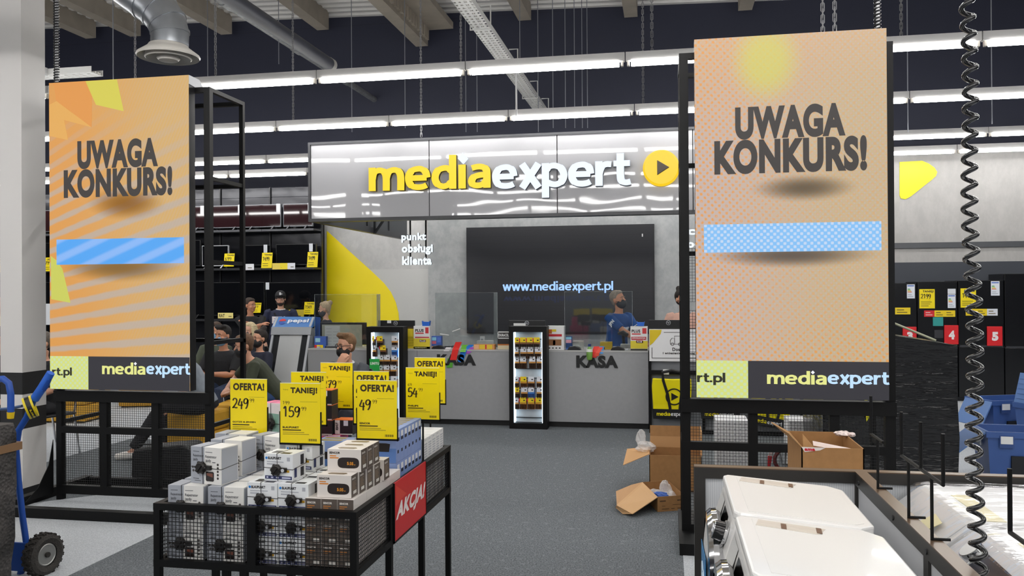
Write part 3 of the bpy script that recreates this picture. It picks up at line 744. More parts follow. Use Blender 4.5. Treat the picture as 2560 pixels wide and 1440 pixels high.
left = dict(tl=(120, 208), tr=(471, 187), bl=(128, 972), posts=(PY(131, 1000, 6.0).x, PY(527, 1000, 6.04).x), ztop=3.34, depth=.56, pw=.05, rails=(2.6, 1.93, 1.28, .62), backrails=(2.6, 1.27), mids=(PY(258, 1100, 6.04).x, PY(387, 1100, 6.04).x), zmid=.55, base=5.5, cap=True,
            w1=('UWAGA', 194, 348, 395, 420), w2=('KONKURS!', 160, 420, 431, 492), bar=(142, 593, 460, 662), shadow=(315, 508, 210, 84),
            foot=(891, 221), url=(131, 918, 180, 945), brand=(256, 904, 476, 946),
            facets=[([(129, 208), (214, 203), (230, 240), (229, 318), (140, 252), (135, 215)], 'e59a4c'), ([(213, 203), (292, 198), (309, 278), (240, 262)], 'd9cf52'), ([(127, 640), (140, 650), (156, 672), (176, 757), (128, 748)], 'cfd25e'), ([(141, 253), (229, 318), (160, 300), (170, 350), (124, 340), (123, 262)], 'e8ae5a')])
totem('left', 5.95, left, 'tall LED advertising screen on a black mesh frame, left one of the two')
right = dict(tl=(1736, 99), tr=(2216, 70), bl=(1741, 993), posts=(PY(1703, 1000, 5.72).x, PY(2239, 1010, 5.72).x), ztop=3.30, depth=.56, pw=.06, rails=(2.55, 2.42, 1.62, .62), backrails=(2.6, 1.95), mids=(PY(1882, 1100, 5.75).x, PY(2085, 1100, 5.75).x), zmid=.62, base=None, cap=False,
             sidemesh=((1.62, 1.98), (1.02, 1.56)), w1=('UWAGA', 1838, 262, 2113, 345), w2=('KONKURS!', 1786, 345, 2167, 432), bar=(1760, 553, 2203, 632), shadow=(2010, 470, 290, 80),
             foot=(902, 1870), url=(1743, 931, 1813, 962), brand=(1918, 925, 2221, 972), facets=[])
totem('right', 5.63, right, 'tall LED advertising screen on a black mesh frame, right one of the two')
# ---------------------------------------------------------------- cash desks
YC = 10.25
LAMIN = mat('a2a3a5', .42, noise=.03, nscale=20, name='grey_laminate'); LAMD = mat('95979a', .45, name='grey_laminate_dark'); KICK = mat('151516', .5)
zc = PY(1480, 876, YC).z
def glass_mat():
    t = NT('clear_acrylic'); tr = t.n('BsdfTransparent'); tr.inputs[0].default_value = (.93, .95, .95, 1); gl = t.n('BsdfGlossy'); gl.inputs['Roughness'].default_value = .03; mx = t.n('MixShader')
    lw = t.n('LayerWeight'); lw.inputs[0].default_value = .25
    t.L(t.math('MULTIPLY_ADD', lw.outputs['Fresnel'], .8, .05), mx.inputs[0]); t.L(tr.outputs[0], mx.inputs[1]); t.L(gl.outputs[0], mx.inputs[2])
    out = [q for q in t.t.nodes if q.type == 'OUTPUT_MATERIAL'][0]; t.L(mx.outputs[0], out.inputs[0]); return t.m
GLASS = glass_mat()
def desk(px0, px1, label, text=None, tbox=None, m=None, seam=None):
    x0 = PY(px0, 950, YC).x; x1 = PY(px1, 950, YC).x
    t = thing('cash_desk', label, 'counter', ((x0+x1)/2, YC+.35, 0))
    wobj(G().box(x0, YC, .07, x1, YC+.03, zc-.02).box(x0, YC+.03, .07, x0+.03, YC+.7, zc-.02).box(x1-.03, YC+.03, .07, x1, YC+.7, zc-.02), 'front_panel', m or LAMIN, t)
    wobj(G().box(x0, YC+.04, 0, x1, YC+.68, .07), 'plinth', KICK, t)
    wobj(G().box(x0, YC-.005, zc-.02, x1, YC+.7, zc), 'worktop', mat('b9b9b8', .4), t)
    if seam:
        p = PY(seam, 900, YC).x; wobj(G().box(p-.002, YC-.001, .07, p+.002, YC+.001, zc-.02), 'seam', mat('5c5d5f', .5), t)
    if text:
        g = G(); a = PY(tbox[0], tbox[3], YC); b = PY(tbox[2], tbox[1], YC); letters(g, text, a.x, a.z, b.x, b.z, YC, 0, .055, .012)
        wobj(g, 'lettering', [mat('161718', .5), mat('161718', .5)], t)
    return t
desk(770, 916, 'darker grey end of the service counter behind the man in the grey jacket', m=LAMD)
desk(916, 1322, 'grey cash desk with black lettering left of the middle battery stand', 'KASA', (1093, 886, 1190, 913), seam=1043)
desk(1322, 1621, 'grey cash desk with black lettering where the man in the blue shirt stands', 'KASA', (1441, 889, 1545, 919))
desk(1624, 1775, 'grey counter end behind the bag rack at the right screen post')
# plexiglass screens on the desks
def guard(px0, py0, px1, y, label, wing=None):
    a = PY(px0, py0, y); b = PY(px1, py0, y)
    t = thing('acrylic_guard', label, 'screen', ((a.x+b.x)/2, y, zc))
    wobj(G().box(a.x, y, zc+.02, b.x, y+.006, a.z), 'pane', GLASS, t)
    g = G()
    for x in (a.x+.05, b.x-.09): g.box(x, y-.04, zc, x+.04, y+.05, zc+.02)
    wobj(g, 'feet', mat('b9bcc0', .3), t)
    e = G()
    for x in (a.x, b.x-.004): e.box(x, y-.001, zc+.02, x+.004, y+.007, a.z)
    e.box(a.x, y-.001, a.z-.003, b.x, y+.007, a.z)
    wobj(e, 'edge', mat('c9d2d2', .2, alpha=.35), t)
    if wing:
        p = PY(wing, py0, y); wobj(G().box(p.x, y+.05, zc+.02, p.x+.05, y+.055, a.z), 'strip', mat('9ea3a3', .2, alpha=.45), t)
    return t
guard(786, 736, 950, YC+.12, 'clear acrylic guard on the left counter in front of the yellow wall', 938)
guard(1088, 732, 1243, YC+.12, 'clear acrylic guard on the middle cash desk', 1232)
guard(1411, 729, 1581, YC+.12, 'clear acrylic guard in front of the man in the blue shirt')
# ---------------------------------------------------------------- promotion table with wire baskets
TX0, TX1, TY0, TY1, TZ, TB = -1.99, -1.15, 2.94, 4.31, .875, .645
t = thing('promotion_table', 'black metal display table with wire mesh basket full of boxed gadgets and yellow price signs', 'display table', ((TX0+TX1)/2, (TY0+TY1)/2, 0))
YM = 3.36; YM2 = 3.80; XM = (PY(616, 1340, TY0).x+PY(640, 1340, TY0).x)/2
g = G(); w = .026
for x in (TX0, TX1-w):
    g.box(x, TY0, TZ-w, x+w, TY1, TZ); g.box(x, TY0, TB-.018, x+w, TY1, TB+.01)
for y in (TY0, TY1-w):
    g.box(TX0, y, TZ-w, TX1, y+w, TZ); g.box(TX0, y, TB-.018, TX1, y+w, TB+.01)
g.box(XM-w*.65, TY0, TB, XM+w*.65, TY0+w, TZ-w)
for y in (YM-w, YM2): g.box(TX1-w, y, TB, TX1, y+w, TZ-w); g.box(TX0, y, TB, TX0+w, y+w, TZ-w)
g.box(TX0+w, TY0+w, TB-.012, TX1-w, TY1-w, TB-.004)
wobj(g, 'basket_frame', BLACK, t)
for (x, y) in ((TX0, TY0), (TX1-w, TY0), (TX0, TY1-w), (TX1-w, TY1-w), (TX1-w, YM-w), (TX1-w, YM2), (TX0, YM), (TX0, YM2), (XM-.05, TY0), (XM-.135, TY0+.02), (XM+.12, TY0+.05)):
    top = TZ-w if x in (TX0, TX1-w) and y in (TY0, TY1-w) else TB
    wobj(G().box(x, y, 0, x+w, y+w, top), 'leg', BLACK, t)
g = G()
for x in (TX0, TX1-w, XM-.05): g.box(x, TY0, .03, x+w, TY1, .055)
g.box(TX0, TY1-w, .03, TX1, TY1, .055)
wobj(g, 'floor_rail', BLACK, t)
for a, b in ((TX0+w, XM-w*.65), (XM+w*.65, TX1-w)):
    wobj(wire_panel(G(), a, TB+.01, b, TZ-w, TY0+w/2, .0152, .002), 'mesh_panel', MESHM, t)
for a, b in ((TY0+w, YM-w), (YM2+w, TY1-w)):
    wobj(wire_panel_y(G(), a, TB+.01, b, TZ-w, TX1-w/2, .0152, .002), 'mesh_panel', MESHM, t)
wobj(wire_panel_y(G(), TY0+w, TB+.01, TY1-w, TZ-w, TX0+w/2, .0152, .002), 'mesh_panel', MESHM, t)
# red sign on the right side
t = thing('promo_sign', 'red sign with white slanted lettering on the right side of the display table', 'sign', (TX1+.006, (YM+YM2)/2, TB-.01))
wobj(G().box(TX1+.001, YM+.004, TB-.005, TX1+.006, YM2+w, TZ+.012), 'panel', mat('cf1f26', .35), t)
g = G()
letters(g, 'AKCJA!', YM+.03, TB+.06, YM2-.0, TB+.15, TX1+.0068, 0, .05, 0, .10, plane='+x')
wobj(g, 'lettering', mat('f2e9e6', .5), t)
wobj(G().prism([(YM+.02, TZ), (YM+.02, TZ-.09), (YM+.10, TZ-.075), (YM+.17, TZ-.07)], TX1+.006, TX1+.0064, 'yz'), 'facet', mat('dd4338', .35), t)
wobj(G().box(TX1, YM, TB-.012, TX1+.008, YM2+w+.004, TB-.005).box(TX1, YM, TB-.012, TX1+.008, YM+.004, TZ+.012).box(TX1, YM2+w, TB-.012, TX1+.008, YM2+w+.004, TZ+.012), 'holder', BLACK, t)
# ---------------------------------------------------------------- gadget boxes
CGREY = mat('a9adb6', .5); CWHT = mat('eceae6', .45); CBRN = mat('5a5049', .5); CPINK = mat('e0407e', .4); CBLUE = mat('5f86c9', .4); CBLU2 = mat('8ba3d8', .4); RUB = mat('17120f', .38); NAVYP = mat('2a3260', .45); GREYT = mat('77797d', .6); ORG = mat('e08a30', .5); GLOSSB = mat('241a18', .18)
def puck(g, x, z, r=.024, dep=.022, arm=True):
    g.lathe([(.001, -dep), (r*.75, -dep*.95), (r*.95, -dep*.7), (r, -dep*.35), (r*.85, 0)], (x, 0, z), 18, axis='y')
    for a in (0, 1.05, 2.1, 3.14, 4.2, 5.2): g.ball((x+r*.9*math.cos(a), -dep*.5, z+r*.9*math.sin(a)), r*.28, 8)
    g.cbox((x, -dep-.002, z), (r*.35, .005, r*1.5), M=Matrix.Rotation(.7, 4, 'Y'))
    if arm: g.box(x+r*.7, -.012, z-.008, x+r*1.9, 0, z+.009)
    return g
def wire_round(g, w, h, d, z, x):
    e = .0012
    g.ring([(-e, -e, z), (w+e, -e, z-.004), (w+e, d+e, z+.004), (-e, d+e, z)], .0013, 4, closed=True)
    g.ring([(x, -e, -e), (x-.004, -e, h+e), (x, d+e, h+e), (x, d+e, -e)], .0013, 4, closed=True)
    return g
def recorder():
    w, h, d = .152, .146, .10
    t = thing('recorder_box', '', 'box')
    k = w*.45
    G().box(k, 0, 0, w, d, h).obj('white_half', [CWHT], t); 
    G().box(0, 0, 0, k, d, h).obj('grey_half', [CGREY], t); G().box(w, .004, .004, w+.001, d-.004, h-.004).obj('grey_side', [CGREY], t)
    g = G(); letters(g, 'Rejestrator', .012, .103, k-.004, .116, -.0006, 0, .02); letters(g, 'jazdy', .012, .086, .036, .101, -.0006, 0, .02)
    letters(g, 'Rejestrator', k+.006, .101, w-.022, .115, -.0006, 0, .02); letters(g, 'jazdy', k+.006, .084, k+.034, .1, -.0006, 0, .02)
    g.box(.012, -.0006, .126, .042, 0, .128).box(k+.006, -.0006, .126, k+.04, 0, .128).box(.012, -.0006, .018, .04, 0, .0205).box(.02, -.0006, .01, .05, 0, .012)
    g.box(k+.04, -.0006, .086, k+.056, 0, .089)
    g.obj('print', mat('55575c', .6), t)
    g = G()
    for i in range(5): g.cyl((w-.016, 0, .026+i*.0135), (w-.016, -.0008, .026+i*.0135), .005, 10)
    for i in range(4): g.cyl((.01+.012*(i % 2)+.003*(i//2), 0, .064-.014*(i//2)), (.01+.012*(i % 2)+.003*(i//2), -.0008, .064-.014*(i//2)), .005, 10)
    g.obj('icons', mat('4a4644', .6), t)
    p = G().prism([(k+.012, .012), (k+.044, .012), (k+.048, .016), (k+.048, .046), (k+.044, .05), (k+.012, .05), (k+.008, .046), (k+.008, .016)], -.001, 0).obj('camera_picture', GLOSSB, t)
    G().prism([(k+.013, .035), (k+.043, .028), (k+.043, .044), (k+.013, .044)], -.0014, -.0008).obj('lens_glare', mat('7d4a3a', .3), p)
    puck(G(), k-.008, .066).obj('security_puck', RUB, t, smooth=.6)
    wire_round(G(), w, h, d, .066, k-.006).obj('security_wire', RUB, t)
    return t
def blau():
    w, h, d = .125, .105, .10
    t = thing('camera_box', '', 'box'); G().box(0, 0, 0, w, d, h).obj('carton', [mat('eef0f2', .4)], t)
    g = G(); letters(g, 'BLAUPUNKT', .017, .083, .075, .0935, -.0006, 0, .05, 0, .0); g.obj('brand_print', mat('222226', .5), t)
    G().cyl((.010, 0, .088), (.010, -.0008, .088), .005, 12).obj('brand_dot', mat('2a86d8', .4), t)
    g = G().box(.012, -.0006, .072, .085, 0, .0755).box(.012, -.0006, .062, .05, 0, .067).box(.10, -.0006, .078, .113, 0, .093)
    g.obj('print', mat('b4b6be', .5), t)
    G().box(.004, -.0007, .006, w-.004, 0, .019).box(w, .012, .012, w+.0007, .03, .05).obj('navy_band', NAVYP, t)
    g = G()
    for a, b in ((.01, .018), (.03, .04), (.052, .064), (.078, .116)): g.box(a, -.001, .0095, b, -.0005, .0155)
    g.obj('band_icons', mat('c8cbe0', .5), t)
    G().box(.098, -.0008, .034, .11, 0, .043).obj('gold_mark', mat('c79a2a', .4), t)
    g = G().box(w, .06, .055, w+.0007, .085, .094).box(w, .06, .01, w+.0007, .085, .045).prism([(.02, .02), (.05, .02), (.05, .06), (.02, .06)], h, h+.0006, 'xy').prism([(.065, .01), (.105, .01), (.105, .035), (.065, .035)], h, h+.0006, 'xy').box(.07, -.0008, .036, .09, 0, .05)
    g.obj('camera_picture', mat('26262a', .4), t)
    puck(G(), .058, .044, .022, .022).obj('security_puck', RUB, t, smooth=.6)
    G().cyl((.088, -.013, .044), (.088, -.0145, .044), .007, 12).obj('lens', mat('c9cbd0', .3), t)
    wire_round(G(), w, h, d, .05, .06).obj('security_wire', RUB, t)
    return t
def sencor():
    w, h, d = .138, .0855, .066
    t = thing('clock_radio_box', '', 'box'); G().box(0, 0, 0, w, d, h).obj('carton', [mat('e3dcd6', .45)], t)
    G().box(w, .001, .001, w+.0008, d-.001, h-.001).box(-.0008, .001, .001, 0, d-.001, h-.001).obj('brown_end', CBRN, t)
    g = G(); letters(g, 'SENCOR', .008, .068, .052, .0765, -.0006, 0, .05); g.obj('brand_print', mat('35312e', .5), t)
    G().box(.01, -.0006, .058, .036, 0, .062).box(.01, -.0006, .05, .046, 0, .0545).obj('orange_print', ORG, t)
    pts = []
    for k in range(24):
        a = 2*PI*k/24; pts.append((.086+.044*math.copysign(abs(math.cos(a))**.45, math.cos(a)), .034+.021*math.copysign(abs(math.sin(a))**.7, math.sin(a))))
    p = G().prism(pts, -.0008, 0).obj('radio_picture', mat('2b2220', .35), t)
    g = G(); letters(g, '5:35', .081, .026, .107, .038, -.0013, 0, .03); letters(g, '.m', .109, .026, .115, .029, -.0013, 0, .02); g.obj('clock_digits', mat('f0a02c', .4, emit=0), p)
    G().prism([(.04, .02), (.1, .02), (.11, .033), (.1, .046), (.04, .046), (.03, .033)], h, h+.0006, 'xy').obj('top_picture', mat('7a684c', .4), t)
    g = G(); 
    letters(g, 'SENCOR', .008, .067, .044, .0745, w+.001, 0, .05, plane='+x')
    g.box(w, .018, .012, w+.0014, .05, .024); g.obj('end_label', mat('dcd8d0', .5), t)
    g = G()
    for i in range(7): g.box(w, .008, .0285+.005*i, w+.0012, .05-.006*(i % 3), .0302+.005*i)
    g.obj('end_print', mat('8d7a62', .6), t)
    return t
def sencor_end():
    """the same clock radio box standing with its narrow end to the aisle"""
    w, d, h = .0635, .138, .0855
    t = thing('clock_radio_box', '', 'box'); G().box(0, 0, 0, w, d, h).obj('carton', [mat('e3dcd6', .45)], t)
    G().box(.0005, -.0008, .0005, w-.0005, 0, h-.0005).obj('brown_end', CBRN, t)
    g = G(); letters(g, 'SENCOR', .008, .066, .043, .074, -.0012, 0, .05); g.box(.03, -.0012, .008, .056, -.0008, .02); letters(g, 'SENCOR', .008, .055, .05, .064, w+.0006, 0, .05, plane='+x'); g.obj('brand_print', mat('e6e1da', .5), t)
    G().box(.008, -.0012, .056, .038, -.0008, .060).box(.008, -.0012, .049, .028, -.0008, .0525).obj('orange_print', mat('b9783a', .5), t)
    g = G()
    for i in range(4): g.box(.008, -.0012, .022+.006*i, .055-.008*(i % 2), -.0008, .0235+.006*i)
    g.obj('end_print', mat('857666', .6), t)
    return t
def philips():
    w, d, h = .148, .0535, .1445
    t = thing('radio_box', '', 'box'); G().box(0, 0, 0, w, d, h).obj('carton', [CBLU2], t)
    G().box(0.001, -.0007, .001, w-.001, 0, h*.45).obj('blue_front', CBLUE, t)
    G().prism([(.02, .05), (.115, .05), (.12, .085), (.10, .088), (.02, .088), (.012, .068)], -.0012, 0).obj('radio_picture', mat('262020', .3), t)
    g = G(); letters(g, 'PHILIPS', .008, .122, .036, .130, -.0012, 0, .05); g.obj('brand_print', INK, t)
    G().box(.005, -.001, .112, .04, 0, .136).box(w, .014, .110, w+.0008, .044, .135).obj('brand_patch', mat('eceef2', .5), t)
    G().box(w, .014, .094, w+.0008, .044, .108).box(w, .018, .04, w+.0008, .036, .054).box(.005, -.001, .1, .04, 0, .11).obj('side_picture', mat('2f3346', .4), t)
    G().box(.012, .008, h, w-.03, .042, h+.0006).obj('top_print', mat('9a8a50', .4), t)
    return t
def whitebox():
    w, d, h = .14, .0685, .142
    t = thing('white_box', '', 'box'); G().box(0, 0, 0, w, d, h).obj('carton', [mat('f1f1f0', .4)], t)
    g = G().box(.09, -.0006, .09, .125, 0, .115)
    for k in range(6): g.box(w, .01, .018+.016*k, w+.0006, .058, .028+.016*k)
    letters(g, 'PHILIPS', .012, .124, .045, .132, w+.0006, 0, .05, plane='+x')
    g.obj('print', mat('bfc2c8', .5), t); return t
def pinkbox():
    w, d, h = .118, .105, .172
    t = thing('toy_box', '', 'box'); G().box(0, .002, 0, w, d, h).obj('carton', [CPINK], t)
    G().box(.0, 0, 0, w, .002, h).obj('white_front', mat('f0e8ea', .45), t)
    v = G().prism([(.02, .03), (.098, .03), (.098, .12), (.02, .125)], -.0008, .0).obj('window', mat('8fb8a8', .2), t)
    G().prism([(.022, .034), (.06, .034), (.075, .08), (.06, .12), (.022, .12)], -.0012, -.0006).obj('toy', mat('5b6a64', .4), v)
    puck(G(), .055, .075, .026, .03, False).obj('security_puck', RUB, t, smooth=.6)
    wire_round(G(), w, h, d, .075, .055).obj('security_wire', RUB, t)
    return t
def blackbox():
    w, d, h = .092, .08, .074
    t = thing('tuner_box', '', 'box'); G().box(0, 0, 0, w, d, h-.003).obj('carton', [mat('222124', .4)], t)
    G().box(0, -.0008, 0, w*.28, 0, h-.003).box(0, -.0008, 0, w, .0, .005).obj('white_edge', mat('e9e4e0', .45), t)
    G().box(0, 0, h-.003, w, d, h).obj('orange_top', mat('f07a3c', .45), t)
    g = G().box(w*.5, -.001, h-.03, w*.75, 0, h-.004); g.obj('label', mat('e4e6ee', .5), t)
    g = G(); vs, fs, _ = text_mesh('TUNER', .05)
    g.add([(w*.2-.014*b, -.0012, .02+.04*(1-a)) for a, b in vs], fs); g.obj('print', INK, t)
    return t
protos = {}
def stock(kind, fn, x, y, z, label, group, rz=0.0, sz=1):
    if kind not in protos: o = protos[kind] = fn(); o.location = (x, y, z); o.rotation_euler = (0, 0, rz); o['label'] = label
    else: o = dup(protos[kind], (x, y, z), rz, label)
    o['group'] = group
    if sz != 1: o.scale = (1, 1, sz)
    return o
GR = 'dash camera recorder boxes'; RL = 'grey-and-white recorder box, '
for k, (x, y, z, rz, l) in enumerate((
    (-1.958, 2.985, TB, 0, 'bottom left corner behind the wire mesh'), (-1.786, 2.985, TB, 0, 'bottom of the basket left of the middle post'),
    (-1.955, 2.985, TB+.147, 0, 'left one rising over the front rim'), (-1.782, 2.985, TB+.147, 0, 'right one rising over the front rim'),
    (-1.886, 3.035, TB+.294, -.2, 'nearest on top of the left pile'),
    (-1.955, 3.10, TB+.147, 0, 'left in the row behind the front rim boxes'), (-1.782, 3.10, TB+.147, 0, 'right in the row behind the front rim boxes'),
    (-1.89, 3.19, TB+.294, -.14, 'directly behind the topmost front box'), (-1.768, 3.315, TB+.294, -.28, 'turned aside at the back right of the pile'),
    (-1.955, 3.215, TB+.147, 0, 'left under the back of the top pile'), (-1.782, 3.215, TB+.147, 0, 'right under the back of the top pile'),
    (-1.955, 3.33, TB+.147, 0, 'left under the rearmost top boxes'), (-1.782, 3.33, TB+.147, 0, 'right under the rearmost top boxes'),
    (-1.95, 3.325, TB+.294, -.05, 'rearmost left on top of the pile'),
    (-1.955, 3.10, TB, 0, 'deep in the basket, left of the second row'), (-1.782, 3.10, TB, 0, 'deep in the basket, right of the second row'),
    (-1.955, 3.215, TB, 0, 'deep in the basket, left of the third row'), (-1.782, 3.215, TB, 0, 'deep in the basket, right of the third row'),
    (-1.955, 3.33, TB, 0, 'deep in the basket, left of the fourth row'), (-1.782, 3.33, TB, 0, 'deep in the basket, right of the fourth row'))):
    stock('rec', recorder, x, y, z, RL+l, GR, rz)
GB = 'white camera boxes with navy bands'; BL = 'white navy-banded camera box, '
for x, y, z, rz, l in (
    (-1.614, 2.985, TB, 0, 'bottom left behind the right mesh'), (-1.486, 2.985, TB, 0, 'bottom right behind the right mesh'),
    (-1.614, 2.985, TB+.1055, 0, 'upper left behind the right mesh'), (-1.486, 2.985, TB+.1055, 0, 'upper right behind the right mesh'),
    (-1.614, 2.985, TB+.211, 0, 'left one standing over the front rim'), (-1.486, 2.985, TB+.211, 0, 'right one beside the brown boxes over the rim'),
    (-1.566, 3.03, TB+.3165, -.08, 'alone on top in front'), (-1.57, 3.225, TB+.3165, -.12, 'behind the topmost box under a yellow sign'),
    (-1.614, 3.09, TB+.211, 0, 'left of the second row under the top box'), (-1.486, 3.09, TB+.211, 0, 'right of the second row with its top showing'),
    (-1.614, 3.215, TB+.211, 0, 'left of the third row'), (-1.486, 3.215, TB+.211, 0, 'right of the third row with its top showing'),
    (-1.614, 3.09, TB+.1055, 0, 'inside the basket, left, middle level of the second row'), (-1.486, 3.09, TB+.1055, 0, 'inside the basket, right, middle level of the second row'),
    (-1.614, 3.215, TB+.1055, 0, 'inside the basket, left, middle level of the third row'), (-1.486, 3.215, TB+.1055, 0, 'inside the basket, right, middle level of the third row'),
    (-1.614, 3.09, TB, 0, 'inside the basket, left, lowest of the second row'), (-1.486, 3.09, TB, 0, 'inside the basket, right, lowest of the second row'),
    (-1.614, 3.215, TB, 0, 'inside the basket, left, lowest of the third row'), (-1.486, 3.215, TB, 0, 'inside the basket, right, lowest of the third row')):
    stock('bl', blau, x, y, z, BL+l, GB, rz)
GS = 'clock radio boxes with brown ends'
cols = ('left', 'middle', 'right'); lev = ('lowest', 'middle', 'top')
for j in range(4):
    for i in range(3):
        for k in range(3):
            lab = 'brown-ended clock radio box in the basket corner, %s column, %s level, %s' % (cols[i], lev[k], ('front row', 'second row', 'third row', 'rearmost row')[j])
            stock('se', sencor_end, -1.366+.0655*i, 2.968+.139*j, TB+.0857*k+.012, lab, GS)
GC = 'clock radio boxes facing the aisle'
for i in range(5):
    stock('sc', sencor, -1.325+.006*i, 2.985+.068*i+(.03 if i == 4 else 0), TB+.270, 'pale clock radio box with display picture, lower level, %s from the front' % ORD[i], GC)
for i in range(3):
    stock('sc', sencor, -1.311, 3.052+.069*i, TB+.356, 'pale clock radio box with display picture, upper level, %s from the front' % ORD[i], GC)
GP = 'blue radio boxes'
for k in range(3):
    for i in range(7):
        stock('ph', philips, -1.34, 3.53+.0545*i, TB+.1455*k, 'blue radio box with white patch on its side, %s layer, %s from the front' % (('lowest hidden', 'middle', 'top')[k], ORD[i]), GP)
for i in range(2):
    for k in range(3):
        for j in range(2):
            stock('ph', philips, -1.58+.117*i+.03*i, 3.545+.0545*j, TB+.127*k-.0, 'blue radio box under the middle yellow signs, %s stack, %s, %s' % (('left', 'right')[i], ('bottom', 'middle', 'topmost')[k], ('front', 'back')[j]), GP, sz=.125/.1445)
GW = 'white boxes at the far corner of the table'
for k in range(2):
    for i in range(5): stock('wb', whitebox, -1.325, 3.93+.0725*i, TB+.109*k, 'white box low in the basket\'s far right corner, %s layer, %s from the front' % (('bottom', 'upper')[k], ORD[i]), GW, sz=.108/.142)
for i in range(5): stock('wb', whitebox, -1.325, 3.93+.0725*i, TB+.219, 'white box standing above the far right table corner, %s from the front' % ORD[i], GW)
GK = 'pink toy boxes'
for k in range(2):
    for i in range(3):
        for j in range(2):
            stock('pk', pinkbox, -1.958+.1195*i, 3.745+.138*j, TB+.1725*k, 'pink box with clear window, %s layer, %s place, %s row' % (('bottom', 'upper')[k], cols[i], ('front', 'back')[j]), GK)
stock('pk', pinkbox, -1.95, 3.75, TB+.345, 'pink box with window standing alone on top, left of a yellow sign', GK, -.15)
GT = 'black boxes with orange tops'
for x, y, z, l in ((-1.735, 3.88, 0, 'bottom of the stack of three'), (-1.735, 3.88, 1, 'middle of the stack of three'), (-1.735, 3.88, 2, 'topmost of the stack of three'), (-1.635, 3.90, 0, 'alone right of the stack')):
    stock('bk', blackbox, x, y, TB+.345+.0745*z, 'small black box with orange top and white edge, '+l, GT)
# ---------------------------------------------------------------- yellow price signs
def price_sign(x0, z0, w, h, y, head, price, old, brand, label, stem=.0, tilt=.0):
    t = thing('price_sign', label, 'price sign', (x0+w/2, y, TB), group='yellow price signs on the table')
    g = G().box(x0, y-.001, z0, x0+w, y+.001, z0+h)
    card = wobj(g, 'card', mat('fbe205', .35, coat=.2), t)
    g = G().box(x0-.004, y-.002, z0-.008, x0, y+.005, z0+h*.52).box(x0+w, y-.002, z0-.008, x0+w+.004, y+.005, z0+h*.52).box(x0-.004, y-.002, z0-.008, x0+w+.004, y+.006, z0).box(x0, y+.0015, z0, x0+w, y+.004, z0+h*.5)
    wobj(g, 'holder', BLACK, t)
    wobj(G().box(x0, y-.0012, z0+h-.003, x0+w, y+.003, z0+h), 'top_edge', mat('f6efc0', .3), t)
    sx = x0+w*(.5+stem)
    wobj(G().cyl((sx, y+.004, TB), (sx, y+.004, z0), .005, 8), 'stem', WHITE if stem else BLACK, t)
    g = G()
    letters(g, head, x0+w*(.08 if head[0] == 'O' else .26), z0+h*.80, x0+w*.93, z0+h*.925, y-.0014, 0, .05)
    zt = z0+h*(.60 if old else .66); n = len(price)
    strokes(g, price, x0+w*.06, zt-h*.165, x0+w*(.06+.15*n), zt, y-.0014, 0, .17)
    strokes(g, '99', x0+w*(.08+.15*n), zt-h*.06, x0+w*(.21+.15*n), zt-.0, y-.0014, 0, .13)
    g.box(x0+w*.5, y-.0014, z0+h*.685, x0+w*.93, y-.001, z0+h*.688)
    if old: strokes(g, old, x0+w*.06, z0+h*.64, x0+w*(.06+.06*len(old)), z0+h*.69, y-.0014, 0, .15)
    if brand:
        letters(g, brand, x0+w*.06, z0+h*.24, x0+w*(.06+.045*len(brand)), z0+h*.275, y-.0014, 0, .05)
        g.box(x0+w*.06, y-.0014, z0+h*.205, x0+w*.52, y-.001, z0+h*.222)
        for k in range(13): g.box(x0+w*(.70+.017*k), y-.0014, z0+h*.035, x0+w*(.70+.017*k+.005+.004*(k % 3)), y-.001, z0+h*.075)
    wobj(g, 'lettering', mat('33260a', .5), t)
    if brand:
        g = G().box(x0+w*.06, y-.0013, z0+h*.17, x0+w*.60, y-.001, z0+h*.18).box(x0+w*.06, y-.0013, z0+h*.14, x0+w*.72, y-.001, z0+h*.15)
        if old: letters(g, 'kupuj', x0+w*.08, z0+h*.87, x0+w*.2, z0+h*.90, y-.0014, 0, 0)
        wobj(g, 'fine_print', mat('9a8420', .5), t)
PS = 'yellow price card reading '
price_sign(-1.941, 1.050, .178, .263, 3.44, 'OFERTA!', '249', '', 'GOTZE & JENSEN', PS+'249, leftmost of the signs over the table', .0)
price_sign(-1.581, 1.078, .176, .248, 3.20, 'TANIEJ!', '159', '199', 'BLAUPUNKT', PS+'159, in front above the white camera boxes')
price_sign(-1.325, 1.067, .180, .252, 3.405, 'OFERTA!', '49', '', 'SENCOR', PS+'49, above the clock radio boxes', -.12)
price_sign(-1.271, 1.073, .170, .254, 3.918, 'TANIEJ!', '54', '69', 'PHILIPS', PS+'54, rightmost, above the blue radio boxes')
price_sign(-1.762, 1.075, .176, .248, 3.68, 'TANIEJ!', '199', '', 'PHILIPS', 'yellow price card whose heading shows over the 159 card')
price_sign(-1.775, 1.10, .175, .235, 4.05, 'TANIEJ!', '279', '289', 'TUNER', PS+'279, farthest back behind the black boxes')
price_sign(-1.448, 1.085, .172, .245, 3.68, 'OFERTA!', '54', '', 'PHILIPS', 'yellow price card whose heading shows over the 49 card', .1)
price_sign(-1.345, 1.10, .170, .245, 4.30, 'OFERTA!', '69', '', 'PHILIPS', 'yellow price card whose heading shows over the 54 card')
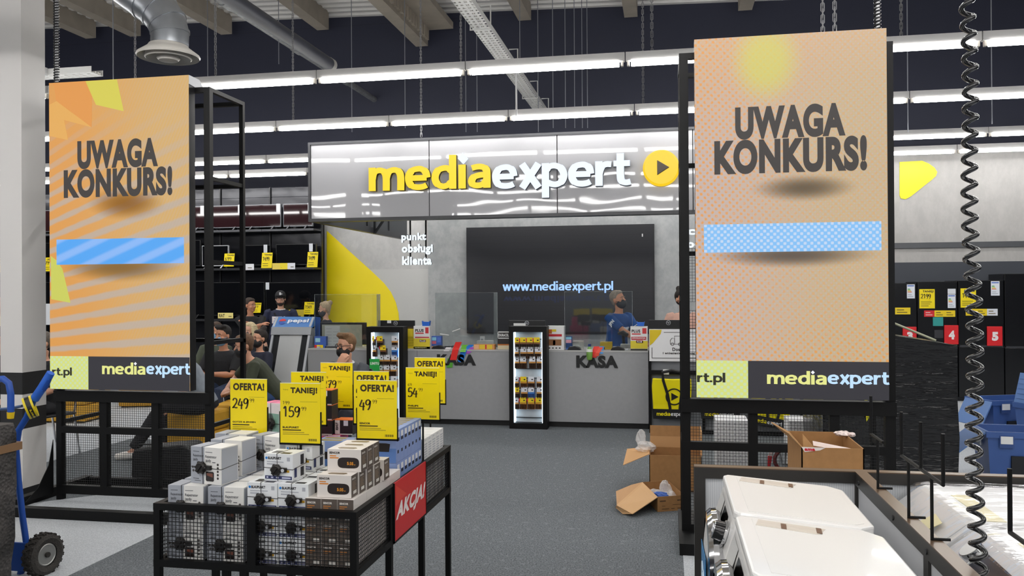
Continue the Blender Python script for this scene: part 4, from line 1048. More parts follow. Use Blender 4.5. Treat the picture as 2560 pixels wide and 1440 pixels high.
# ---------------------------------------------------------------- people
def blend(g, name, m, parent, voxel, smooth=6, mats=None):
    """fuse overlapping closed shapes into one continuous surface"""
    o = g.obj(name, m, None)
    r = o.modifiers.new('fuse', 'REMESH'); r.mode = 'VOXEL'; r.voxel_size = voxel; r.use_smooth_shade = True
    s = o.modifiers.new('soften', 'SMOOTH'); s.factor = .5; s.iterations = smooth
    dg = bpy.context.evaluated_depsgraph_get()
    me = bpy.data.meshes.new_from_object(o.evaluated_get(dg), depsgraph=dg)
    o.modifiers.clear(); old = o.data; o.data = me; bpy.data.meshes.remove(old); me.name = name
    me.shade_smooth()
    if parent: o.parent = parent
    return o
def loft(g, rows, fwd, n=18, m=0, inf=0.0):
    """rows: centre, half width, half depth"""
    o = len(g.v); X = Vector((1, 0, 0))
    for c, a, b in rows:
        for k in range(n):
            q = 2*PI*k/n; g.v.append(tuple(Vector(c)+X*((a+inf)*math.cos(q))+fwd*((b+inf)*math.sin(q))))
    for i in range(len(rows)-1):
        for k in range(n):
            k2 = (k+1) % n; g.f.append((o+i*n+k, o+i*n+k2, o+(i+1)*n+k2, o+(i+1)*n+k)); g.mi.append(m)
    g.f.append(tuple(o+k for k in range(n))[::-1]); g.f.append(tuple(o+(len(rows)-1)*n+k for k in range(n))); g.mi += [m, m]
def ik(a, w, l1, l2, pole):
    a, w = Vector(a), Vector(w); d = w-a; L = min(d.length, (l1+l2)*.995); d.normalize(); w = a+d*L
    x = (l1*l1-l2*l2+L*L)/(2*L); h = math.sqrt(max(0, l1*l1-x*x)); p = Vector(pole); p = p-d*p.dot(d); p.normalize()
    return a+d*x+p*h, w
def hand(g, w, d, palm, side, curl=.45, s=1.0):
    """palm and five separate fingers; side = direction of the thumb"""
    w, d = Vector(w), Vector(d).normalized(); p = Vector(palm); p = (p-d*p.dot(d)).normalized(); l = d.cross(p)
    if l.dot(Vector(side)) < 0: l = -l
    for t in (-.024, -.008, .008, .024):
        g.ring([w+l*t*.6, w+d*.045*s+l*t, w+d*.088*s+l*t*1.1], [.015*s, .0145*s, .0105*s], 8)
    for t, ln in ((.028, .068), (.0095, .078), (-.0095, .072), (-.028, .056)):
        b = w+d*.085*s+l*t*1.12; dd = d.copy(); pts = [b]; 
        for k in range(3):
            a = curl*(.5+.35*k); dd = (d*math.cos(curl*(.6+.8*k))+p*math.sin(curl*(.6+.8*k))); pts.append(pts[-1]+dd*ln*s*(.42, .32, .26)[k])
        g.ring(pts, [.0098*s, .0092*s, .0085*s, .0072*s], 8)
    b = w+d*.025*s+l*.026*s
    g.ring([b, b+(l*.6+d*.6+p*.3)*.038*s, b+(l*.45+d*1.25+p*.55)*.05*s, b+(l*.3+d*1.7+p*.8)*.055*s], [.014*s, .0115*s, .010*s, .008*s], 8)
SKIN = mat('d8a184', .5, name='skin'); SKIN2 = mat('c48a6c', .5, name='skin_tanned'); SKIN3 = mat('dcaa90', .5, name='skin_fair')
def person(label, loc, rz, pose='stand', skin=SKIN, shirt='22232a', trousers='22252c', sleeve=.45, hair='short', hairc='2a211b', mask=None, glasses=None, yaw=0, pitch=0, roll=0, lean=.03,
           hands=(None, None), poles=((-.6, .5, -.6), (.6, .5, -.6)), palms=None, knees=None, ankles=None, k=1.0, seat=.46, cap=None, shoes='e8e6e2', female=False, collar=None, beard=None, extra=None, vox=.0085, curl=.5, wide=1.0):
    t = thing('person', label, 'person', loc, rz)
    t.scale = (k, k, k)
    V = Vector
    hz = .93 if pose == 'stand' else seat+.10
    P = V((0, 0, hz)); s = V((0, -math.sin(lean), math.cos(lean))); f = V((0, math.cos(lean), math.sin(lean)))
    sw = (.165 if female else .19)*wide
    torso = [(P-s*.10, .12*wide, .09), (P-s*.03, .168*wide, .118), (P+s*.05, .165*wide, .118), (P+s*.15, .142*wide if female else .155*wide, .105), (P+s*.27, .152*wide, .112), (P+s*.37, .165*wide, .11), (P+s*.44, sw*.86, .085), (P+s*.485, .085, .06)]
    shl = [P+s*.44+V((q*sw, 0, 0)) for q in (-1, 1)]
    nk = P+s*.475
    hb = nk+V((0, -math.sin(lean*.8+.18), math.cos(lean*.8+.18)))*.095
    M = Matrix.Rotation(yaw, 3, 'Z') @ Matrix.Rotation(-pitch, 3, 'X') @ Matrix.Rotation(roll, 3, 'Y')
    def hd(x, y, z): return hb+M @ V((x, y, z))
    body = G(); loft(body, torso, f)
    body.ring([nk-s*.02, nk+(hb-nk)*.6, hb+M @ V((0, .01, .03))], [.062, .052, .055] if not female else [.055, .045, .048], 14)
    # arms
    arms = []
    for i, q in enumerate((-1, 1)):
        w = hands[i]
        if w is None: w = shl[i]+V((q*.07, -.10, -.50)) if pose == 'stand' else V((q*.13, -.34, hz+.12))
        e, w = ik(shl[i], w, .29, .26, poles[i])
        arms.append((shl[i], e, w, q))
        a0 = shl[i]+V((-q*.03, 0, -.01))
        body.ring([a0, shl[i], shl[i]*.6+e*.4, e, e*.7+w*.3, w*.8+e*.2, w], [.055, .056, .05, .041, .043, .032, .027], 12)
        d = (w-e).normalized(); pal = (palms[i] if palms and palms[i] else V((-q*.3, .2, -1)))
        hand(body, w, d, pal, V((-q, -.2, .2)), curl)
    legs = []
    for i, q in enumerate((-1, 1)):
        h = P+V((q*.088, 0, -.02))
        if pose == 'stand': kn, an = V((q*.105, -.025, .50)), V((q*.115, .02, .085))
        else: kn, an = V((q*.15, -.43, hz-.01)), V((q*.14, -.40, .085))
        if knees and knees[i]: kn = V(knees[i])
        if ankles and ankles[i]: an = V(ankles[i])
        legs.append((h, kn, an, q))
        body.ring([h, h*.6+kn*.4, kn, kn*.7+an*.3, kn*.3+an*.7, an], [.092, .082, .058, .058, .043, .036], 12)
        body.ring([an, an+V((0, -.08, -.045)), an+V((0, -.17, -.055))], [.036, .034, .024], 10); body.ball(an+V((0, .03, -.045)), .034, 10)
    # head, facing -y
    body.ball(hd(0, .012, .135), .1, 18, sc=(.80, .98, .96), M=M.to_4x4())
    body.ball(hd(0, -.022, .075), .082, 16, sc=(.80, .86, 1.0), M=M.to_4x4())
    body.ball(hd(0, -.058, .015), .036, 12, sc=(.95, .8, .75), M=M.to_4x4())
    body.ring([hd(0, -.082, .112), hd(0, -.104, .078), hd(0, -.090, .066)], [.009, .0145, .012], 8)
    for q in (-1, 1):
        body.ball(hd(q*.080, .018, .095), .03, 10, sc=(.35, .62, 1.0), M=M.to_4x4())
        body.ball(hd(q*.034, -.072, .122), .02, 8, sc=(1.2, .6, .5), M=M.to_4x4()); body.ball(hd(q*.045, -.055, .07), .026, 8)
    bo = blend(body, 'body', skin, t, vox, 3)
    for q in (-1, 1):
        G().ball(hd(q*.033, -.0805, .104), .0115, 10, sc=(1.2, .5, .5), M=M.to_4x4()).obj('eye', [mat('c9c0b8', .3)], t, smooth=True)
        G().ball(hd(q*.033, -.0862, .104), .0058, 8, sc=(1, .6, .9)).obj('iris', [mat('2a1d16', .3)], t, smooth=True)
        hcol = hairc if hairc else '2a211b'
        G().ring([hd(q*.014, -.0905, .126), hd(q*.034, -.091, .131), hd(q*.052, -.081, .126)], [.004, .005, .003], 6).obj('eyebrow', mat(hcol, .8), t, smooth=True)
    if not mask: G().ring([hd(-.024, -.0845, .036), hd(0, -.0945, .037), hd(.024, -.0845, .036)], [.003, .006, .003], 8).obj('mouth', mat('a5605a', .5), t, smooth=True)
    if beard: 
        b = G(); b.ball(hd(0, -.05, .012), .047, 12, sc=(1.05, .85, .8), M=M.to_4x4())
        for q in (-1, 1): b.ring([hd(q*.066, -.005, .09), hd(q*.063, -.03, .035), hd(q*.03, -.07, .005)], [.012, .016, .02], 8)
        blend(b, 'beard', mat(beard, .9), t, .007, 3)
    # hair
    if hair:
        g = G()
        if hair == 'buzz': g.ball(hd(0, .018, .14), .1025, 18, sc=(.82, .98, .97), M=M.to_4x4())
        else:
            g.ball(hd(0, .026, .150), .104, 18, sc=(.84, .93, .93), M=M.to_4x4()); g.ball(hd(0, -.03, .195), .052, 14, sc=(1.25, .9, .75), M=M.to_4x4())
            g.ball(hd(0, .06, .09), .062, 12, sc=(1.05, .7, 1.0), M=M.to_4x4())
        if hair == 'quiff':
            for q in range(6): g.ring([hd(-.05+.02*q, .0, .215), hd(-.052+.02*q, -.055, .228), hd(-.05+.02*q, -.078, .205)], [.028, .024, .012], 8)
        if hair == 'bob':
            for a in range(9):
                q = -1.9+3.8*a/8; x, y = .088*math.sin(q), .02+.09*math.cos(q)
                g.ring([hd(x*.8, y*.8, .19), hd(x*1.02, y, .10), hd(x*1.08, y+.004, .01), hd(x*.95, y-.005, -.06)], [.03, .034, .034, .018], 8)
        if hair == 'bun':
            g.ball(hd(0, .105, .205), .046, 12); g.ball(hd(.02, .12, .222), .024, 8); g.ball(hd(-.02, .115, .232), .02, 8); g.ball(hd(.0, .06, .02), .03, 8)
        if hair == 'topbun': g.ball(hd(0, .07, .255), .04, 12); g.ball(hd(0, .05, .23), .05, 10)
        blend(g, 'hair', mat(hairc, .75, noise=.25, nscale=60), t, .009, 3)
    if cap:
        g = G(); g.ball(hd(0, .012, .158), .112, 20, sc=(.86, 1.0, .88), M=M.to_4x4())
        c = [hd(.085*math.sin(a), -.055-.085*math.cos(a)+.0, .165+.0*a) for a in [(-1.5+3*i/10) for i in range(11)]]
        inn = [hd(.08*math.sin(a), -.04-.02*math.cos(a), .172) for a in [(-1.5+3*i/10) for i in range(11)]]
        n = len(c); vs = c+inn+[v+M @ V((0, 0, -.008)) for v in c]+[v+M @ V((0, 0, -.008)) for v in inn]
        g2 = G(); fs = []
        for i in range(n-1): fs += [(i, i+1, n+i+1, n+i), (2*n+i, 3*n+i, 3*n+i+1, 2*n+i+1), (i, 2*n+i, 2*n+i+1, i+1)]
        g2.add(vs, fs); co = blend(g, 'cap', mat(cap, .7), t, .01, 3); g2.obj('cap_brim', mat(cap, .6), co)
        e = G(); e.cbox(hd(0, -.096, .195), (.03, .006, .045), M=M.to_4x4()); e.cbox(hd(0.012, -.097, .19), (.05, .005, .012), M=M.to_4x4()); e.obj('cap_emblem', mat('e8e8e8', .5), co)
    if mask:
        g = G(); g.ball(hd(0, -.036, .043), .077, 18, sc=(.96, .98, .92), M=M.to_4x4())
        mo = blend(g, 'face_mask', mat(mask, .6), t, .008, 2)
        for q in (-1, 1): G().ring([hd(q*.062, -.045, .07), hd(q*.08, .012, .09)], .0025, 6).obj('ear_loop', mat(mask, .6), mo)
    if glasses:
        g = G()
        for q in (-1, 1):
            g.ring([hd(q*.035+.026*math.cos(a), -.1+.006*abs(math.cos(a)), .102+.02*math.sin(a)) for a in [2*PI*i/14 for i in range(14)]], .0032, 6, closed=True)
            g.ring([hd(q*.06, -.094, .108), hd(q*.08, -.05, .11), hd(q*.083, .02, .108)], .003, 6)
        g.ring([hd(-.012, -.1, .106), hd(0, -.104, .109), hd(.012, -.1, .106)], .003, 6)
        g.obj('glasses', mat(glasses, .4), t)
    # clothes
    g = G(); loft(g, [(c, a, b) for c, a, b in torso[1:]], f, inf=.014)
    for a, e, w, q in arms:
        a0 = a+V((-q*.04, 0, 0))
        if sleeve <= .5:
            u = sleeve*2; g.ring([a0, a, a*(1-u*.5)+e*u*.5, a*(1-u)+e*u], [.062, .066, .064, .060], 12)
        else:
            u = (sleeve-.5)*2; g.ring([a0, a, a*.5+e*.5, e, e*(1-u*.5)+w*u*.5, e*(1-u)+w*u], [.064, .068, .06, .054, .05, .04], 12)
    if pose == 'stand': loft(g, [(P-V((0, 0, .05)), .176*wide, .125), (P+s*.06, .172*wide, .122)], f, inf=.012)
    sh = blend(g, 'top', mat(shirt, .8, noise=.08, nscale=18, bump=.25, bscale=12), t, .011, 3)
    if collar:
        loft_g = G(); loft_g.ring([nk+V((.072*math.cos(a), .06*math.sin(a)-.006, .012*math.sin(a)+.012)) for a in [2*PI*i/16 for i in range(16)]], .013, 6, closed=True); loft_g.obj('collar', mat(collar, .7), sh, smooth=True)
    g = G(); loft(g, [(P-s*.09, .14*wide, .105), (P-s*.03, .17*wide, .12), (P+s*.06, .166*wide, .118)], f, inf=.008)
    for h, kn, an, q in legs: g.ring([h, h*.6+kn*.4, kn, kn*.6+an*.4, an+V((0, 0, .03))], [.1, .092, .072, .068, .058], 12)
    blend(g, 'trousers', mat(trousers, .8, noise=.12, nscale=14), t, .013, 3)
    for h, kn, an, q in legs:
        g = G(); g.ball(an+V((0, .02, -.04)), .046, 12, sc=(.9, 1.2, .85)); g.ring([an+V((0, .01, -.035)), an+V((0, -.09, -.045)), an+V((0, -.18, -.052))], [.046, .044, .032], 12)
        so = blend(g, 'shoe', mat(shoes, .6), t, .01, 2)
    if extra: extra(t, sh, dict(P=P, s=s, f=f, hd=hd, nk=nk, arms=arms, M=M, torso=torso))
    return t
def chest_print(word, colr, z0, z1, w=.2, rows=1, red=None):
    def fn(t, sh, J):
        g = G(); P, s, f = J['P'], J['s'], J['f']
        a = P+s*z0-f*.142; b = P+s*z1-f*.138
        g2 = text_mesh(word, .07)
        vs = []
        for u, v in g2[0]:
            x = (u-.5)*w; q = a*(1-v)+b*v; vs.append(q+Vector((x, 0, 0))+f*(x*x*1.9))
        g.add(vs, g2[1]); g.obj('chest_print', mat(colr, .6), sh)
        if red:
            g = G(); vs = [q-f*.001+Vector((.004, 0, -.005)) for q in vs]; g.add([v+f*.003 for v in vs], g2[1]); g.obj('chest_print', mat(red, .6), sh)
    return fn
def at_px(px, py, y): return PY(px, py, y)
def ground(px, y): p = PY(px, 800, y); return (p.x, p.y, 0)
# --- standing staff and guests along the television wall
def strap(t, sh, J):
    chest_print('FZA', 'e9e3e4', .25, .37, .27, red='b8323c')(t, sh, J)
    P, s, f = J['P'], J['s'], J['f']
    G().ring([P+s*.43-f*.10+Vector((-.10, 0, 0)), P+s*.3-f*.136+Vector((-.02, 0, 0)), P+s*.1-f*.145+Vector((.1, 0, 0)), P+s*.0-f*.10+Vector((.17, 0, 0))], .012, 6).obj('bag_strap', mat('1b1b1d', .7), sh)
person('standing man in navy sweater with printed chest, black cap and glasses, by the television wall', ground(702, 13.45), .35, k=.99, shirt='262b45', trousers='25262b', sleeve=.97, hair=None, cap='1c1d22', glasses='2a2426', beard='2e2522', collar='e9e6e2', skin=SKIN3, extra=strap, yaw=.05, wide=1.12)
def badge(t, sh, J):
    P, s, f = J['P'], J['s'], J['f']
    g = G()
    c = P+s*.26-f*.142
    g.ring([c+Vector((.075*math.cos(a), .003, .075*math.sin(a)*1.2)) for a in [2*PI*i/5-.3 for i in range(5)]], .006, 4, closed=True)
    g.add([c+Vector((.055*math.cos(a)*(1 if i % 2 else .4), -.004, .06*math.sin(a)*(1 if i % 2 else .45))) for i, a in enumerate([2*PI*i/10 for i in range(10)])], [tuple(range(10))])
    g.obj('chest_print', mat('e6e6e6', .6), sh)
person('standing man in black T-shirt with folded arms and white chest emblem beside the frame', ground(625, 12.5), .75, k=.93, shirt='1d1d20', trousers='1f2024', hairc='3a2d26', yaw=.55, extra=badge, skin=SKIN2,
       hands=((.12, -.26, 1.27), (-.12, -.25, 1.31)), poles=((-.9, .1, -.5), (.9, .1, -.5)), wide=1.12)
person('woman with blond hair bun, black mask and black top behind the drinks cooler', ground(818, 12.1), -1.35, k=.895, female=True, shirt='23242a', trousers='23242a', hair='bun', hairc='b8a284', mask='3a3a40', skin=SKIN3, pitch=-.1, sleeve=.9)
def jpn(t, sh, J):
    chest_print('Super', 'e6ecf4', .26, .33, .2)(t, sh, J)
    a, e, w, q = J['arms'][0]
    c = a*.55+e*.45
    g = G(); vs, fs, _ = text_mesh('JPN', .07)
    o = (a-e).normalized(); sd = Vector((-1, -.15, 0)).normalized(); cr_ = o.cross(sd).normalized()
    g.add([c+sd*.073+cr_*((u-.5)*.1)+o*((v-.5)*.062) for u, v in vs], fs); g.obj('sleeve_print', mat('e6ecf4', .6), sh)
cash = person('cashier in blue printed T-shirt and black mask, scanning behind the right cash desk', ground(1540, 11.25), .85, k=.985, shirt='1f4d8c', trousers='24304a', hair='short', hairc='8a7f72', mask='2a2c32', skin=SKIN2, yaw=.25, pitch=.22, lean=.10, sleeve=.42,
       hands=((-.02, -.50, 1.03), (.14, -.44, 1.02)), extra=jpn, palms=(Vector((.4, 0, -1)), Vector((-.4, 0, -1))), curl=.8)
person('woman in pale pink top with dark hair, half hidden behind the right screen post', ground(1706, 11.3), .2, k=.985, female=True, shirt='e3b6a4', trousers='2a2b30', hair='topbun', hairc='221b18', mask='2a2c32', skin=SKIN, yaw=.4, pitch=.1, sleeve=.4)
# --- seated audience
def seated(label, px, py_top, y, rz, **k): return person(label, ground(px, y), rz, 'sit', **k)
seated('seated man in black polo shirt with blue mask and wristwatch, dark swept hair', 566, 807, 9.5, -.05, k=.975, seat=.43, shirt='1c1d21', trousers='2c3a55', hair='quiff', hairc='1f1b1a', mask='7fb0d6', sleeve=.42, lean=.12, yaw=-.25, skin=SKIN2, wide=1.1,
       hands=((-.12, -.42, .72), (.05, -.40, .74)), extra=lambda t, sh, J: G().ring([J['arms'][0][2]+(J['arms'][0][1]-J['arms'][0][2])*.1, J['arms'][0][2]+(J['arms'][0][1]-J['arms'][0][2])*.2], .036, 12).obj('wristwatch', mat('1a1a1c', .4), t))
seated('seated man with blue mask and olive shirt behind the man in black polo', 541, 808, 10.35, -.1, k=.975, seat=.43, shirt='4d5345', trousers='2a2c30', hairc='4a382c', mask='7fb0d6', yaw=.0, skin=SKIN)
seated('seated woman with long pale blond hair and black mask', 626, 808, 11.15, .0, k=.95, seat=.43, female=True, shirt='26262b', trousers='25262b', hair='bob', hairc='d2bf98', mask='222226', skin=SKIN3, yaw=-.2)
seated('seated woman with dark hair in a high bun and black mask, navy top', 652, 815, 10.0, -.35, k=.915, seat=.43, female=True, shirt='23273a', trousers='26282e', hair='topbun', hairc='2b2320', mask='1f1f23', skin=SKIN, yaw=-.2, pitch=.05, sleeve=.4)
seated('seated man in olive green T-shirt and jeans leaning forward, black mask', 690, 847, 8.75, -1.0, k=1.0, shirt='3d4232', trousers='2f4a78', hairc='6b4f3a', hair='short', mask='232326', lean=.62, yaw=.1, pitch=-.15, skin=SKIN, wide=1.12, sleeve=.42, seat=.44,
       hands=((-.15, -.52, .62), (.12, -.50, .60)), poles=((-.6, -.2, -.3), (.6, .2, -.4)))
def lapel(t, sh, J):
    P, s, f = J['P'], J['s'], J['f']
    G().prism([(-.03, .30), (.03, .30), (.012, .42), (-.012, .42)], -.004, .004, 'xz').obj('knitted_vest', mat('5c2a30', .8), sh).matrix_local = Matrix.Translation(P-f*.132+s*.0) @ Matrix.Rotation(0, 4, 'X')
    a, e, w, q = J['arms'][0]
    G().ring([w+(e-w)*.08, w+(e-w)*.17], .04, 12).obj('wristband', mat('1a1a1c', .5), t)
seated('seated man in grey jacket with dark glasses resting his hand on his black mask', 872, 838, 8.0, -.05, k=.945, shirt='54585e', trousers='2a2d36', hairc='7a5a3c', hair='quiff', mask='1d1b1c', glasses='1c1a1c', lean=.10, yaw=-.55, pitch=-.02, sleeve=.92, skin=SKIN,
       hands=((-.02, -.21, 1.045), (-.05, -.26, .83)), poles=((-.75, -.1, -1), (.9, .1, -.5)), palms=(Vector((.2, 1, .3)), None), curl=.75, collar='dfe3ea', extra=lapel, seat=.455)
seated('seated man with glasses and black mask between the white column and the left screen', 113, 845, 7.6, -.3, k=.96, shirt='1d1d20', trousers='26262a', hairc='6b625a', hair='buzz', mask='1c1c1f', glasses='7a2a2a', yaw=-.3)
person('standing person in pale yellow shirt at the left picture edge behind the column', ground(-8, 9.6), .4, k=.99, shirt='d8cf9a', trousers='202126', hairc='33291f', yaw=.3, hands=((-.10, -.32, 1.12), (.10, -.36, 1.14)), wide=1.1)
seated('seated person in dark clothes at the left picture edge holding their hands together', -4, 860, 8.0, -.1, k=.98, shirt='1c1d22', trousers='1c1d22', hairc='5a4632', glasses='6a4a2a', hands=((-.05, -.36, .70), (.06, -.36, .71)), sleeve=.9)
def stripe(t, sh, J):
    g = G(); vs, fs, _ = text_mesh('JUST ATHLETIC', .05); 
    return
seated('seated person in black trousers with white sneakers, legs seen through the left wire mesh', 512, 985, 8.05, -1.2, k=1.0, shirt='8d959e', trousers='1b1b1f', hairc='3a2c22', mask='7fb0d6', lean=.45, sleeve=.42, shoes='e6e2dc', seat=.43,
       hands=((-.16, -.36, .50), (.10, -.36, .62)), knees=((-.14, -.40, .53), (.20, -.40, .53)), ankles=((-.13, -.44, .085), (.20, -.66, .085)))
# ---------------------------------------------------------------- washing machine island
GRAIL = mat('3b3937', .35, .4, name='bronze_rail'); RIB = None
def ribbed():
    t = NT('ribbed_white_panel'); X = t.xyz()
    s = t.math('SINE', t.math('MULTIPLY', t.math('ADD', X[0], X[1]), 700)); t.L(t.mix(t.step(s, -.2, .8), lin('cfd2d6'), lin('dfe1e4')), t.b.inputs['Base Color']); t.b.inputs['Roughness'].default_value = .4; return t.m
RIB = ribbed()
BZ = .955; BX0, BXM, BY = .104, .742, 3.565
t = thing('low_barrier', 'low fence with dark metal rail and white ribbed panels around the washing machines', 'barrier', (BXM, BY, 0))
g = G()
g.box(BX0, BY, BZ-.045, 2.2, BY+.045, BZ).box(BXM, -.5, BZ-.05, BXM+.045, BY, BZ)
for x in (BX0, BXM-.0, 1.5): g.box(x, BY+.002, 0, x+.045, BY+.043, BZ-.045)
for y in (2.62, 1.7, .8, -.1): g.box(BXM+.004, y, 0, BXM+.04, y+.045, BZ-.05)
wobj(g, 'rail', GRAIL, t)
wobj(G().box(BX0, BY, BZ, 2.2, BY+.045, BZ+.004).box(BXM, -.5, BZ, BXM+.045, BY, BZ+.004), 'rail_top_reflection', mat('6a5644', .3, .3), t)  # brownish reflection along the rail tops, painted on as thin brown strips
for a, b in ((BX0+.045, BXM), (BXM+.045, 1.5), (1.545, 2.2)): wobj(G().box(a, BY+.015, .06, b, BY+.03, BZ-.045), 'panel', RIB, t)
for a, b in ((2.665, BY), (1.745, 2.62), (.845, 1.7), (-.055, .8)): wobj(G().box(BXM+.012, a, .06, BXM+.03, b, BZ-.05), 'panel', mat('d5d7db', .4), t)
g = G()
for y in (3.5, 2.99, 2.62, 2.2): g.cyl((BXM, y, BZ-.028), (BXM-.004, y, BZ-.028), .009, 10)
wobj(g, 'bolts', mat('2a2a2c', .4), t)
# plinth and washers
struct(G().box(.06, -.4, 0, .735, 3.5, .085).obj('trim_20', mat('c9cbce', .5)))
CHROME = mat('e8e8ea', .08, 1.0, name='chrome'); APPL = mat('f2f1ef', .28, coat=.3, name='white_enamel'); DISP = mat('141312', .15)
def washer(label, y0):
    D, Wd, H = .475, .585, .85
    t = thing('washing_machine', label, 'washing machine', (.178, y0, .125))
    TM = Matrix.Translation((0, 0, H)) @ Matrix.Rotation(.085, 4, 'Y') @ Matrix.Translation((0, 0, -H))
    prof = [(.012, 0), (D, 0), (D, H-.068), (.05, H-.033), (.032, H-.05), (.0, H-.16), (.0, .03)]
    G().prism(prof, .004, Wd-.004, 'xz').obj('body', APPL, t, bevel=.006)
    top = G().prism([(.045, .006), (D-.05, .0), (D, .05), (D, Wd-.05), (D-.05, Wd), (.045, Wd-.006), (.03, Wd-.03), (.03, .03)], H-.03, H, 'xy').obj('top_plate', APPL, t, bevel=.008); top.matrix_local = TM
    G().prism([(.08, .035), (D-.06, .03), (D-.03, .06), (D-.03, Wd-.06), (D-.06, Wd-.03), (.08, Wd-.035)], H, H+.0015, 'xy').obj('top_inset', mat('efeeeb', .3, coat=.2), top)
    G().prism([(.085, Wd-.11), (.27, Wd-.13), (.30, Wd-.06), (.10, Wd-.04)], H+.0016, H+.003, 'xy').obj('document_bag', mat('dcd6cd', .1, bump=.25, bscale=9), top)
    for a in (.16, .265): G().prism([(a, Wd-.118), (a+.016, Wd-.12), (a+.022, Wd-.062), (a+.006, Wd-.06)], H+.003, H+.0042, 'xy').obj('tape_strip', mat('6b4a35', .3), top)
    # control panel on the sloped front edge
    def fr(z): return 0 if z < H-.16 else .032*(z-(H-.16))/.11
    n = Vector((-.96, 0, .28)).normalized(); 
    g = G().add([(.004-.001, .20, H-.145), (.004-.001, .36, H-.145), (.026, .36, H-.07), (.026, .20, H-.07)], [(0, 1, 2, 3)]); g.v = [(x-.002, y, z) for x, y, z in g.v]; g.obj('display', DISP, t)
    g = G().add([(.0, .40, H-.15), (.0, .56, H-.15), (.028, .56, H-.062), (.028, .40, H-.062)], [(0, 1, 2, 3)]); g.v = [(x-.002, y, z) for x, y, z in g.v]; g.obj('drawer_front', mat('e2e2e0', .3), t)
    c = Vector((.014, .13, H-.108)); kb = G().cyl(c, c+n*.045, .036, 24, r2=.032).obj('dial', mat('1b1a1a', .12, coat=.5), t, smooth=.6)
    G().cyl(c, c+n*.012, .041, 24).cyl(c+n*.043, c+n*.047, .030, 24).obj('dial_ring', CHROME, kb, smooth=.6)
    # porthole door, bulging
    cy_, cz = Wd/2, .53; R = .25
    d = G().lathe([(R*.98, -.0), (R, -.012), (R*.99, -.03), (R*.94, -.045), (R*.84, -.048)], (0, cy_, cz), 48, axis='x', cap=False).obj('door_ring', CHROME, t, smooth=.5)
    G().lathe([(R*.87, -.042), (R*.6, -.052), (.001, -.056)], (0, cy_, cz), 48, axis='x').obj('door_cover', mat('e4e3e1', .3), d, smooth=.6)
    s = G()
    s.prism([(cy_-.17, cz-.16), (cy_+.15, cz-.16), (cy_+.17, cz+.09), (cy_-.17, cz+.12)], -.0585, -.0565, 'yz').obj('blue_sticker', mat('2f86c4', .35), d)
    cl = []
    for k in range(15):
        a = PI*k/14; cl.append((-.0592, cy_+.10*math.cos(a), cz-.03+.08*math.sin(a)*(1+.25*math.sin(3*a))))
    G().ring(cl, .003, 6).ring([(p[0], cy_+(p[1]-cy_)*.6, p[2]-.035) for p in cl], .003, 6).obj('cloud_mark', mat('d8ecf6', .4), d)
    g = G().cbox((-.006, cy_-R-.02, cz), (.03, .03, .12)).obj('hinge', mat('d0d0d0', .3), t)
    for q in ((.05, .05), (.05, Wd-.05), (D-.05, .05), (D-.05, Wd-.05)): G().cyl((q[0], q[1], -.04 if q[0] < .1 else .0), (q[0], q[1], .003), .02, 10).obj('foot', mat('2a2a2a', .6), t)
    return t
washer('white front-loading washing machine in the lower right, nearest to the camera', 2.193)
washer('white front-loading washing machine behind the nearest one, by the barrier corner', 2.797)
# film-wrapped machines beyond the barrier
FILM = None
def film():
    t = NT('clear_stretch_film'); X = t.xyz(); tr = t.n('BsdfTransparent'); gl = t.n('BsdfGlossy'); gl.inputs['Roughness'].default_value = .06; gl.inputs[0].default_value = (.95, .95, .95, 1)
    n = t.n('TexNoise'); n.inputs['Scale'].default_value = 4; n.inputs['Detail'].default_value = 1.5; mp = t.n('Mapping'); mp.inputs['Scale'].default_value = (1, 3, 1); t.L(t.tc.outputs['Object'], mp.inputs[0]); t.L(mp.outputs[0], n.inputs['Vector'])
    u = t.n('Bump'); u.inputs['Strength'].default_value = .6; u.inputs['Distance'].default_value = .02; t.L(n.outputs['Fac'], u.inputs['Height']); t.L(u.outputs[0], gl.inputs['Normal'])
    mx = t.n('MixShader'); mx.inputs[0].default_value = .13; t.L(tr.outputs[0], mx.inputs[1]); t.L(gl.outputs[0], mx.inputs[2])
    out = [q for q in t.t.nodes if q.type == 'OUTPUT_MATERIAL'][0]; t.L(mx.outputs[0], out.inputs[0]); return t.m
FILM = film()
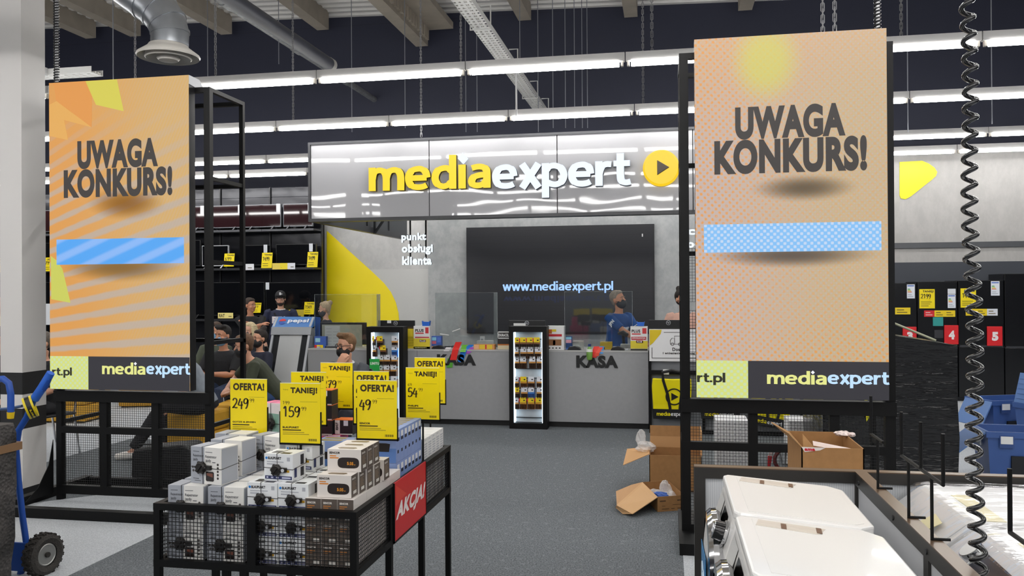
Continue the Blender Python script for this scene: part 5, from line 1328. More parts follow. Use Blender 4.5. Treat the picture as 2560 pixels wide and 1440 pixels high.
def wrapped(label, y0, Wd, panel, k):
    D, H = .62, .93
    t = thing('wrapped_washing_machine', label, 'washing machine', (.83, y0, 0))
    prof = [(.0, .06), (D, .06), (D, H), (.16, H), (.13, H-.012), (.02, H-.10), (0, H-.14)]
    G().prism(prof, 0, Wd, 'xz').obj('body', mat('e6e6e6', .3), t, bevel=.02)
    G().prism([(.022, H-.094), (.13, H-.008), (.16, H+.004), (.16, H+.001), (.13, H-.012), (.024, H-.098)], .02, Wd-.02, 'xz').obj('control_panel', panel, t)
    if k == 0:
        G().prism([(.045, .12), (.10, .10), (.11, .2), (.05, .22)], 0, .0015, 'xy').obj('yellow_sticker', mat('e6dcae', .4), t).matrix_local = Matrix.Translation((0.0, .0, H-.086)) @ Matrix.Rotation(-.62, 4, 'Y')
    if k == 1:
        c = Vector((.085, Wd*.72, H-.042)); n = Vector((-.62, 0, .78)).normalized(); dl = G().cyl(c, c+n*.022, .04, 28, r2=.037).obj('dial', CHROME, t, smooth=.6); G().cyl(c+n*.0225, c+n*.024, .034, 28).obj('dial_face', mat('dcdcda', .3), dl)
        G().prism([(.05, .16), (.115, .15), (.12, .34), (.055, .34)], 0, .002, 'xy').obj('display', mat('1d1c20', .12), t).matrix_local = Matrix.Translation((0.0, .0, H-.088)) @ Matrix.Rotation(-.62, 4, 'Y')
    G().box(.2, .04, H, .26, Wd*.7, H+.002).obj('energy_strip', mat('e6dcae', .4), t)
    f = G().prism([(-.012, .2), (-.012, H-.13), (.008, H-.085), (.125, H+.006), (.17, H+.012), (D+.01, H+.012)], -.012, Wd+.012, 'xz')
    f.obj('film', FILM, t, bevel=.01)
    g = G().box(.02, .02, 0, D-.02, Wd-.02, .06); g.obj('base', mat('2a2a2a', .6), t)
wrapped('film-wrapped white washing machine beyond the barrier, farthest of the three at the lower right', 2.94, .57, mat('dcdcdc', .3), 0)
wrapped('film-wrapped white washing machine with chrome dial and black display, lower right', 2.34, .57, mat('d8d8da', .3), 1)
wrapped('film-wrapped machine with dark brown control panel at the lower right picture edge', 1.74, .57, mat('4a4440', .25), 2)
# black label holder frames clamped on the rail
def holder(label, ys, stems, x, y_end=None):
    t = thing('label_holder', label, 'sign holder', (x, ys[0], BZ))
    r = .0055
    wobj(G().cyl((x, ys[0], 1.145), (x, ys[-1] if y_end is None else y_end, 1.145), r, 8), 'cross_bar', BLACK, t)
    for y in ys: wobj(G().cyl((x, y, 1.145), (x, y, 1.29), r, 8), 'upright', BLACK, t)
    for y in stems: wobj(G().cyl((x, y, BZ-.03), (x, y, 1.145), r*.9, 8).cyl((x, y, BZ+.007), (x+.05, y, BZ+.007), r*.8, 8), 'stem', BLACK, t)
holder('thin black label holder on the barrier rail behind the brown carton', (3.37,), (3.27,), .76, 3.19)
holder('thin black label holder with three uprights on the barrier rail', (2.95, 2.735, 2.525), (2.87, 2.63), .76)
holder('thin black label holder at the right picture edge by the coiled cord', (2.06,), (1.75,), .76, 1.5)
# coiled cords
def coil(px0, px1, y, z0, z1, R, r, pitch, label, m, top):
    a = PY(px0, 0, y); b = PY(px1, 1440, y)
    t = thing('coiled_cord', label, 'cord', (a.x, y, z0))
    pts = []; n = int((z1-z0)/pitch*22)
    for i in range(n+1):
        q = 2*PI*i/22; z = z0+(z1-z0)*i/n; k = (z1-z)/(z1-z0); wob = .004*math.sin(z*9)
        pts.append((a.x+(b.x-a.x)*k+wob+R*(.85+.25*k)*math.cos(q), y+R*(.85+.25*k)*math.sin(q), z))
    wobj(G().ring(pts, r, 10), 'coil', m, t, smooth=True)
    wobj(G().cyl((a.x, y, z1), (a.x, y, top), r, 8).cyl((b.x, y, z0-.35), (b.x, y, z0), r, 8), 'straight_end', m, t, smooth=.8)
coil(2416, 2447, 2.45, .62, 2.75, .0165, .0068, .0455, 'long black coiled cord hanging at the right, in front of the fridges and crates', mat('1a1a1d', .18, coat=.6, name='glossy_black_cord'), 6.9)
def hose(px, y, z0, z1, label):
    p = PY(px, 100, y); t = thing('spiral_hose', label, 'cable hose', (p.x, y, z0))
    pts = []; n = int((z1-z0)/.022*10)
    for i in range(n+1): q = 2*PI*i/10; pts.append((p.x+.019*math.cos(q), y+.019*math.sin(q), z0+(z1-z0)*i/n))
    wobj(G().ring(pts, .0055, 5), 'spiral', mat('1c1c1e', .35), t); wobj(G().cyl((p.x+.002, y, z0), (p.x+.002, y, z1), .013, 8), 'cables', mat('b9b9bb', .5), t)
hose(141, 6.0, 3.30, 7.1, 'black spiral cable hose rising from the top left of the left screen')
hose(2194, 5.7, 3.30, 6.8, 'black spiral cable hose rising from the top of the right screen')
# ---------------------------------------------------------------- wrapped pallet
def stretch():
    t = NT('black_stretch_film'); X = t.xyz(); mp = t.n('Mapping'); mp.inputs['Scale'].default_value = (1.5, 1.5, 7); t.L(t.tc.outputs['Object'], mp.inputs[0])
    n = t.n('TexNoise'); n.inputs['Scale'].default_value = 2.5; n.inputs['Detail'].default_value = 4; t.L(mp.outputs[0], n.inputs['Vector'])
    u = t.n('Bump'); u.inputs['Strength'].default_value = .5; u.inputs['Distance'].default_value = .025; t.L(n.outputs['Fac'], u.inputs['Height']); t.L(u.outputs[0], t.b.inputs['Normal'])
    t.b.inputs['Base Color'].default_value = lin('0e0e10'); t.b.inputs['Roughness'].default_value = .2; return t.m
SF = stretch()
t = thing('wrapped_pallet', 'tall pallet load wrapped in shiny black stretch film, right of the right screen', 'pallet', (1.85, 7.55, 0))
g = G(); rows = [(0, .0), (.12, .02), (.5, .0), (.9, .015), (1.12, .02), (1.24, .0)]
X0, X1, Y0, Y1 = 1.25, 2.29, 7.2, 8.2
random.seed(3); o = 0; N = 10
for z, ins in rows:
    per = []
    for k in range(4*N):
        s = k//N; u = (k % N)/N
        p = ((X0+(X1-X0)*u, Y0), (X1, Y0+(Y1-Y0)*u), (X1-(X1-X0)*u, Y1), (X0, Y1-(Y1-Y0)*u))[s]
        per.append(p)
    flare = .10 if z == 0 else 0
    for (x, y) in per:
        cx, cy0 = (X0+X1)/2, (Y0+Y1)/2; k = 1+flare-ins*1.2+random.uniform(-.012, .012)
        zz_ = z + (max(0, (X1-x)/(X1-X0))*.17 if z > 1.2 else 0)
        g.v.append((cx+(x-cx)*k, cy0+(y-cy0)*k, zz_))
for i in range(len(rows)-1):
    for k in range(4*N):
        k2 = (k+1) % (4*N); g.f.append((i*4*N+k, i*4*N+k2, (i+1)*4*N+k2, (i+1)*4*N+k)); g.mi.append(0)
g.f.append(tuple((len(rows)-1)*4*N+k for k in range(4*N))); g.mi.append(0)
wobj(g, 'wrapped_load', SF, t, smooth=.9)
wobj(G().cyl((1.72, 7.25, 1.46), (2.12, 7.2, 1.28), .009, 8), 'strap_pole', mat('a9a98c', .3), t)
wobj(G().prism([(1.55, 1.0), (1.575, 1.0), (1.60, .65), (1.58, .62)], 7.16, 7.165), 'yellow_tape', mat('e8e000', .4), t)
# ---------------------------------------------------------------- blue crates with open lids
CRB = mat('3f5f9e', .45, noise=.06, nscale=5, name='blue_crate_plastic'); CRL = mat('5f83bd', .45); CRD = mat('34508a', .45)
def crate(label, x, y, z, rz, lid1, lid2, W_=.6, D_=.4, H_=.34):
    t = thing('storage_crate', label, 'crate', (x, y, z), rz, 'blue storage crates')
    g = G(); tp = .035
    for s in (0,):
        b = [(-W_/2+tp, -D_/2+tp), (W_/2-tp, -D_/2+tp), (W_/2-tp, D_/2-tp), (-W_/2+tp, D_/2-tp)]; u = [(-W_/2, -D_/2), (W_/2, -D_/2), (W_/2, D_/2), (-W_/2, D_/2)]
        vs = [(a, c, 0) for a, c in b]+[(a, c, H_) for a, c in u]+[(a*.94, c*.94, .015) for a, c in b]+[(a*.96, c*.94, H_) for a, c in u]
        fs = [(3, 2, 1, 0), (8, 9, 10, 11)]
        for k in range(4):
            k2 = (k+1) % 4; fs += [(k, k2, 4+k2, 4+k), (8+k, 12+k, 12+k2, 8+k2), (4+k, 4+k2, 12+k2, 12+k)]
        g.add(vs, fs)
    for (a, b_, c, d) in ((-W_/2-.012, -D_/2-.012, W_/2+.012, -D_/2+.004), (-W_/2-.012, D_/2-.004, W_/2+.012, D_/2+.012), (-W_/2-.012, -D_/2, -W_/2+.004, D_/2), (W_/2-.004, -D_/2, W_/2+.012, D_/2)):
        g.box(a, b_, H_-.05, c, d, H_)
    g.obj('crate_body', CRB, t)
    for q, ang in ((-1, lid1), (1, lid2)):
        l = G().box(0, -D_/2, -.006, W_/2+.0, D_/2, .006).box(W_/2-.03, -D_/2*.6, -.02, W_/2, D_/2*.6, .0)
        for k in range(5): l.box(.04+.05*k, -D_/2+.02, .006, .05+.05*k, D_/2-.02, .012)
        o = l.obj('lid_half', CRL, t); o.matrix_local = Matrix.Translation((q*W_/2, 0, H_)) @ Matrix.Rotation(0 if q < 0 else PI, 4, 'Z') @ Matrix.Rotation(ang, 4, 'Y')
    p = G().box(-W_*.36, -D_/2-.016, H_-.13, -W_*.36+.11, -D_/2-.010, H_-.03).obj('label_holder', CRD, t)
    G().box(-W_*.36+.008, -D_/2-.019, H_-.098, -W_*.36+.1, -D_/2-.0155, H_-.035).obj('label', PAPER, p)
    G().box(-.13, -D_/2-.004, .12, .02, -D_/2+.02, .30).obj('handle_recess', mat('16181d', .6), t)
    G().box(-W_/2-.014, -.06, H_-.14, -W_/2-.006, .05, H_-.04).obj('side_label', PAPER, t)
crate('blue storage crate with drooping open lid, nearest of the crates at the right edge', 2.94, 7.75, 0, -.05, PI*.62+.5, -PI*.5, .62, .42, .50)
crate('blue storage crate behind the wrapped pallet side, left of the two rear crates', 3.55, 9.75, 0, .35, PI*.65, PI*.5, .6, .4, .52)
crate('blue storage crate with its lid standing up at the right edge behind the near crate', 3.75, 9.0, 0, .35, -PI*.42, -PI*.62, .6, .4, .56)
# ---------------------------------------------------------------- fridges
YF = 13.5; FB = mat('111215', .22, name='black_fridge_door'); FBS = mat('1a1b1f', .35)
def en_label(g_name, px0, py0, px1, py1, y, parent):
    x0, z0, x1, z1 = sbox(px0, py0, px1, py1, y); o = wobj(G().box(x0, y-.003, z0, x1, y-.001, z1), 'energy_label', mat('e8ecf4', .5), parent)
    h = z1-z0; w = x1-x0
    for k, (c, a) in enumerate((('1f9a4a', .30), ('9ccb3b', .36), ('f2c62c', .44), ('e8742a', .52))):
        G().box(x0+w*.1, y-.0042, z0+h*(.64-.07*k), x0+w*(.1+a), y-.003, z0+h*(.69-.07*k)).obj('energy_bar', mat(c, .5), o)
    G().box(x0+w*.08, y-.0042, z0+h*.86, x0+w*.9, y-.003, z0+h*.93).obj('energy_header', mat('3a64c0', .5), o)
    G().box(x0+w*.12, y-.0042, z0+h*.12, x0+w*.8, y-.003, z0+h*.15).box(x0+w*.12, y-.0042, z0+h*.24, x0+w*.6, y-.003, z0+h*.27).obj('energy_text', mat('8a8f9c', .5), o)
def yel_card(px0, py0, px1, py1, y, parent, head, price, name='price_card'):
    x0, z0, x1, z1 = sbox(px0, py0, px1, py1, y); o = wobj(G().box(x0, y-.004, z0, x1, y-.001, z1), name, YEL, parent)
    h = z1-z0; w = x1-x0; g = G()
    letters(g, head, x0+w*.22, z0+h*.80, x0+w*.93, z0+h*.94, y-.0045, 0, .04); strokes(g, price, x0+w*.1, z0+h*.52, x0+w*.75, z0+h*.74, y-.0045, 0, .16)
    for k in range(3): g.box(x0+w*.1, y-.0048, z0+h*(.12+.1*k), x0+w*(.6+.1*k), y-.004, z0+h*(.145+.1*k))
    g.obj('lettering', INK, o); return o
def fridge(label, pxa, pxb, pyt, split=865, num=None, yc=None, deco=None, dep=.62):
    x0 = PY(pxa, 850, YF).x; x1 = PY(pxb, 850, YF).x; zt = PY((pxa+pxb)/2, pyt, YF).z; zs_ = PY((pxa+pxb)/2, split, YF).z
    t = thing('fridge', label, 'fridge', ((x0+x1)/2, YF+.3, 0), 0, 'black fridges along the right wall')
    wobj(G().box(x0, YF+.05, .0, x1, YF+dep, zt), 'cabinet', FBS, t)
    for a, b in ((.06, zs_-.012), (zs_+.012, zt)):
        d = wobj(G().box(x0+.004, YF, a, x1-.004, YF+.045, b), 'door', FB, t, bevel=.006)
    wobj(G().box(x0+.02, YF+.004, zs_-.012, x1-.02, YF+.05, zs_+.012), 'grip_channel', mat('55565a', .3, .6), t)
    return t
f3 = fridge('black fridge with red card 3, half hidden behind the wrapped pallet', 2186, 2293, 708)
f4 = fridge('black fridge with red card 4 and a yellow price card', 2294, 2395, 704)
f5 = fridge('black fridge with red card 5, behind the coiled cord', 2396, 2511, 701)
f6 = fridge('taller black fridge at the right picture edge', 2512, 2620, 684, 868)
en_label('', 2267, 711, 2287, 746, YF, f3); en_label('', 2369, 736, 2389, 770, YF, f4); en_label('', 2477, 703, 2499, 739, YF, f5)
def strip(px0, py0, px1, py1, cols_, parent):
    for k, c in enumerate(cols_):
        a = px0+(px1-px0)*k/len(cols_); b = px0+(px1-px0)*(k+1)/len(cols_)
        x0, z0, x1, z1 = sbox(a, py0, b, py1, YF); o = wobj(G().box(x0, YF-.003, z0, x1, YF-.001, z1), 'price_strip', mat(c, .5), parent)
        w, h = x1-x0, z1-z0
        G().box(x0+w*.15, YF-.0042, z0+h*.25, x0+w*.8, YF-.003, z0+h*.36).box(x0+w*.15, YF-.0042, z0+h*.6, x0+w*.6, YF-.003, z0+h*.72).obj('strip_print', mat('6a5a20' if c != 'd8202a' else 'f0d0d0', .5), o)
strip(2236, 769, 2276, 786, ('f0d21a',), f3); strip(2310, 776, 2388, 792, ('d8202a', 'f0d21a', 'f0d21a'), f4); strip(2414, 772, 2494, 789, ('f0d21a', 'f0d21a', 'e6e8f0'), f5)
yel_card(2298, 723, 2337, 771, YF, f4, 'TANIEJ!', '2199'); yel_card(2401, 721, 2440, 769, YF, f5, 'OFERTA', '1499')
x0, z0, x1, z1 = sbox(2332, 793, 2358, 815, YF); wobj(G().box(x0, YF-.003, z0, x1, YF-.001, z1), 'teal_sticker', mat('2c9a94', .5), f4)
x0, z0, x1, z1 = sbox(2369, 722, 2389, 735, YF); wobj(G().box(x0, YF-.003, z0, x1, YF-.001, z1), 'white_sticker', mat('dfe2e8', .5), f4)
x0, z0, x1, z1 = sbox(2336, 825, 2358, 845, YF); wobj(G().box(x0, YF-.003, z0, x1, YF-.001, z1), 'dispenser', mat('3a3b3f', .3), f4)
for n, bx, f_ in (('3', (2257, 817, 2292, 862), f3), ('4', (2361, 813, 2397, 861), f4), ('5', (2468, 816, 2507, 865), f5)):
    x0, z0, x1, z1 = sbox(*bx, YF-.03); o = wobj(G().box(x0, YF-.03, z0, x1, YF-.001, z1), 'number_card', mat('e02028', .4), f_, bevel=.008)
    g = G(); w, h = x1-x0, z1-z0; letters(g, n, x0+w*.3, z0+h*.26, x0+w*.72, z0+h*.72, YF-.0312, 0, .07); g.obj('numeral', mat('f5eeee', .5), o)
# ---------------------------------------------------------------- cartons
def crumple(blobs, m, label, cat):
    """crumpled film: faceted, irregular lumps in one mesh"""
    rnd = random.Random(len(label)); g = G()
    for c, r, sc in blobs:
        o = len(g.v); g.ball((0, 0, 0), r, 14, sc=sc)
        for i in range(o, len(g.v)):
            v = Vector(g.v[i])*(1 if abs(g.v[i][0])+abs(g.v[i][1]) < 1e-5 else rnd.uniform(.72, 1.15)); g.v[i] = tuple(v+Vector(c))
    return tag(g.obj('plastic_scrap', m), label, cat)
def slab(g, a, b, c, d, th=.005):
    """sheet of card between four corners"""
    P = [Vector(v) for v in (a, b, c, d)]; n = (P[1]-P[0]).cross(P[3]-P[0]).normalized()*th
    return g.add([tuple(v) for v in P]+[tuple(v+n) for v in P], [(0, 1, 2, 3), (7, 6, 5, 4), (0, 4, 5, 1), (1, 5, 6, 2), (2, 6, 7, 3), (3, 7, 4, 0)])
def card_tray(g, x0, y0, x1, y1, z0, z1, th=.006):
    g.box(x0, y0, z0, x1, y1, z0+th); g.box(x0, y0, z0, x1, y0+th, z1).box(x0, y1-th, z0, x1, y1, z1).box(x0, y0, z0, x0+th, y1, z1).box(x1-th, y0, z0, x1, y1, z1); return g
t = thing('cardboard_box', 'tall brown cardboard box standing left of the right screen with its flaps open', 'box', (.05, 7.3, 0))
x0, x1, y0, y1 = -.165, .27, 7.14, 7.52; zt = .30
wobj(card_tray(G(), x0, y0, x1, y1, 0, zt), 'carton', CARD2, t)
wobj(slab(G(), (x0, y1, zt), (x1, y1, zt), (x1, y1+.01, .395), (x0, y1+.01, .395)), 'back_flap', mat('c89a68', .75), t)
wobj(slab(G(), (x0, y1+.01, .395), (x1, y1+.01, .395), (x1, y1+.03, .487), (x0, y1+.03, .487)), 'back_flap', CARD2, t)
wobj(slab(G(), (x0, y0+.02, zt), (x0, y1-.02, zt), (x0-.20, y1-.05, zt-.02), (x0-.22, y0+.02, zt-.10)), 'side_flap', mat('cfa06c', .75), t)
wobj(slab(G(), (x1, y0+.02, zt), (x1, y1-.02, zt), (x1+.0, y1-.02, zt+.2), (x1, y0+.02, zt+.2)), 'side_flap', mat('cfa06c', .75), t)
crumple([((x0-.035, y0+.2, zt+.03), .085, (1.1, 1, .6)), ((x0-.075, y0+.22, zt+.10), .08, (.55, .3, 1.0))], mat('ffffff', .12, alpha=.4, bump=.8, bscale=30, spec=.8), 'crumpled clear plastic bag on the side flap of the tall cardboard box', 'plastic bag')
t = thing('cardboard_box', 'low open cardboard box on the carpet with flaps folded out and plastic inside', 'box', (-.03, 6.7, 0))
def fl(px, py, z): p = PZ(px, py, z); return (p.x, p.y, z)
A, B, C_, D = PZ(1644, 1280), PZ(1712, 1275), PZ(1735, 1235), PZ(1606, 1240)
H_ = .115
C_ = B+(D-A)
g = G(); q = [A, B, C_, D]; n = len(q)
g.add([tuple(v) for v in q]+[(v.x, v.y, H_) for v in q]+[tuple(v*.98+sum(q, Vector())*.005+Vector((0, 0, .004))) for v in q]+[(v.x*.98+sum(p.x for p in q)*.005, v.y*.98+sum(p.y for p in q)*.005, H_) for v in q],
      [(3, 2, 1, 0), (8, 9, 10, 11)]+[f for k in range(4) for f in ((k, (k+1) % 4, 4+(k+1) % 4, 4+k), (8+k, 12+k, 12+(k+1) % 4, 8+(k+1) % 4), (4+k, 4+(k+1) % 4, 12+(k+1) % 4, 12+k))])
wobj(g, 'carton', CARD2, t)
a, d = Vector((A.x, A.y, H_)), Vector((D.x, D.y, H_))
e1, e2 = Vector(fl(1582, 1284, .03)), Vector(fl(1542, 1262, .06))
wobj(slab(G(), d, a, e1, e2), 'side_flap', mat('d3a878', .75), t)
wobj(slab(G(), e2, Vector(fl(1540, 1268, .03)), Vector(fl(1558, 1284, .004)), e1), 'tongue', mat('d3a878', .75), t)
wobj(slab(G(), d, e2, Vector(fl(1540, 1228, .07)), Vector(fl(1578, 1212, .11))), 'dust_flap', mat('c79a6c', .75), t)
g = G(); nrm = (B-A).normalized(); out = Vector((nrm.y, -nrm.x, 0))*.0015
def onface(u, v): return A+(B-A)*u+Vector((0, 0, v*H_))+out
def quad(g, u0, v0, u1, v1): g.add([tuple(onface(u0, v0)), tuple(onface(u1, v0)), tuple(onface(u1, v1)), tuple(onface(u0, v1))], [(0, 1, 2, 3)])
for bx in ((.08, .66, .3, .74), (.72, .66, .95, .74), (.16, .15, .42, .19), (.5, .15, .62, .19), (.72, .15, .92, .19), (.16, .35, .28, .38), (.55, .4, .9, .43)): quad(g, *bx)
wobj(g, 'print', mat('5a4028', .7), t)
cc = (A+B+C_+D)/4
crumple([(cc+Vector((-.05, .0, .06)), .065, (1.2, .9, .7)), (cc+Vector((.02, .03, .10)), .07, (.8, .4, 1.1)), (cc+Vector((.06, 0, .06)), .05, (1, 1, .8))], mat('fffefc', .12, alpha=.4, bump=.8, bscale=30, spec=.8), 'crumpled plastic packaging inside the low open box', 'plastic bag')
crumple([(cc+Vector((-.02, -.06, .075)), .045, (1.6, .8, .6))], mat('2f5fb8', .3), 'small blue and white plastic wrapper inside the low open box', 'plastic wrapper')
# carton on the floor behind the barrier
t = thing('cardboard_box', 'open brown carton with white and red tape behind the washing machine barrier', 'box', (.76, 4.3, 0))
x0, x1, y0, y1, zt = .622, .905, 4.15, 4.62, .945
wobj(card_tray(G(), x0, y0, x1, y1, .0, zt), 'carton', CARD2, t)
wobj(slab(G(), (x0, y0, zt), (x0, y1-.05, zt), (x0-.09, y1-.05, zt+.05), (x0-.055, y0+.03, zt+.06)), 'side_flap', CARD, t)
wobj(slab(G(), (x0+.01, y0+.02, zt-.02), (x0+.10, y0+.02, zt-.05), (x0+.10, y0+.2, zt-.05), (x0+.01, y0+.03, zt+.06)), 'inner_flap', CARD, t)
wobj(G().prism([(x0+.0, zt+.002), (x0+.015, zt-.022), (x0+.085, zt-.012), (x0+.11, zt+.001)], y0-.002, y0-.0005), 'tape', mat('efe6e0', .35), t)
g = G(); letters(g, 'ama', x0+.014, zt-.016, x0+.062, zt-.004, y0-.003, 0, .06); wobj(g, 'lettering', mat('cc2030', .4), t)
wobj(slab(G(), (x0+.08, y0+.15, zt-.02), (x1-.04, y0+.05, zt-.03), (x1-.04, y0+.07, zt-.015), (x0+.08, y0+.17, zt-.0)), 'tape', mat('e9d9d2', .35), t)
crumple([((x1-.02, y1-.1, zt+.008), .03, (1.6, 1, .5)), ((x1+.015, y1-.12, zt+.008), .02, (1, 1, .6))], mat('e8d2ce', .35, noise=.35, nscale=90), 'crumpled scrap of white and red tape on the rim of the brown carton', 'tape')
# white cartons and red-white barrier tape seen through the right mesh
def white_carton(px0, py0, px1, y, d, label):
    a = PY(px0, py0, y); b_ = PY(px1, py0, y); t = thing('white_carton', label, 'box', (a.x, y, 0))
    wobj(G().box(a.x, y, 0, b_.x, y+d, a.z), 'carton', mat('e9e9ea', .5), t)
    g = G(); n = 6; w = (b_.x-a.x)/n
    for i in range(n):
        for k in range(9): g.box(a.x+w*i+w*.3, y-.001, .04+k*a.z/9.5, a.x+w*i+w*.6, y, .055+k*a.z/9.5)
    wobj(g, 'print', mat('b9bac0', .5), t)
white_carton(1790, 1052, 1872, 8.0, .4, 'white printed carton on the floor behind the right mesh frame')
white_carton(1972, 1052, 2042, 8.3, .35, 'white carton right of the other one, behind the right mesh frame')
p = PZ(1950, 1180); t = thing('steel_trolley', 'small chrome trolley with red wheel behind the right mesh frame', 'trolley', (p.x+.02, p.y, 0))
P_ = lambda px, py: PY(px, py, p.y)
wobj(G().ring([P_(1930, 1120), P_(1950, 1135), P_(1955, 1160), P_(1990, 1165)], .012, 8).ring([P_(1965, 1112), P_(1962, 1160)], .012, 8), 'frame', CHROME, t)
q = P_(1965, 1178); wobj(G().ring([(q.x+.1*math.cos(a), q.y, .11+.1*math.sin(a)) for a in [2*PI*i/20 for i in range(20)]], .018, 8, closed=True), 'wheel', mat('6a1a1c', .5), t)
g = G(); s_ = [P_(1935, 1110), P_(1925, 1140), P_(1922, 1172)]
wobj(g.ring(s_, [.012, .018, .01], 6, flat=.3), 'barrier_tape', mat('d8c4c2', .4), t); wobj(G().ring([s_[1], s_[2]], [.02, .012], 6, flat=.3), 'barrier_tape', mat('c8202a', .4), t)
# ---------------------------------------------------------------- television wall
YT = 14.2
GB_ = NT('glossy_black_back'); GB_.b.inputs['Base Color'].default_value = lin('25262b'); GB_.b.inputs['Roughness'].default_value = .16; GB_.b.inputs['Metallic'].default_value = .35
_x = GB_.xyz(); _n = GB_.n('TexNoise'); _n.inputs['Scale'].default_value = 1.6; GB_.L(GB_.tc.outputs['Object'], _n.inputs['Vector']); _u = GB_.n('Bump'); _u.inputs['Strength'].default_value = .35; _u.inputs['Distance'].default_value = .03; GB_.L(_n.outputs['Fac'], _u.inputs['Height']); GB_.L(_u.outputs[0], GB_.b.inputs['Normal'])
GB_ = GB_.m
xr = PY(806, 700, YT).x; bay = 1.0
zs1 = PY(650, 574, YT-.35).z; zs2 = PY(650, 670, YT-.35).z; zs3 = PY(650, 798, YT-.35).z; ztop = PY(650, 470, YT).z
SHELFM = mat('4a4b50', .35)
for k in range(9):
    a, b = xr-bay*(k+1), xr-bay*k
    t = thing('wall_shelving', 'black television shelving bay, %s from the yellow wall panel' % ORD[k], 'shelving', ((a+b)/2, YT, 0), 0, 'television shelving bays')
    zc_ = [(0, zs3-.02), (zs3-.02, zs2-.01), (zs2-.01, zs1), (zs1, zs1+.62), (zs1+.62, ztop)]
    for z0, z1 in zc_: wobj(G().box(a+.008, YT, z0+.004, b-.008, YT+.03, z1-.004), 'back_panel', GB_, t)
    for z in (zs1, zs2, zs3): wobj(G().box(a+.004, YT-.36, z-.03, b-.004, YT, z), 'shelf', mat('2a2b2f', .3), t)
    for z in (zs1, zs2, zs3): wobj(G().box(a+.004, YT-.372, z-.035, b-.004, YT-.36, z+.004), 'shelf_edge', SHELFM if z == zs1 else mat('202125', .4), t)
    g = G()
    g.box(b-.02, YT-.03, 0, b+.0, YT+.04, ztop)
    for i in range(40): g.box(b-.013, YT-.031, zs3+.05*i, b-.007, YT-.0295, zs3+.05*i+.02)
    wobj(g, 'upright', mat('17181b', .4), t)
    wobj(G().box(a, YT-.1, 0, b, YT, .1), 'plinth', mat('141416', .5), t)
TVB = mat('2a171a', .035, name='burgundy_black_screen'); TVK = mat('0f1013', .05, name='black_screen'); BEZ = mat('6f7176', .3, .5); BEZD = mat('17181a', .35)
def tv(x0, x1, z0, z1, y, scr, bez, label, group):
    t = thing('television', label, 'television', ((x0+x1)/2, y, z0-.04), 0, group)
    b = .012
    wobj(G().box(x0, y, z0, x1, y+.05, z1), 'housing', bez, t, bevel=.004)
    wobj(G().box(x0+b, y-.002, z0+b*1.6, x1-b, y+.002, z1-b), 'screen', scr, t)
    for q in (.2, .8):
        xx = x0+(x1-x0)*q; wobj(G().prism([(y-.10, z0-.04), (y-.09, z0-.04), (y+.025, z0+.03), (y+.02, z0+.04)], xx-.012, xx+.012, 'yz').prism([(y+.14, z0-.04), (y+.13, z0-.04), (y+.02, z0+.03), (y+.03, z0+.04)], xx-.012, xx+.012, 'yz'), 'stand_foot', bez, t)
    return t
yt = YT-.28
r1 = [PY(612, 567, yt), PY(702, 510, yt)]; w1 = r1[1].x-r1[0].x; st = w1+.045
tvs1 = []
for k in range(-1, 9):
    x0 = r1[0].x-st*k
    x1 = x0+w1
    if k == -1: x1 = min(x1, xr-.06)
    o = tv(x0, x1, zs1+.045, r1[1].z, yt, TVB, BEZ, 'television with reddish black screen on the top shelf, %s from the yellow wall panel' % ORD[k+1], 'televisions on the top shelf'); tvs1.append(o)
    xe = x1-.085
    wobj(G().box(xe, yt-.006, r1[1].z-.15, xe+.07, yt-.003, r1[1].z+.005), 'sticker', mat('e9ebf0', .5), o)
r2 = [(690, 790, 609, 666), (606, 676, 612, 668), (505, 571, 613, 668)]
for k, (a, b, c, d) in enumerate(r2):
    p, q = PY(a, d, yt), PY(b, c, yt)
    o = tv(p.x, q.x, zs2+.045, q.z, yt, TVK, BEZD if k < 2 else mat('c9cbd0', .3), 'black-screen television on the middle shelf, %s from the yellow wall panel' % ORD[k], 'televisions on the middle shelf')
    if k < 2: wobj(G().box(q.x-.13, yt-.006, q.z-.14, q.x-.06, yt-.003, q.z+.003), 'sticker', mat('dfe3ea', .5), o)
x = PY(505, 668, yt).x
for k in range(7):
    o = tv(x-.85-.9*k, x-.9*k-.03, zs2+.045, zs2+.53, yt, TVK, BEZD, 'black-screen television on the middle shelf, %s from the yellow wall panel' % ORD[k+3], 'televisions on the middle shelf')
r3 = [(664, 803, 705), (527, 661, 705)]
for k, (a, b, c) in enumerate(r3):
    p, q = PY(a, 780, yt), PY(b, c, yt)
    o = tv(p.x, q.x, zs3+.06, q.z, yt, TVK, BEZD, 'large black-screen television on the lower shelf, %s from the yellow wall panel' % ORD[k], 'televisions on the lower shelf')
    if k == 0: wobj(G().box(p.x+.005, yt-.006, q.z-.13, p.x+.075, yt-.003, q.z+.0), 'sticker', mat('dfe3ea', .5), o)
x = PY(525, 780, yt).x
for k in range(6): tv(x-1.1*k-1.06, x-1.1*k-.02, zs3+.06, zs3+.70, yt, TVK, BEZD, 'large black-screen television on the lower shelf, %s from the yellow wall panel' % ORD[k+2], 'televisions on the lower shelf')
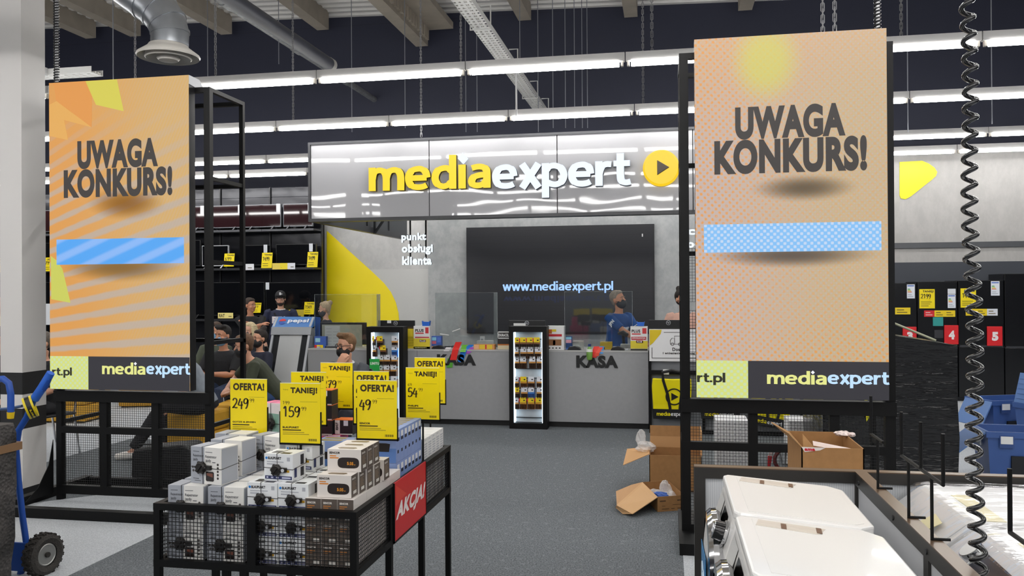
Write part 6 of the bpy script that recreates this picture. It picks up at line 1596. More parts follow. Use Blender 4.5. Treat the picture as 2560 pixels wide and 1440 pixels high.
# price cards on the shelf edges
yc = YT-.3735
def shelf_card(bx, head, price, label, slant=.0):
    x0, z0, x1, z1 = sbox(*bx, yc); t = thing('price_card', label, 'price card', ((x0+x1)/2, yc, z0))
    o = wobj(G().prism([(x0, z0), (x1-.02, z0), (x1, z1), (x0+.02, z1)], yc-.003, yc), 'card', YEL, t); w, h = x1-x0, z1-z0
    g = G(); letters(g, head, x0+w*.3, z0+h*.78, x0+w*.95, z0+h*.92, yc-.0035, 0, .04); strokes(g, price, x0+w*.14, z0+h*.48, x0+w*.72, z0+h*.72, yc-.0035, 0, .16)
    for k in range(2): g.box(x0+w*.12, yc-.0038, z0+h*(.14+.14*k), x0+w*.6, yc-.003, z0+h*(.17+.14*k))
    wobj(g, 'lettering', INK, t)
shelf_card((559, 634, 587, 666), 'TANIEJ!', '699', 'yellow price card 699 on the middle television shelf, seen through the dark frame')
shelf_card((653, 632, 682, 670), 'TANIEJ!', '1499', 'yellow price card on the middle shelf, between its two right televisions')
shelf_card((767, 630, 796, 668), 'TANIEJ!', '1499', 'yellow price card on the middle shelf, nearest the yellow wall panel')
shelf_card((628, 757, 654, 782), 'SOUNDBAR', '99', 'yellow soundbar card on the lower shelf by the man with folded arms')
shelf_card((759, 755, 787, 786), 'TANIEJ!', '1549', 'yellow price card 1549 on the lower shelf beside the woman with the bun')
shelf_card((-8, 645, 16, 680), 'TANIEJ!', '1649', 'yellow price card on the television wall at the left picture edge')
shelf_card((110, 644, 134, 678), 'OFERTA', '799', 'yellow price card on the television wall just left of the left screen')
def shelf_label(bx, colr, label, word=None):
    x0, z0, x1, z1 = sbox(*bx, yc); t = thing('shelf_label', label, 'shelf label', ((x0+x1)/2, yc, z0)); n = len(colr); w = (x1-x0)/n; h = z1-z0
    for k, c in enumerate(colr): wobj(G().box(x0+w*k, yc-.003, z0, x0+w*(k+1), yc, z1), 'label_field', mat(c, .5), t)
    g = G()
    if word: letters(g, word, x0+w*.15, z0+h*.2, x0+w*.9, z0+h*.8, yc-.0035, 0, .04)
    g.box(x1-w*.6, yc-.0036, z0+h*.3, x1-w*.2, yc-.003, z0+h*.42); wobj(g, 'print', mat('5a5030', .5), t)
shelf_label((609, 660, 635, 675), ('e9e9f0',), 'white shelf label on the middle shelf beside the frame post')
shelf_label((681, 658, 738, 673), ('e8cf5a', 'f0dc30', 'e6e8f0'), 'yellow and white shelf label strip under the right middle television')
shelf_label((545, 782, 583, 796), ('f0e08a', 'f0e08a'), 'pale yellow shelf label with bold letters on the lower shelf', 'RAT')
shelf_label((722, 774, 760, 800), ('cdb83a',), 'dull yellow shelf label above the drinks cooler')
# white sign band at the far left
x0, z0, x1, z1 = sbox(-120, 760, 128, 812, 13.3); t = thing('shop_banner', 'white banner with blue letters behind the white column at the left edge', 'sign', ((x0+x1)/2, 13.3, 0))
wobj(G().box(x0, 13.3, z0, x1, 13.34, z1), 'panel', mat('e6e9ee', .5), t)
for xx in (x0+.02, x1-.06): wobj(G().box(xx, 13.34, 0, xx+.04, 13.38, z1), 'post', BLACK, t)
g = G(); a, b_, c, d = sbox(-110, 768, 14, 790, 13.295); letters(g, 'komp', a, b_, c, d, 13.299, 0, .06); wobj(g, 'lettering', mat('2450d8', .5), t)
# ---------------------------------------------------------------- lit battery stands before the desks
YK = 10.06
LEDW = mat('d7efff', .5, emit=2.4, name='stand_light'); KBACK = mat('c4cace', .5)
def stand(pxa, pxb, pyt, pyb, label, hooks, empties=True):
    a = PY(pxa, pyt, YK); b = PY(pxb, pyb, YK); x0, x1, zt = a.x, b.x, a.z
    t = thing('battery_stand', label, 'display stand', ((x0+x1)/2, YK+.08, 0))
    f = (x1-x0)*.115
    g = G().box(x0, YK, 0, x0+f, YK+.19, zt).box(x1-f, YK, 0, x1, YK+.19, zt).box(x0, YK, zt-.07, x1, YK+.19, zt).box(x0, YK, 0, x1, YK+.19, .07)
    wobj(g, 'frame', BLACK, t)
    wobj(G().box(x0+f, YK+.12, .07, x1-f, YK+.13, zt-.07), 'back_panel', KBACK, t)
    for xx in (x0+f, x1-f-.012): wobj(G().box(xx, YK+.02, .075, xx+.012, YK+.11, zt-.075), 'light_strip', LEDW, t)
    return t, x0+f+.005, x1-f-.005, zt
def pack(kind):
    """one blister row on its hook: white or yellow price tag over batteries"""
    t = thing('battery_pack', '', 'batteries')
    w = .082
    G().cyl((0, .10, .1), (0, -.01, .1), .003, 6).obj('hook', STEEL, t)
    G().box(-w*.46, -.012, .05, w*.46, -.009, .112).obj('price_tag', mat({'w': 'e6e8ee', 'y': 'f2d21a', 'b': 'e6e8ee', 'r': 'f2d21a'}[kind], .5), t)
    g = G().box(w*.05, -.0135, .07, w*.3, -.0118, .083); g.obj('tag_print', INK, t)
    if kind in 'yr': G().box(-w*.62, -.013, .06, -w*.46, -.009, .1).obj('red_flag', RED, t)
    cardc = {'w': '6a4630', 'y': '55453a', 'b': '3a80d8', 'r': 'b06a2a'}[kind]
    G().box(-w*.5, 0, -.035, w*.5, .05, .07).obj('blister_card', mat(cardc, .5), t)
    G().box(-w*.5, -.004, .03, w*.5, .0, .05).obj('card_band', mat({'w': 'e0a050', 'y': '8a5a34', 'b': '4a90e0', 'r': 'e8a83a'}[kind], .4), t)
    for k in range(4): G().cyl((-w*.36+w*.24*k, -.007, -.03), (-w*.36+w*.24*k, -.007, .028), w*.085, 8).obj('battery', mat('2a1e18' if kind != 'b' else '2a4a8a', .25, .3), t, smooth=.7); 
    return t
PK = {}
def hang(kind, px, py, label, group, y=YK+.04):
    p = PY(px, py, y)
    if kind not in PK: PK[kind] = pack(kind); o = PK[kind]; o.location = p
    else: o = dup(PK[kind], p)
    o['label'] = label; o['group'] = group
t, xa, xb, zt = stand(1272, 1368, 816, 1072, 'tall black battery stand with bluish light strips between the two cash desks', None)
rows = [(853, 'yyyy', (1291, 1308, 1325, 1342), 'top'), (877, 'wwww', (1289, 1309, 1326, 1345), 'second'), (901, 'wwww', (1290, 1308, 1331, 1350), 'third'), (951, 'wrww', (1289, 1309, 1328, 1350), 'fourth'), (977, 'ywbw', (1291, 1311, 1328, 1350), 'fifth'), (1003, 'wrrr', (1289, 1308, 1328, 1347), 'lowest')]
for py, ks, xs, nm in rows:
    for i, (k, px) in enumerate(zip(ks, xs)):
        hang(k, px, py+13, 'battery pack on the middle stand, %s hook row, %s from the left' % (nm, ORD[i]), 'battery packs on the middle stand')
g = G()
for py in (848, 872, 896, 922, 945, 971, 996, 1021, 1044): z = PY(1320, py, YK+.1).z; g.box(xa, YK+.10, z-.004, xb, YK+.12, z+.004)
wobj(g, 'slat_rails', mat('1d1e20', .4), t)
t, xa, xb, zt = stand(916, 1009, 817, 1072, 'tall black battery stand with bluish light strips beside the left counter', None)
rows = [(850, 'yyw', (929, 950, 987), 'top'), (873, 'wyb', (933, 958, 987), 'second'), (897, 'www', (952, 968, 986), 'third'), (922, 'www', (950, 967, 984), 'fourth'), (950, 'ww', (965, 985), 'fifth')]
for py, ks, xs, nm in rows:
    for i, (k, px) in enumerate(zip(ks, xs)):
        hang(k, px, py+12, 'battery pack on the left stand, %s hook row, %s from the left' % (nm, ORD[i]), 'battery packs on the left stand')
x0, z0, x1, z1 = sbox(924, 897, 949, 930, YK-.0)
p = wobj(G().box(x0, YK-.004, z0, x1, YK-.001, z1), 'green_card', mat('1fa84a', .5), t)
g = G(); letters(g, 'LIMITU', x0+.01, z0+(z1-z0)*.55, x1-.005, z0+(z1-z0)*.75, YK-.0045, 0, .05); g.obj('lettering', mat('e8f6ea', .5), p)
# ---------------------------------------------------------------- monitors seen from behind
ZD = zc
def monitor(pxa, pxb, pyt, y, label, logo=None, tagb=None):
    a = PY(pxa, pyt, y); b = PY(pxb, pyt, y); t = thing('computer_monitor', label, 'monitor', ((a.x+b.x)/2, y, ZD))
    wobj(G().box(a.x, y, a.z-.30, b.x, y+.035, a.z), 'screen_housing', mat('151618', .4), t, bevel=.005)
    c = (a.x+b.x)/2
    wobj(G().box(c-.03, y+.035, ZD+.01, c+.03, y+.06, a.z-.12), 'stand', mat('1c1d20', .4), t); wobj(G().box(c-.11, y-.06+.06, ZD, c+.11, y+.16, ZD+.012), 'foot', mat('1c1d20', .4), t)
    if logo:
        p = PY(logo, (pyt+pyt+14)/2, y-.001); g = G().ring([(p.x+.026*math.cos(q), y-.003, p.z+.026*math.sin(q)) for q in [2*PI*i/18 for i in range(18)]], .003, 5, closed=True); letters(g, 'hp', p.x-.014, p.z-.014, p.x+.014, p.z+.016, y-.003, 0, .02); wobj(g, 'logo', mat('c9ccd2', .3, .6), t)
    if tagb: x0, z0, x1, z1 = sbox(*tagb, y-.002); wobj(G().box(x0, y-.004, z0, x1, y-.001, z1), 'white_tag', PAPER, t)
monitor(945, 1036, 801, YC+.22, 'black monitor back with round logo above the left battery stand', 989, (968, 801, 978, 808))
monitor(1272, 1363, 801, YC+.22, 'black monitor back with round logo and white label above the middle battery stand', 1317, (1284, 808, 1314, 815))
monitor(1622, 1712, 800, YC+.22, 'black monitor back with round logo above the white delivery board', 1671)
monitor(800, 915, 806, YC+.35, 'monitor behind the man in the grey jacket, with its pale back turned to the camera')
p = PY(800, 806, YC+.34); q = PY(909, 868, YC+.34)
tag(G().box(p.x+.03, YC+.335, ZD+.005, q.x-.02, YC+.345, p.z-.03).obj('display_board', mat('b9b8a4', .3)), 'pale grey board on the left counter behind the seated man in the grey jacket', 'board')
# ---------------------------------------------------------------- leaflet stands, boxes, terminals
def upright_card(name, label, cat, bx, y, th, m, fields=(), words=()):
    x0, z0, x1, z1 = sbox(*bx, y); z0 = min(z0, ZD+.002) if abs(z0-ZD) < .06 else z0
    t = thing(name, label, cat, ((x0+x1)/2, y+th/2, ZD))
    wobj(G().box(x0, y, ZD, x1, y+th, z1), 'body', m, t); w, h = x1-x0, z1-ZD
    for (a, b, c, d, colr, nm) in fields: wobj(G().box(x0+w*a, y-.0012, ZD+h*b, x0+w*c, y, ZD+h*d), nm, mat(colr, .5), t)
    for (s, a, b, c, d, colr) in words:
        g = G(); letters(g, s, x0+w*a, ZD+h*b, x0+w*c, ZD+h*d, y-.002, 0, .04); wobj(g, 'lettering', mat(colr, .5), t)
    return t
upright_card('leaflet_box', 'white and yellow warranty leaflet box on the desk beside the left battery stand', 'leaflet box', (1034, 815, 1075, 871), YC+.03, .08, mat('ecebea', .5),
    ((0, .0, 1, .46, 'ead23a', 'yellow_field'), (0, 0, 1, .1, '2a2820', 'black_field'), (.1, .66, .62, .71, 'd03a40', 'red_line'), (.08, .48, .95, .53, 'c8303a', 'red_line'), (.72, .68, .92, .94, 'd03a40', 'red_mark'), (.35, .30, .75, .40, 'c8303a', 'red_field')),
    (('PLUS', .1, .74, .62, .87, '2a2828'), ('PLUS', .38, .31, .72, .385, 'f4e8e8'), ('mediaexpert', .06, .03, .8, .08, 'e9e0a0')))
upright_card('leaflet_box', 'white and yellow warranty leaflet box on the desk right of the cashier', 'leaflet box', (1576, 816, 1619, 875), YC+.03, .08, mat('ecebea', .5),
    ((0, .08, 1, .40, 'e6d23a', 'yellow_field'), (0, 0, 1, .07, '2a2820', 'black_field'), (.08, .66, .6, .71, 'd03a40', 'red_line'), (.05, .44, .92, .57, 'c8303a', 'red_field'), (.33, .31, .73, .42, 'c8303a', 'red_field'), (.70, .70, .94, .93, 'd03a40', 'red_mark')),
    (('PLUS', .07, .74, .58, .87, '2a2828'), ('GWARANCJA', .09, .47, .88, .55, 'f4e8e8'), ('PLUS', .38, .33, .68, .4, 'f4e8e8')))
upright_card('notice_card', 'yellow notice card standing on the desk directly right of the left battery stand', 'notice', (1010, 818, 1036, 872), YC+.13, .012, mat('e8cf2a', .5),
    ((0, .93, 1, 1, '3a1c16', 'dark_header'),)+tuple((.05, .12+.08*k, .9, .135+.08*k, '8a7618', 'print') for k in range(6)))
upright_card('product_box', 'white box with red band and food pictures right of the middle battery stand', 'box', (1367, 815, 1410, 873), YC+.05, .14, mat('ecebea', .5),
    ((0, .56, .88, .66, 'c8202a', 'red_band'), (.02, .18, .85, .44, '9a6a42', 'picture'), (.05, .68, .3, .86, 'c8702a', 'picture'), (.3, .76, .55, .86, 'f0d832', 'yellow_tag'), (.1, .05, .2, .1, '3a3a3c', 'icon'), (.3, .05, .4, .1, '3a3a3c', 'icon'), (.5, .05, .6, .1, '3a3a3c', 'icon'), (.7, .05, .8, .1, '3a3a3c', 'icon'), (.35, .2, .5, .4, 'd8884a', 'picture')))
upright_card('gum_box', 'blue patterned mint box by the left counter leaflet, beside the card terminal', 'box', (1078, 840, 1103, 872), YC+.1, .07, mat('3f62b4', .4), ((.08, .65, .5, .9, '8fd0e8', 'picture'), (.08, .38, .5, .6, 'd06a7a', 'picture'), (.05, .05, .6, .2, 'e0a83a', 'tag'), (.6, .5, .95, .9, '5a7ad0', 'picture')))
upright_card('gum_box', 'small blue mint box standing by the box with the red band', 'box', (1414, 841, 1430, 864), YC+.12, .05, mat('4a74c0', .4), ((.05, .5, .9, .75, 'd8a0b0', 'picture'), (.05, .78, .9, .95, '8fd0e8', 'picture')))
upright_card('gum_box', 'blue patterned box with yellow price tag left of the man in the grey jacket', 'box', (786, 841, 815, 872), YC+.1, .08, mat('3f62b4', .4), ((.0, .0, .2, .25, 'd8202a', 'red_tag'), (.2, .0, .75, .25, 'f0d21a', 'tag'), (.08, .5, .5, .85, '9ad0e0', 'picture')))
upright_card('paper_notice', 'white printed sheet standing on the left counter behind the drinks cooler', 'paper', (812, 814, 850, 870), YC+.16, .004, PAPER, tuple((.1+.45*(k % 2), .15+.14*(k//2), .45+.45*(k % 2), .16+.14*(k//2), '8d9098', 'print') for k in range(11)))
upright_card('battery_display', 'small counter display with black battery header left of the middle battery stand', 'display box', (1244, 829, 1276, 870), YC+.08, .12, mat('2a2523', .5), ((0, .60, 1, .66, 'e8e8e8', 'white_edge'), (0, .95, 1, 1, 'f2f2f2', 'white_edge'), (.0, .60, .05, 1, 'f2f2f2', 'white_edge'), (0, 0, 1, .22, 'eadcb8', 'tray'), (0, .22, 1, .3, 'c8742a', 'picture')), (('DURACELL', .08, .72, .98, .88, 'f4f4f4'),))
upright_card('counter_tray', 'low orange and yellow counter tray with price tags on the middle desk', 'tray', (1184, 861, 1236, 872), YC+.0, .1, mat('e09a5a', .5), ((.02, .1, .25, .95, 'f0b88a', 'tag'), (.28, .12, .55, .95, 'f0ce3a', 'tag'), (.56, .1, .62, .95, 'd8303a', 'tag'), (.64, .12, .9, .95, 'f0ce3a', 'tag')))
upright_card('small_box', 'white flat box behind the low orange tray on the middle desk', 'box', (1192, 852, 1236, 870), YC+.2, .12, mat('d9dad8', .5), ((.05, .1, .3, .6, '9aa0a2', 'label'),))
upright_card('small_box', 'small white box with grey picture standing behind the white flat box', 'box', (1200, 841, 1210, 866), YC+.34, .05, mat('dcdcdc', .5), ((.2, .3, .8, .8, '9a9ca0', 'picture'),))
upright_card('receipt_printer', 'pale receipt printer on the right cash desk behind the card terminal', 'printer', (1431, 853, 1457, 872), YC+.16, .14, mat('d6d4cc', .5), ((.05, .4, .7, .6, 'e8e6e0', 'paper'), (.0, .75, .6, .95, 'b9b9b6', 'cover')))
upright_card('small_box', 'white flat box on the right cash desk left of the warranty leaflets', 'box', (1551, 861, 1577, 873), YC+.12, .12, mat('d6d6d4', .5))
upright_card('small_box', 'yellow packet lying on the right cash desk before the cashier', 'packet', (1500, 855, 1530, 869), YC+.2, .12, mat('d8b428', .4), ((.0, .0, .4, .3, '3a3c44', 'shade'),))
def terminal(pxa, pxb, y, label):
    a = PY(pxa, 865, y); b = PY(pxb, 865, y); t = thing('card_terminal', label, 'card terminal', ((a.x+b.x)/2, y, ZD)); w = b.x-a.x
    wobj(G().prism([(a.x, ZD), (b.x, ZD), (b.x-.02, ZD+.03), (a.x+w*.55, ZD+.05), (a.x+.02, ZD+.035)], y, y+.09), 'body', mat('1c1a1c', .35), t, bevel=.006)
    g = G()
    for k in range(4):
        for j in range(3): g.box(a.x+.03+.022*j, y+.015+.018*k, ZD+.036, a.x+.046+.022*j, y+.027+.018*k, ZD+.044)
    wobj(g, 'keys', mat('8d8d92', .4), t)
terminal(1078, 1112, YC+.02, 'black card terminal on the middle desk in front of the blue mint box'); terminal(1418, 1452, YC+.02, 'black card terminal at the left of the right cash desk'); terminal(1526, 1562, YC+.02, 'black card terminal on the right cash desk below the cashier')
def keyboard(pxa, pxb, y, label):
    a = PY(pxa, 868, y); b = PY(pxb, 868, y); t = thing('keyboard', label, 'keyboard', ((a.x+b.x)/2, y, ZD)); wobj(G().box(a.x, y, ZD, b.x, y+.15, ZD+.02), 'base', mat('303236', .5), t)
    g = G(); n = int((b.x-a.x)/.022)
    for i in range(n):
        for j in range(5): g.box(a.x+.004+.022*i, y+.01+.027*j, ZD+.02, a.x+.021+.022*i, y+.031+.027*j, ZD+.028)
    wobj(g, 'keys', mat('b9bbbf', .5), t)
keyboard(1110, 1130, YC+.3, 'keyboard on the middle desk behind the colourful bands'); keyboard(1518, 1542, YC+.25, 'keyboard on the right cash desk in front of the cashier'); keyboard(812, 858, YC+.1, 'keyboard on the left counter behind the man in the grey jacket')
# curved blue mint tins / cups on the leaflet boxes
for bx, lab in (((1056, 802, 1076, 816), 'blue plastic tray above the leaflet box at the left battery stand'), ((1592, 803, 1612, 815), 'blue plastic tray on top of the right warranty leaflet box')):
    x0, z0, x1, z1 = sbox(*bx, YC+.07); t = thing('plastic_tray', lab, 'tray', ((x0+x1)/2, YC+.07, z0))
    wobj(G().prism([(x0, z1), (x0+.01, z0), (x1-.01, z0), (x1, z1), (x1-.012, z1-.012), (x0+.012, z1-.012)], YC+.04, YC+.1), 'tray', mat('2f6fd8', .3), t)
    wobj(G().ring([(x0+.005, YC+.05, z0+.02), (x0-.03, YC+.05, z0-.0), (x0-.05, YC+.055, z0-.02)], .003, 6), 'cable', PAPER, t)
# white pens on holders on the acrylic guard
for a, b, lab in (((1100, 835), (1122, 838), 'left of the two white pens by the middle acrylic guard'), ((1131, 829), (1150, 822), 'right of the two white pens by the middle acrylic guard')):
    y = YC+.115; tag(G().cyl(PY(*a, y), PY(*b, y), .006, 8).obj('pen', mat('f0f0f0', .4)), lab, 'pen')
# colourful bands hung over the desk edges
def band_strip(pts, w, colr, label, y=YC-.012):
    g = G(); vs = []
    for k, (px, py) in enumerate(pts):
        yy = y if py > 873 else YC-.012+min(.10, (873-py)*.006)
        p = PY(px, py, yy); 
        if py <= 873: p.z = max(p.z, ZD+.01+.004*k)
        vs.append(p)
    n = len(vs); V = []
    for p in vs: V += [(p.x-w/2, p.y-.006, p.z), (p.x+w/2, p.y-.006, p.z), (p.x-w/2, p.y, p.z), (p.x+w/2, p.y, p.z)]
    F = []
    for i in range(n-1):
        o = 4*i; F += [(o, o+1, o+5, o+4), (o+2, o+6, o+7, o+3), (o, o+4, o+6, o+2), (o+1, o+3, o+7, o+5)]
    F += [(0, 2, 3, 1), (4*n-4, 4*n-3, 4*n-1, 4*n-2)]
    g.add(V, F); tag(g.obj('plastic_band', mat(colr, .35)), label, 'plastic band', 'coloured bands over the desks')
DK = 'plastic band over the edge of the middle desk, '
band_strip([(1147, 855), (1139, 874), (1133, 900)], .082, 'e8302a', 'wide red '+DK+'frontmost'); band_strip([(1162, 862), (1157, 880)], .07, '6ab83a', 'short green '+DK+'over the blue one', YC-.024)
band_strip([(1180, 862), (1160, 876), (1151, 905)], .075, '1f7ad8', 'blue '+DK+'right of the red one', YC-.006); band_strip([(1126, 896), (1124, 919)], .075, '5aa83a', 'green '+DK+'lowest end hanging out', YC-.005)
band_strip([(1184, 868), (1166, 884)], .075, '9a3ab0', 'purple '+DK+'at the right', YC-.004); band_strip([(1122, 868), (1116, 878)], .07, 'd8d4d8', 'white '+DK+'at the left', YC-.004)
DK = 'plastic band over the edge of the right cash desk, '
band_strip([(1492, 866), (1487, 880), (1484, 894)], .07, 'e83a30', 'red '+DK+'left'); band_strip([(1503, 868), (1494, 882), (1491, 890)], .05, 'ee5038', 'red '+DK+'right', YC-.02); band_strip([(1505, 866), (1502, 884)], .055, '3a9ae8', 'blue '+DK+'at its right end', YC-.005)
a = PY(1471, 866, YC-.03); b = PY(1474, 901, YC-.04)
t = thing('green_bottle', 'green plastic bottle hung upside down on the right cash desk beside the red bands', 'bottle', (b.x, YC-.045, b.z))
wobj(G().lathe([(.001, b.z), (.03, b.z+.01), (.038, b.z+.06), (.038, a.z-.05), (.02, a.z-.015), (.016, a.z)], (b.x, YC-.046, 0), 16), 'bottle', mat('7aa850', .3), t, smooth=.7)
wobj(G().cyl((b.x, YC-.046, a.z), (b.x, YC-.046, a.z+.03), .018, 12), 'cap', mat('2a3a78', .4), t); wobj(G().cyl((b.x, YC-.046, (a.z+b.z)/2+.02), (b.x, YC-.046, (a.z+b.z)/2+.055), .0395, 16), 'label', mat('e6ece0', .4), t)
# barcode scanner in the cashier's hand
p = PY(1558, 838, 10.75)
t = thing('barcode_scanner', 'black hand scanner held by the cashier in the blue shirt', 'scanner', (p.x, 10.75, ZD))
wobj(G().ring([p+Vector((-.06, .05, .02)), p+Vector((0, 0, .03)), p+Vector((.05, -.03, .0))], [.022, .034, .03], 10), 'head', mat('17171a', .35), t, smooth=.7); wobj(G().ring([p, p+Vector((.005, .02, -.08)), p+Vector((.01, .02, -.19))], [.022, .018, .03], 10), 'handle', mat('17171a', .35), t, smooth=.7)
# ---------------------------------------------------------------- delivery board and bag rack
YB_ = 9.98
x0 = PY(1622, 900, YB_).x; x1 = x0+1.75
t = thing('bag_rack', 'black rack with white delivery board and hanging shopping bags right of the cash desk', 'rack', (x0+.3, YB_+.1, 0))
zb = PY(1640, 903, YB_).z; zt = PY(1640, 822, YB_).z; zr = PY(1640, 932, YB_).z
g = G()
for xx in (x0, x0+.62, x0+1.72): g.box(xx, YB_+.03, 0, xx+.028, YB_+.09, zt)
g.box(x0, YB_+.02, zr-.02, x1, YB_+.08, zr+.025).box(x0, YB_+.03, 0, x1, YB_+.2, .04).box(x0, YB_+.04, zt-.04, x1, YB_+.08, zt)
wobj(g, 'frame', BLACK, t)
wobj(G().box(x0+.028, YB_+.085, .04, x1, YB_+.1, zb), 'back_panel', mat('8d9094', .5), t)
bx1 = PY(1740, 860, YB_).x+.04
b = wobj(G().box(x0+.006, YB_+.0, zb, bx1, YB_+.03, zt-.005), 'board', mat('e9e9ea', .45), t)
w, h = bx1-x0, zt-zb
G().prism([(x0+.012, zt-.012), (x0+w*.26, zt-.012), (x0+w*.24, zt-.06), (x0+.05, zt-.17), (x0+.012, zt-.2)], YB_-.002, YB_).obj('yellow_corner', mat('e0c31c', .45), b)
G().box(x0+.035, YB_-.002, zb+.035, x0+.041, YB_, zb+h*.42).box(x0+.035, YB_-.002, zb+.035, bx1-.02, YB_, zb+.041).box(x0+w*.3, YB_-.002, zt-.045, bx1-.02, YB_, zt-.039).obj('border_line', INK, b)
g = G(); lx = PY(1682, 860, YB_).x; lz = PY(1682, 851, YB_).z
for k, r_ in ((0, .016), (1, .016)): g.ring([(lx-.005+.085*k+r_*math.cos(q), YB_-.002, lz-.045+r_*math.sin(q)) for q in [2*PI*i/12 for i in range(12)]], .003, 4, closed=True)
g.ring([(lx-.03, YB_-.002, lz-.045), (lx-.03, YB_-.002, lz), (lx-.01, YB_-.002, lz+.025), (lx+.02, YB_-.002, lz+.025), (lx+.02, YB_-.002, lz-.045)], .003, 4, closed=True)
g.ring([(lx+.02, YB_-.002, lz-.045), (lx+.02, YB_-.002, lz+.05), (lx+.13, YB_-.002, lz+.05), (lx+.13, YB_-.002, lz-.045)], .003, 4, closed=True); g.obj('van_drawing', INK, b)
g = G(); a, c, d, e = sbox(1681, 869, 1722, 878, YB_); letters(g, 'Dostawa', a, c, d, e, YB_-.002, 0, .03); a, c, d, e = sbox(1657, 880, 1737, 888, YB_); letters(g, 'i wniesienie za mniej', a, c, d, e, YB_-.002, 0, .03); g.obj('lettering', INK, b)
p = PY(1665, 930, YB_); wobj(G().box(p.x-.035, YB_+.0, p.z-.03, p.x+.035, YB_+.018, p.z+.03), 'price_tag', PAPER, t)
BAGY = mat('efe000', .3, bump=.3, bscale=10, name='yellow_bag_foil'); BAGK = mat('17181a', .3)
def bag(px, py0, py1, label, tilt=0, k=1.0, y=YB_-.06):
    a = PY(px, py1, y); b = PY(px, py0, y); H_ = b.z-a.z; W_ = .46*k; t = thing('shopping_bag', label, 'bag', (a.x, y, a.z), 0, 'yellow shopping bags on the rack'); t.rotation_euler = (0, tilt, 0)
    G().prism([(0.02, 0), (W_-.02, 0), (W_, H_*.8), (W_*.99, H_), (W_*.5, H_*.985), (0.01, H_), (0, H_*.8)], 0, .05).obj('bag_body', BAGY, t, bevel=.01)
    G().prism([(0.015, -.004), (W_-.015, -.004), (W_-.005, H_*.24), (.005, H_*.24)], -.004, .054).obj('bottom_band', BAGK, t)
    g = G(); pen_word(g, 'media', W_*.12, W_*.46, H_*.075, H_*.07, -.0052); g.obj('lettering', mat('f0e000', .4), t)
    g = G(); pen_word(g, 'expert', W_*.475, W_*.83, H_*.075, H_*.07, -.0052); g.obj('lettering', mat('e8e8e8', .4), t)
    g = G(); c = (W_*.56, H_*.55); R_ = W_*.2
    g.ring([(c[0]+R_*math.cos(q), -.004, c[1]+R_*math.sin(q)) for q in [2*PI*i/28 for i in range(28)]], .008, 6, closed=True); g.prism([(c[0]-R_*.35, c[1]-R_*.5), (c[0]+R_*.55, c[1]), (c[0]-R_*.35, c[1]+R_*.5)], -.004, 0); g.obj('play_mark', BAGK, t)
    g = G()
    for q, yy in ((0, -.008), (1, .055)): g.ring([(W_*.46, yy, H_*.24), (W_*.40, yy, H_*.6), (W_*.29, yy, H_*.95), (W_*.27, yy, H_*1.15), (W_*.5, yy, H_*1.2), (W_*.8, yy, H_*1.15), (W_*.80, yy, H_*.95), (W_*.74, yy, H_*.6), (W_*.70, yy, H_*.24)], .016, 6, flat=.3)
    g.obj('handle', BAGK, t)
bag(1630, 946, 1046, 'yellow and black shopping bag hanging under the delivery board, left of the dark screen post')
bag(1750, 955, 1046, 'yellow and black shopping bag seen whole through the right mesh'); bag(1868, 958, 1058, 'tilted yellow shopping bag seen through the second mesh field', .16); bag(1950, 950, 1036, 'smaller yellow shopping bag farthest right behind the mesh', 0, .8, YB_+.2)
# ---------------------------------------------------------------- drinks cooler
CG = mat('a9adb2', .35, .3, name='cooler_grey'); CB = mat('1f62c4', .35)
x0, x1 = PY(680, 826, 10.39).x, -4.69
t = thing('drinks_cooler', 'grey and blue open drinks cooler with slanted glass front left of the service counter', 'cooler', ((x0+x1)/2, 10.4, 0))
side = [(10.050, .12), (10.670, .12), (10.670, 1.345), (10.510, 1.365), (10.400, 1.245), (10.370, 1.135), (10.110, .45), (10.050, .38)]
for xx in (x0, x1-.035): wobj(G().prism(side, xx, xx+.035, 'yz'), 'side_panel', CG, t, bevel=.006)
wobj(G().prism([(10.400, 1.215), (10.670, 1.215), (10.670, 1.245), (10.430, 1.245)], x0, x1, 'yz'), 'shelf', CG, t)
wobj(G().prism([(10.385, 1.225), (10.520, 1.367), (10.680, 1.355), (10.680, 1.315), (10.410, 1.215)], x0-.005, x1+.005, 'yz'), 'blue_top', mat('4a82c8', .3), t)
wobj(G().prism([(10.360, 1.125), (10.390, 1.125), (10.415, 1.230), (10.385, 1.235)], x0-.01, x1+.01, 'yz'), 'front_lip', mat('8f9296', .3, .4), t, bevel=.008)
wobj(G().prism([(10.530, .6), (10.680, .6), (10.680, 1.355), (10.530, 1.360)], x1-.002, x1+.012, 'yz'), 'blue_side', CB, t)
wobj(G().prism([(10.130, .44), (10.145, .435), (10.395, 1.115), (10.380, 1.125)], x0+.12, x1-.12, 'yz'), 'front_flap', mat('b9bcbd', .3, bump=.3, bscale=6), t)
wobj(G().prism([(10.140, .44), (10.150, .435), (10.400, 1.115), (10.390, 1.125)], x0+.035, x1-.035, 'yz'), 'dark_glass', mat('25282c', .1, alpha=.85), t)
wobj(G().box(x0, 10.050, .0, x1, 10.670, .12).box(x0, 10.030, .12, x1, 10.070, .42), 'base', mat('55585c', .5), t)
g = G(); vs, fs, _ = text_mesh('pepsi', .04); d0 = Vector((0, 10.405, 1.250)); d1 = Vector((0, 10.500, 1.352))
g.add([(x0+.20+.30*u, (d0+(d1-d0)*(.25+.6*v)).y-.004, (d0+(d1-d0)*(.25+.6*v)).z+.004) for u, v in vs], fs); wobj(g, 'lettering', mat('e8f0fa', .4), t)
n = Vector((0, -.73, .68)); c = (d0+d1)/2+n*.004; e1 = Vector((1, 0, 0)); e2 = (d1-d0).normalized()
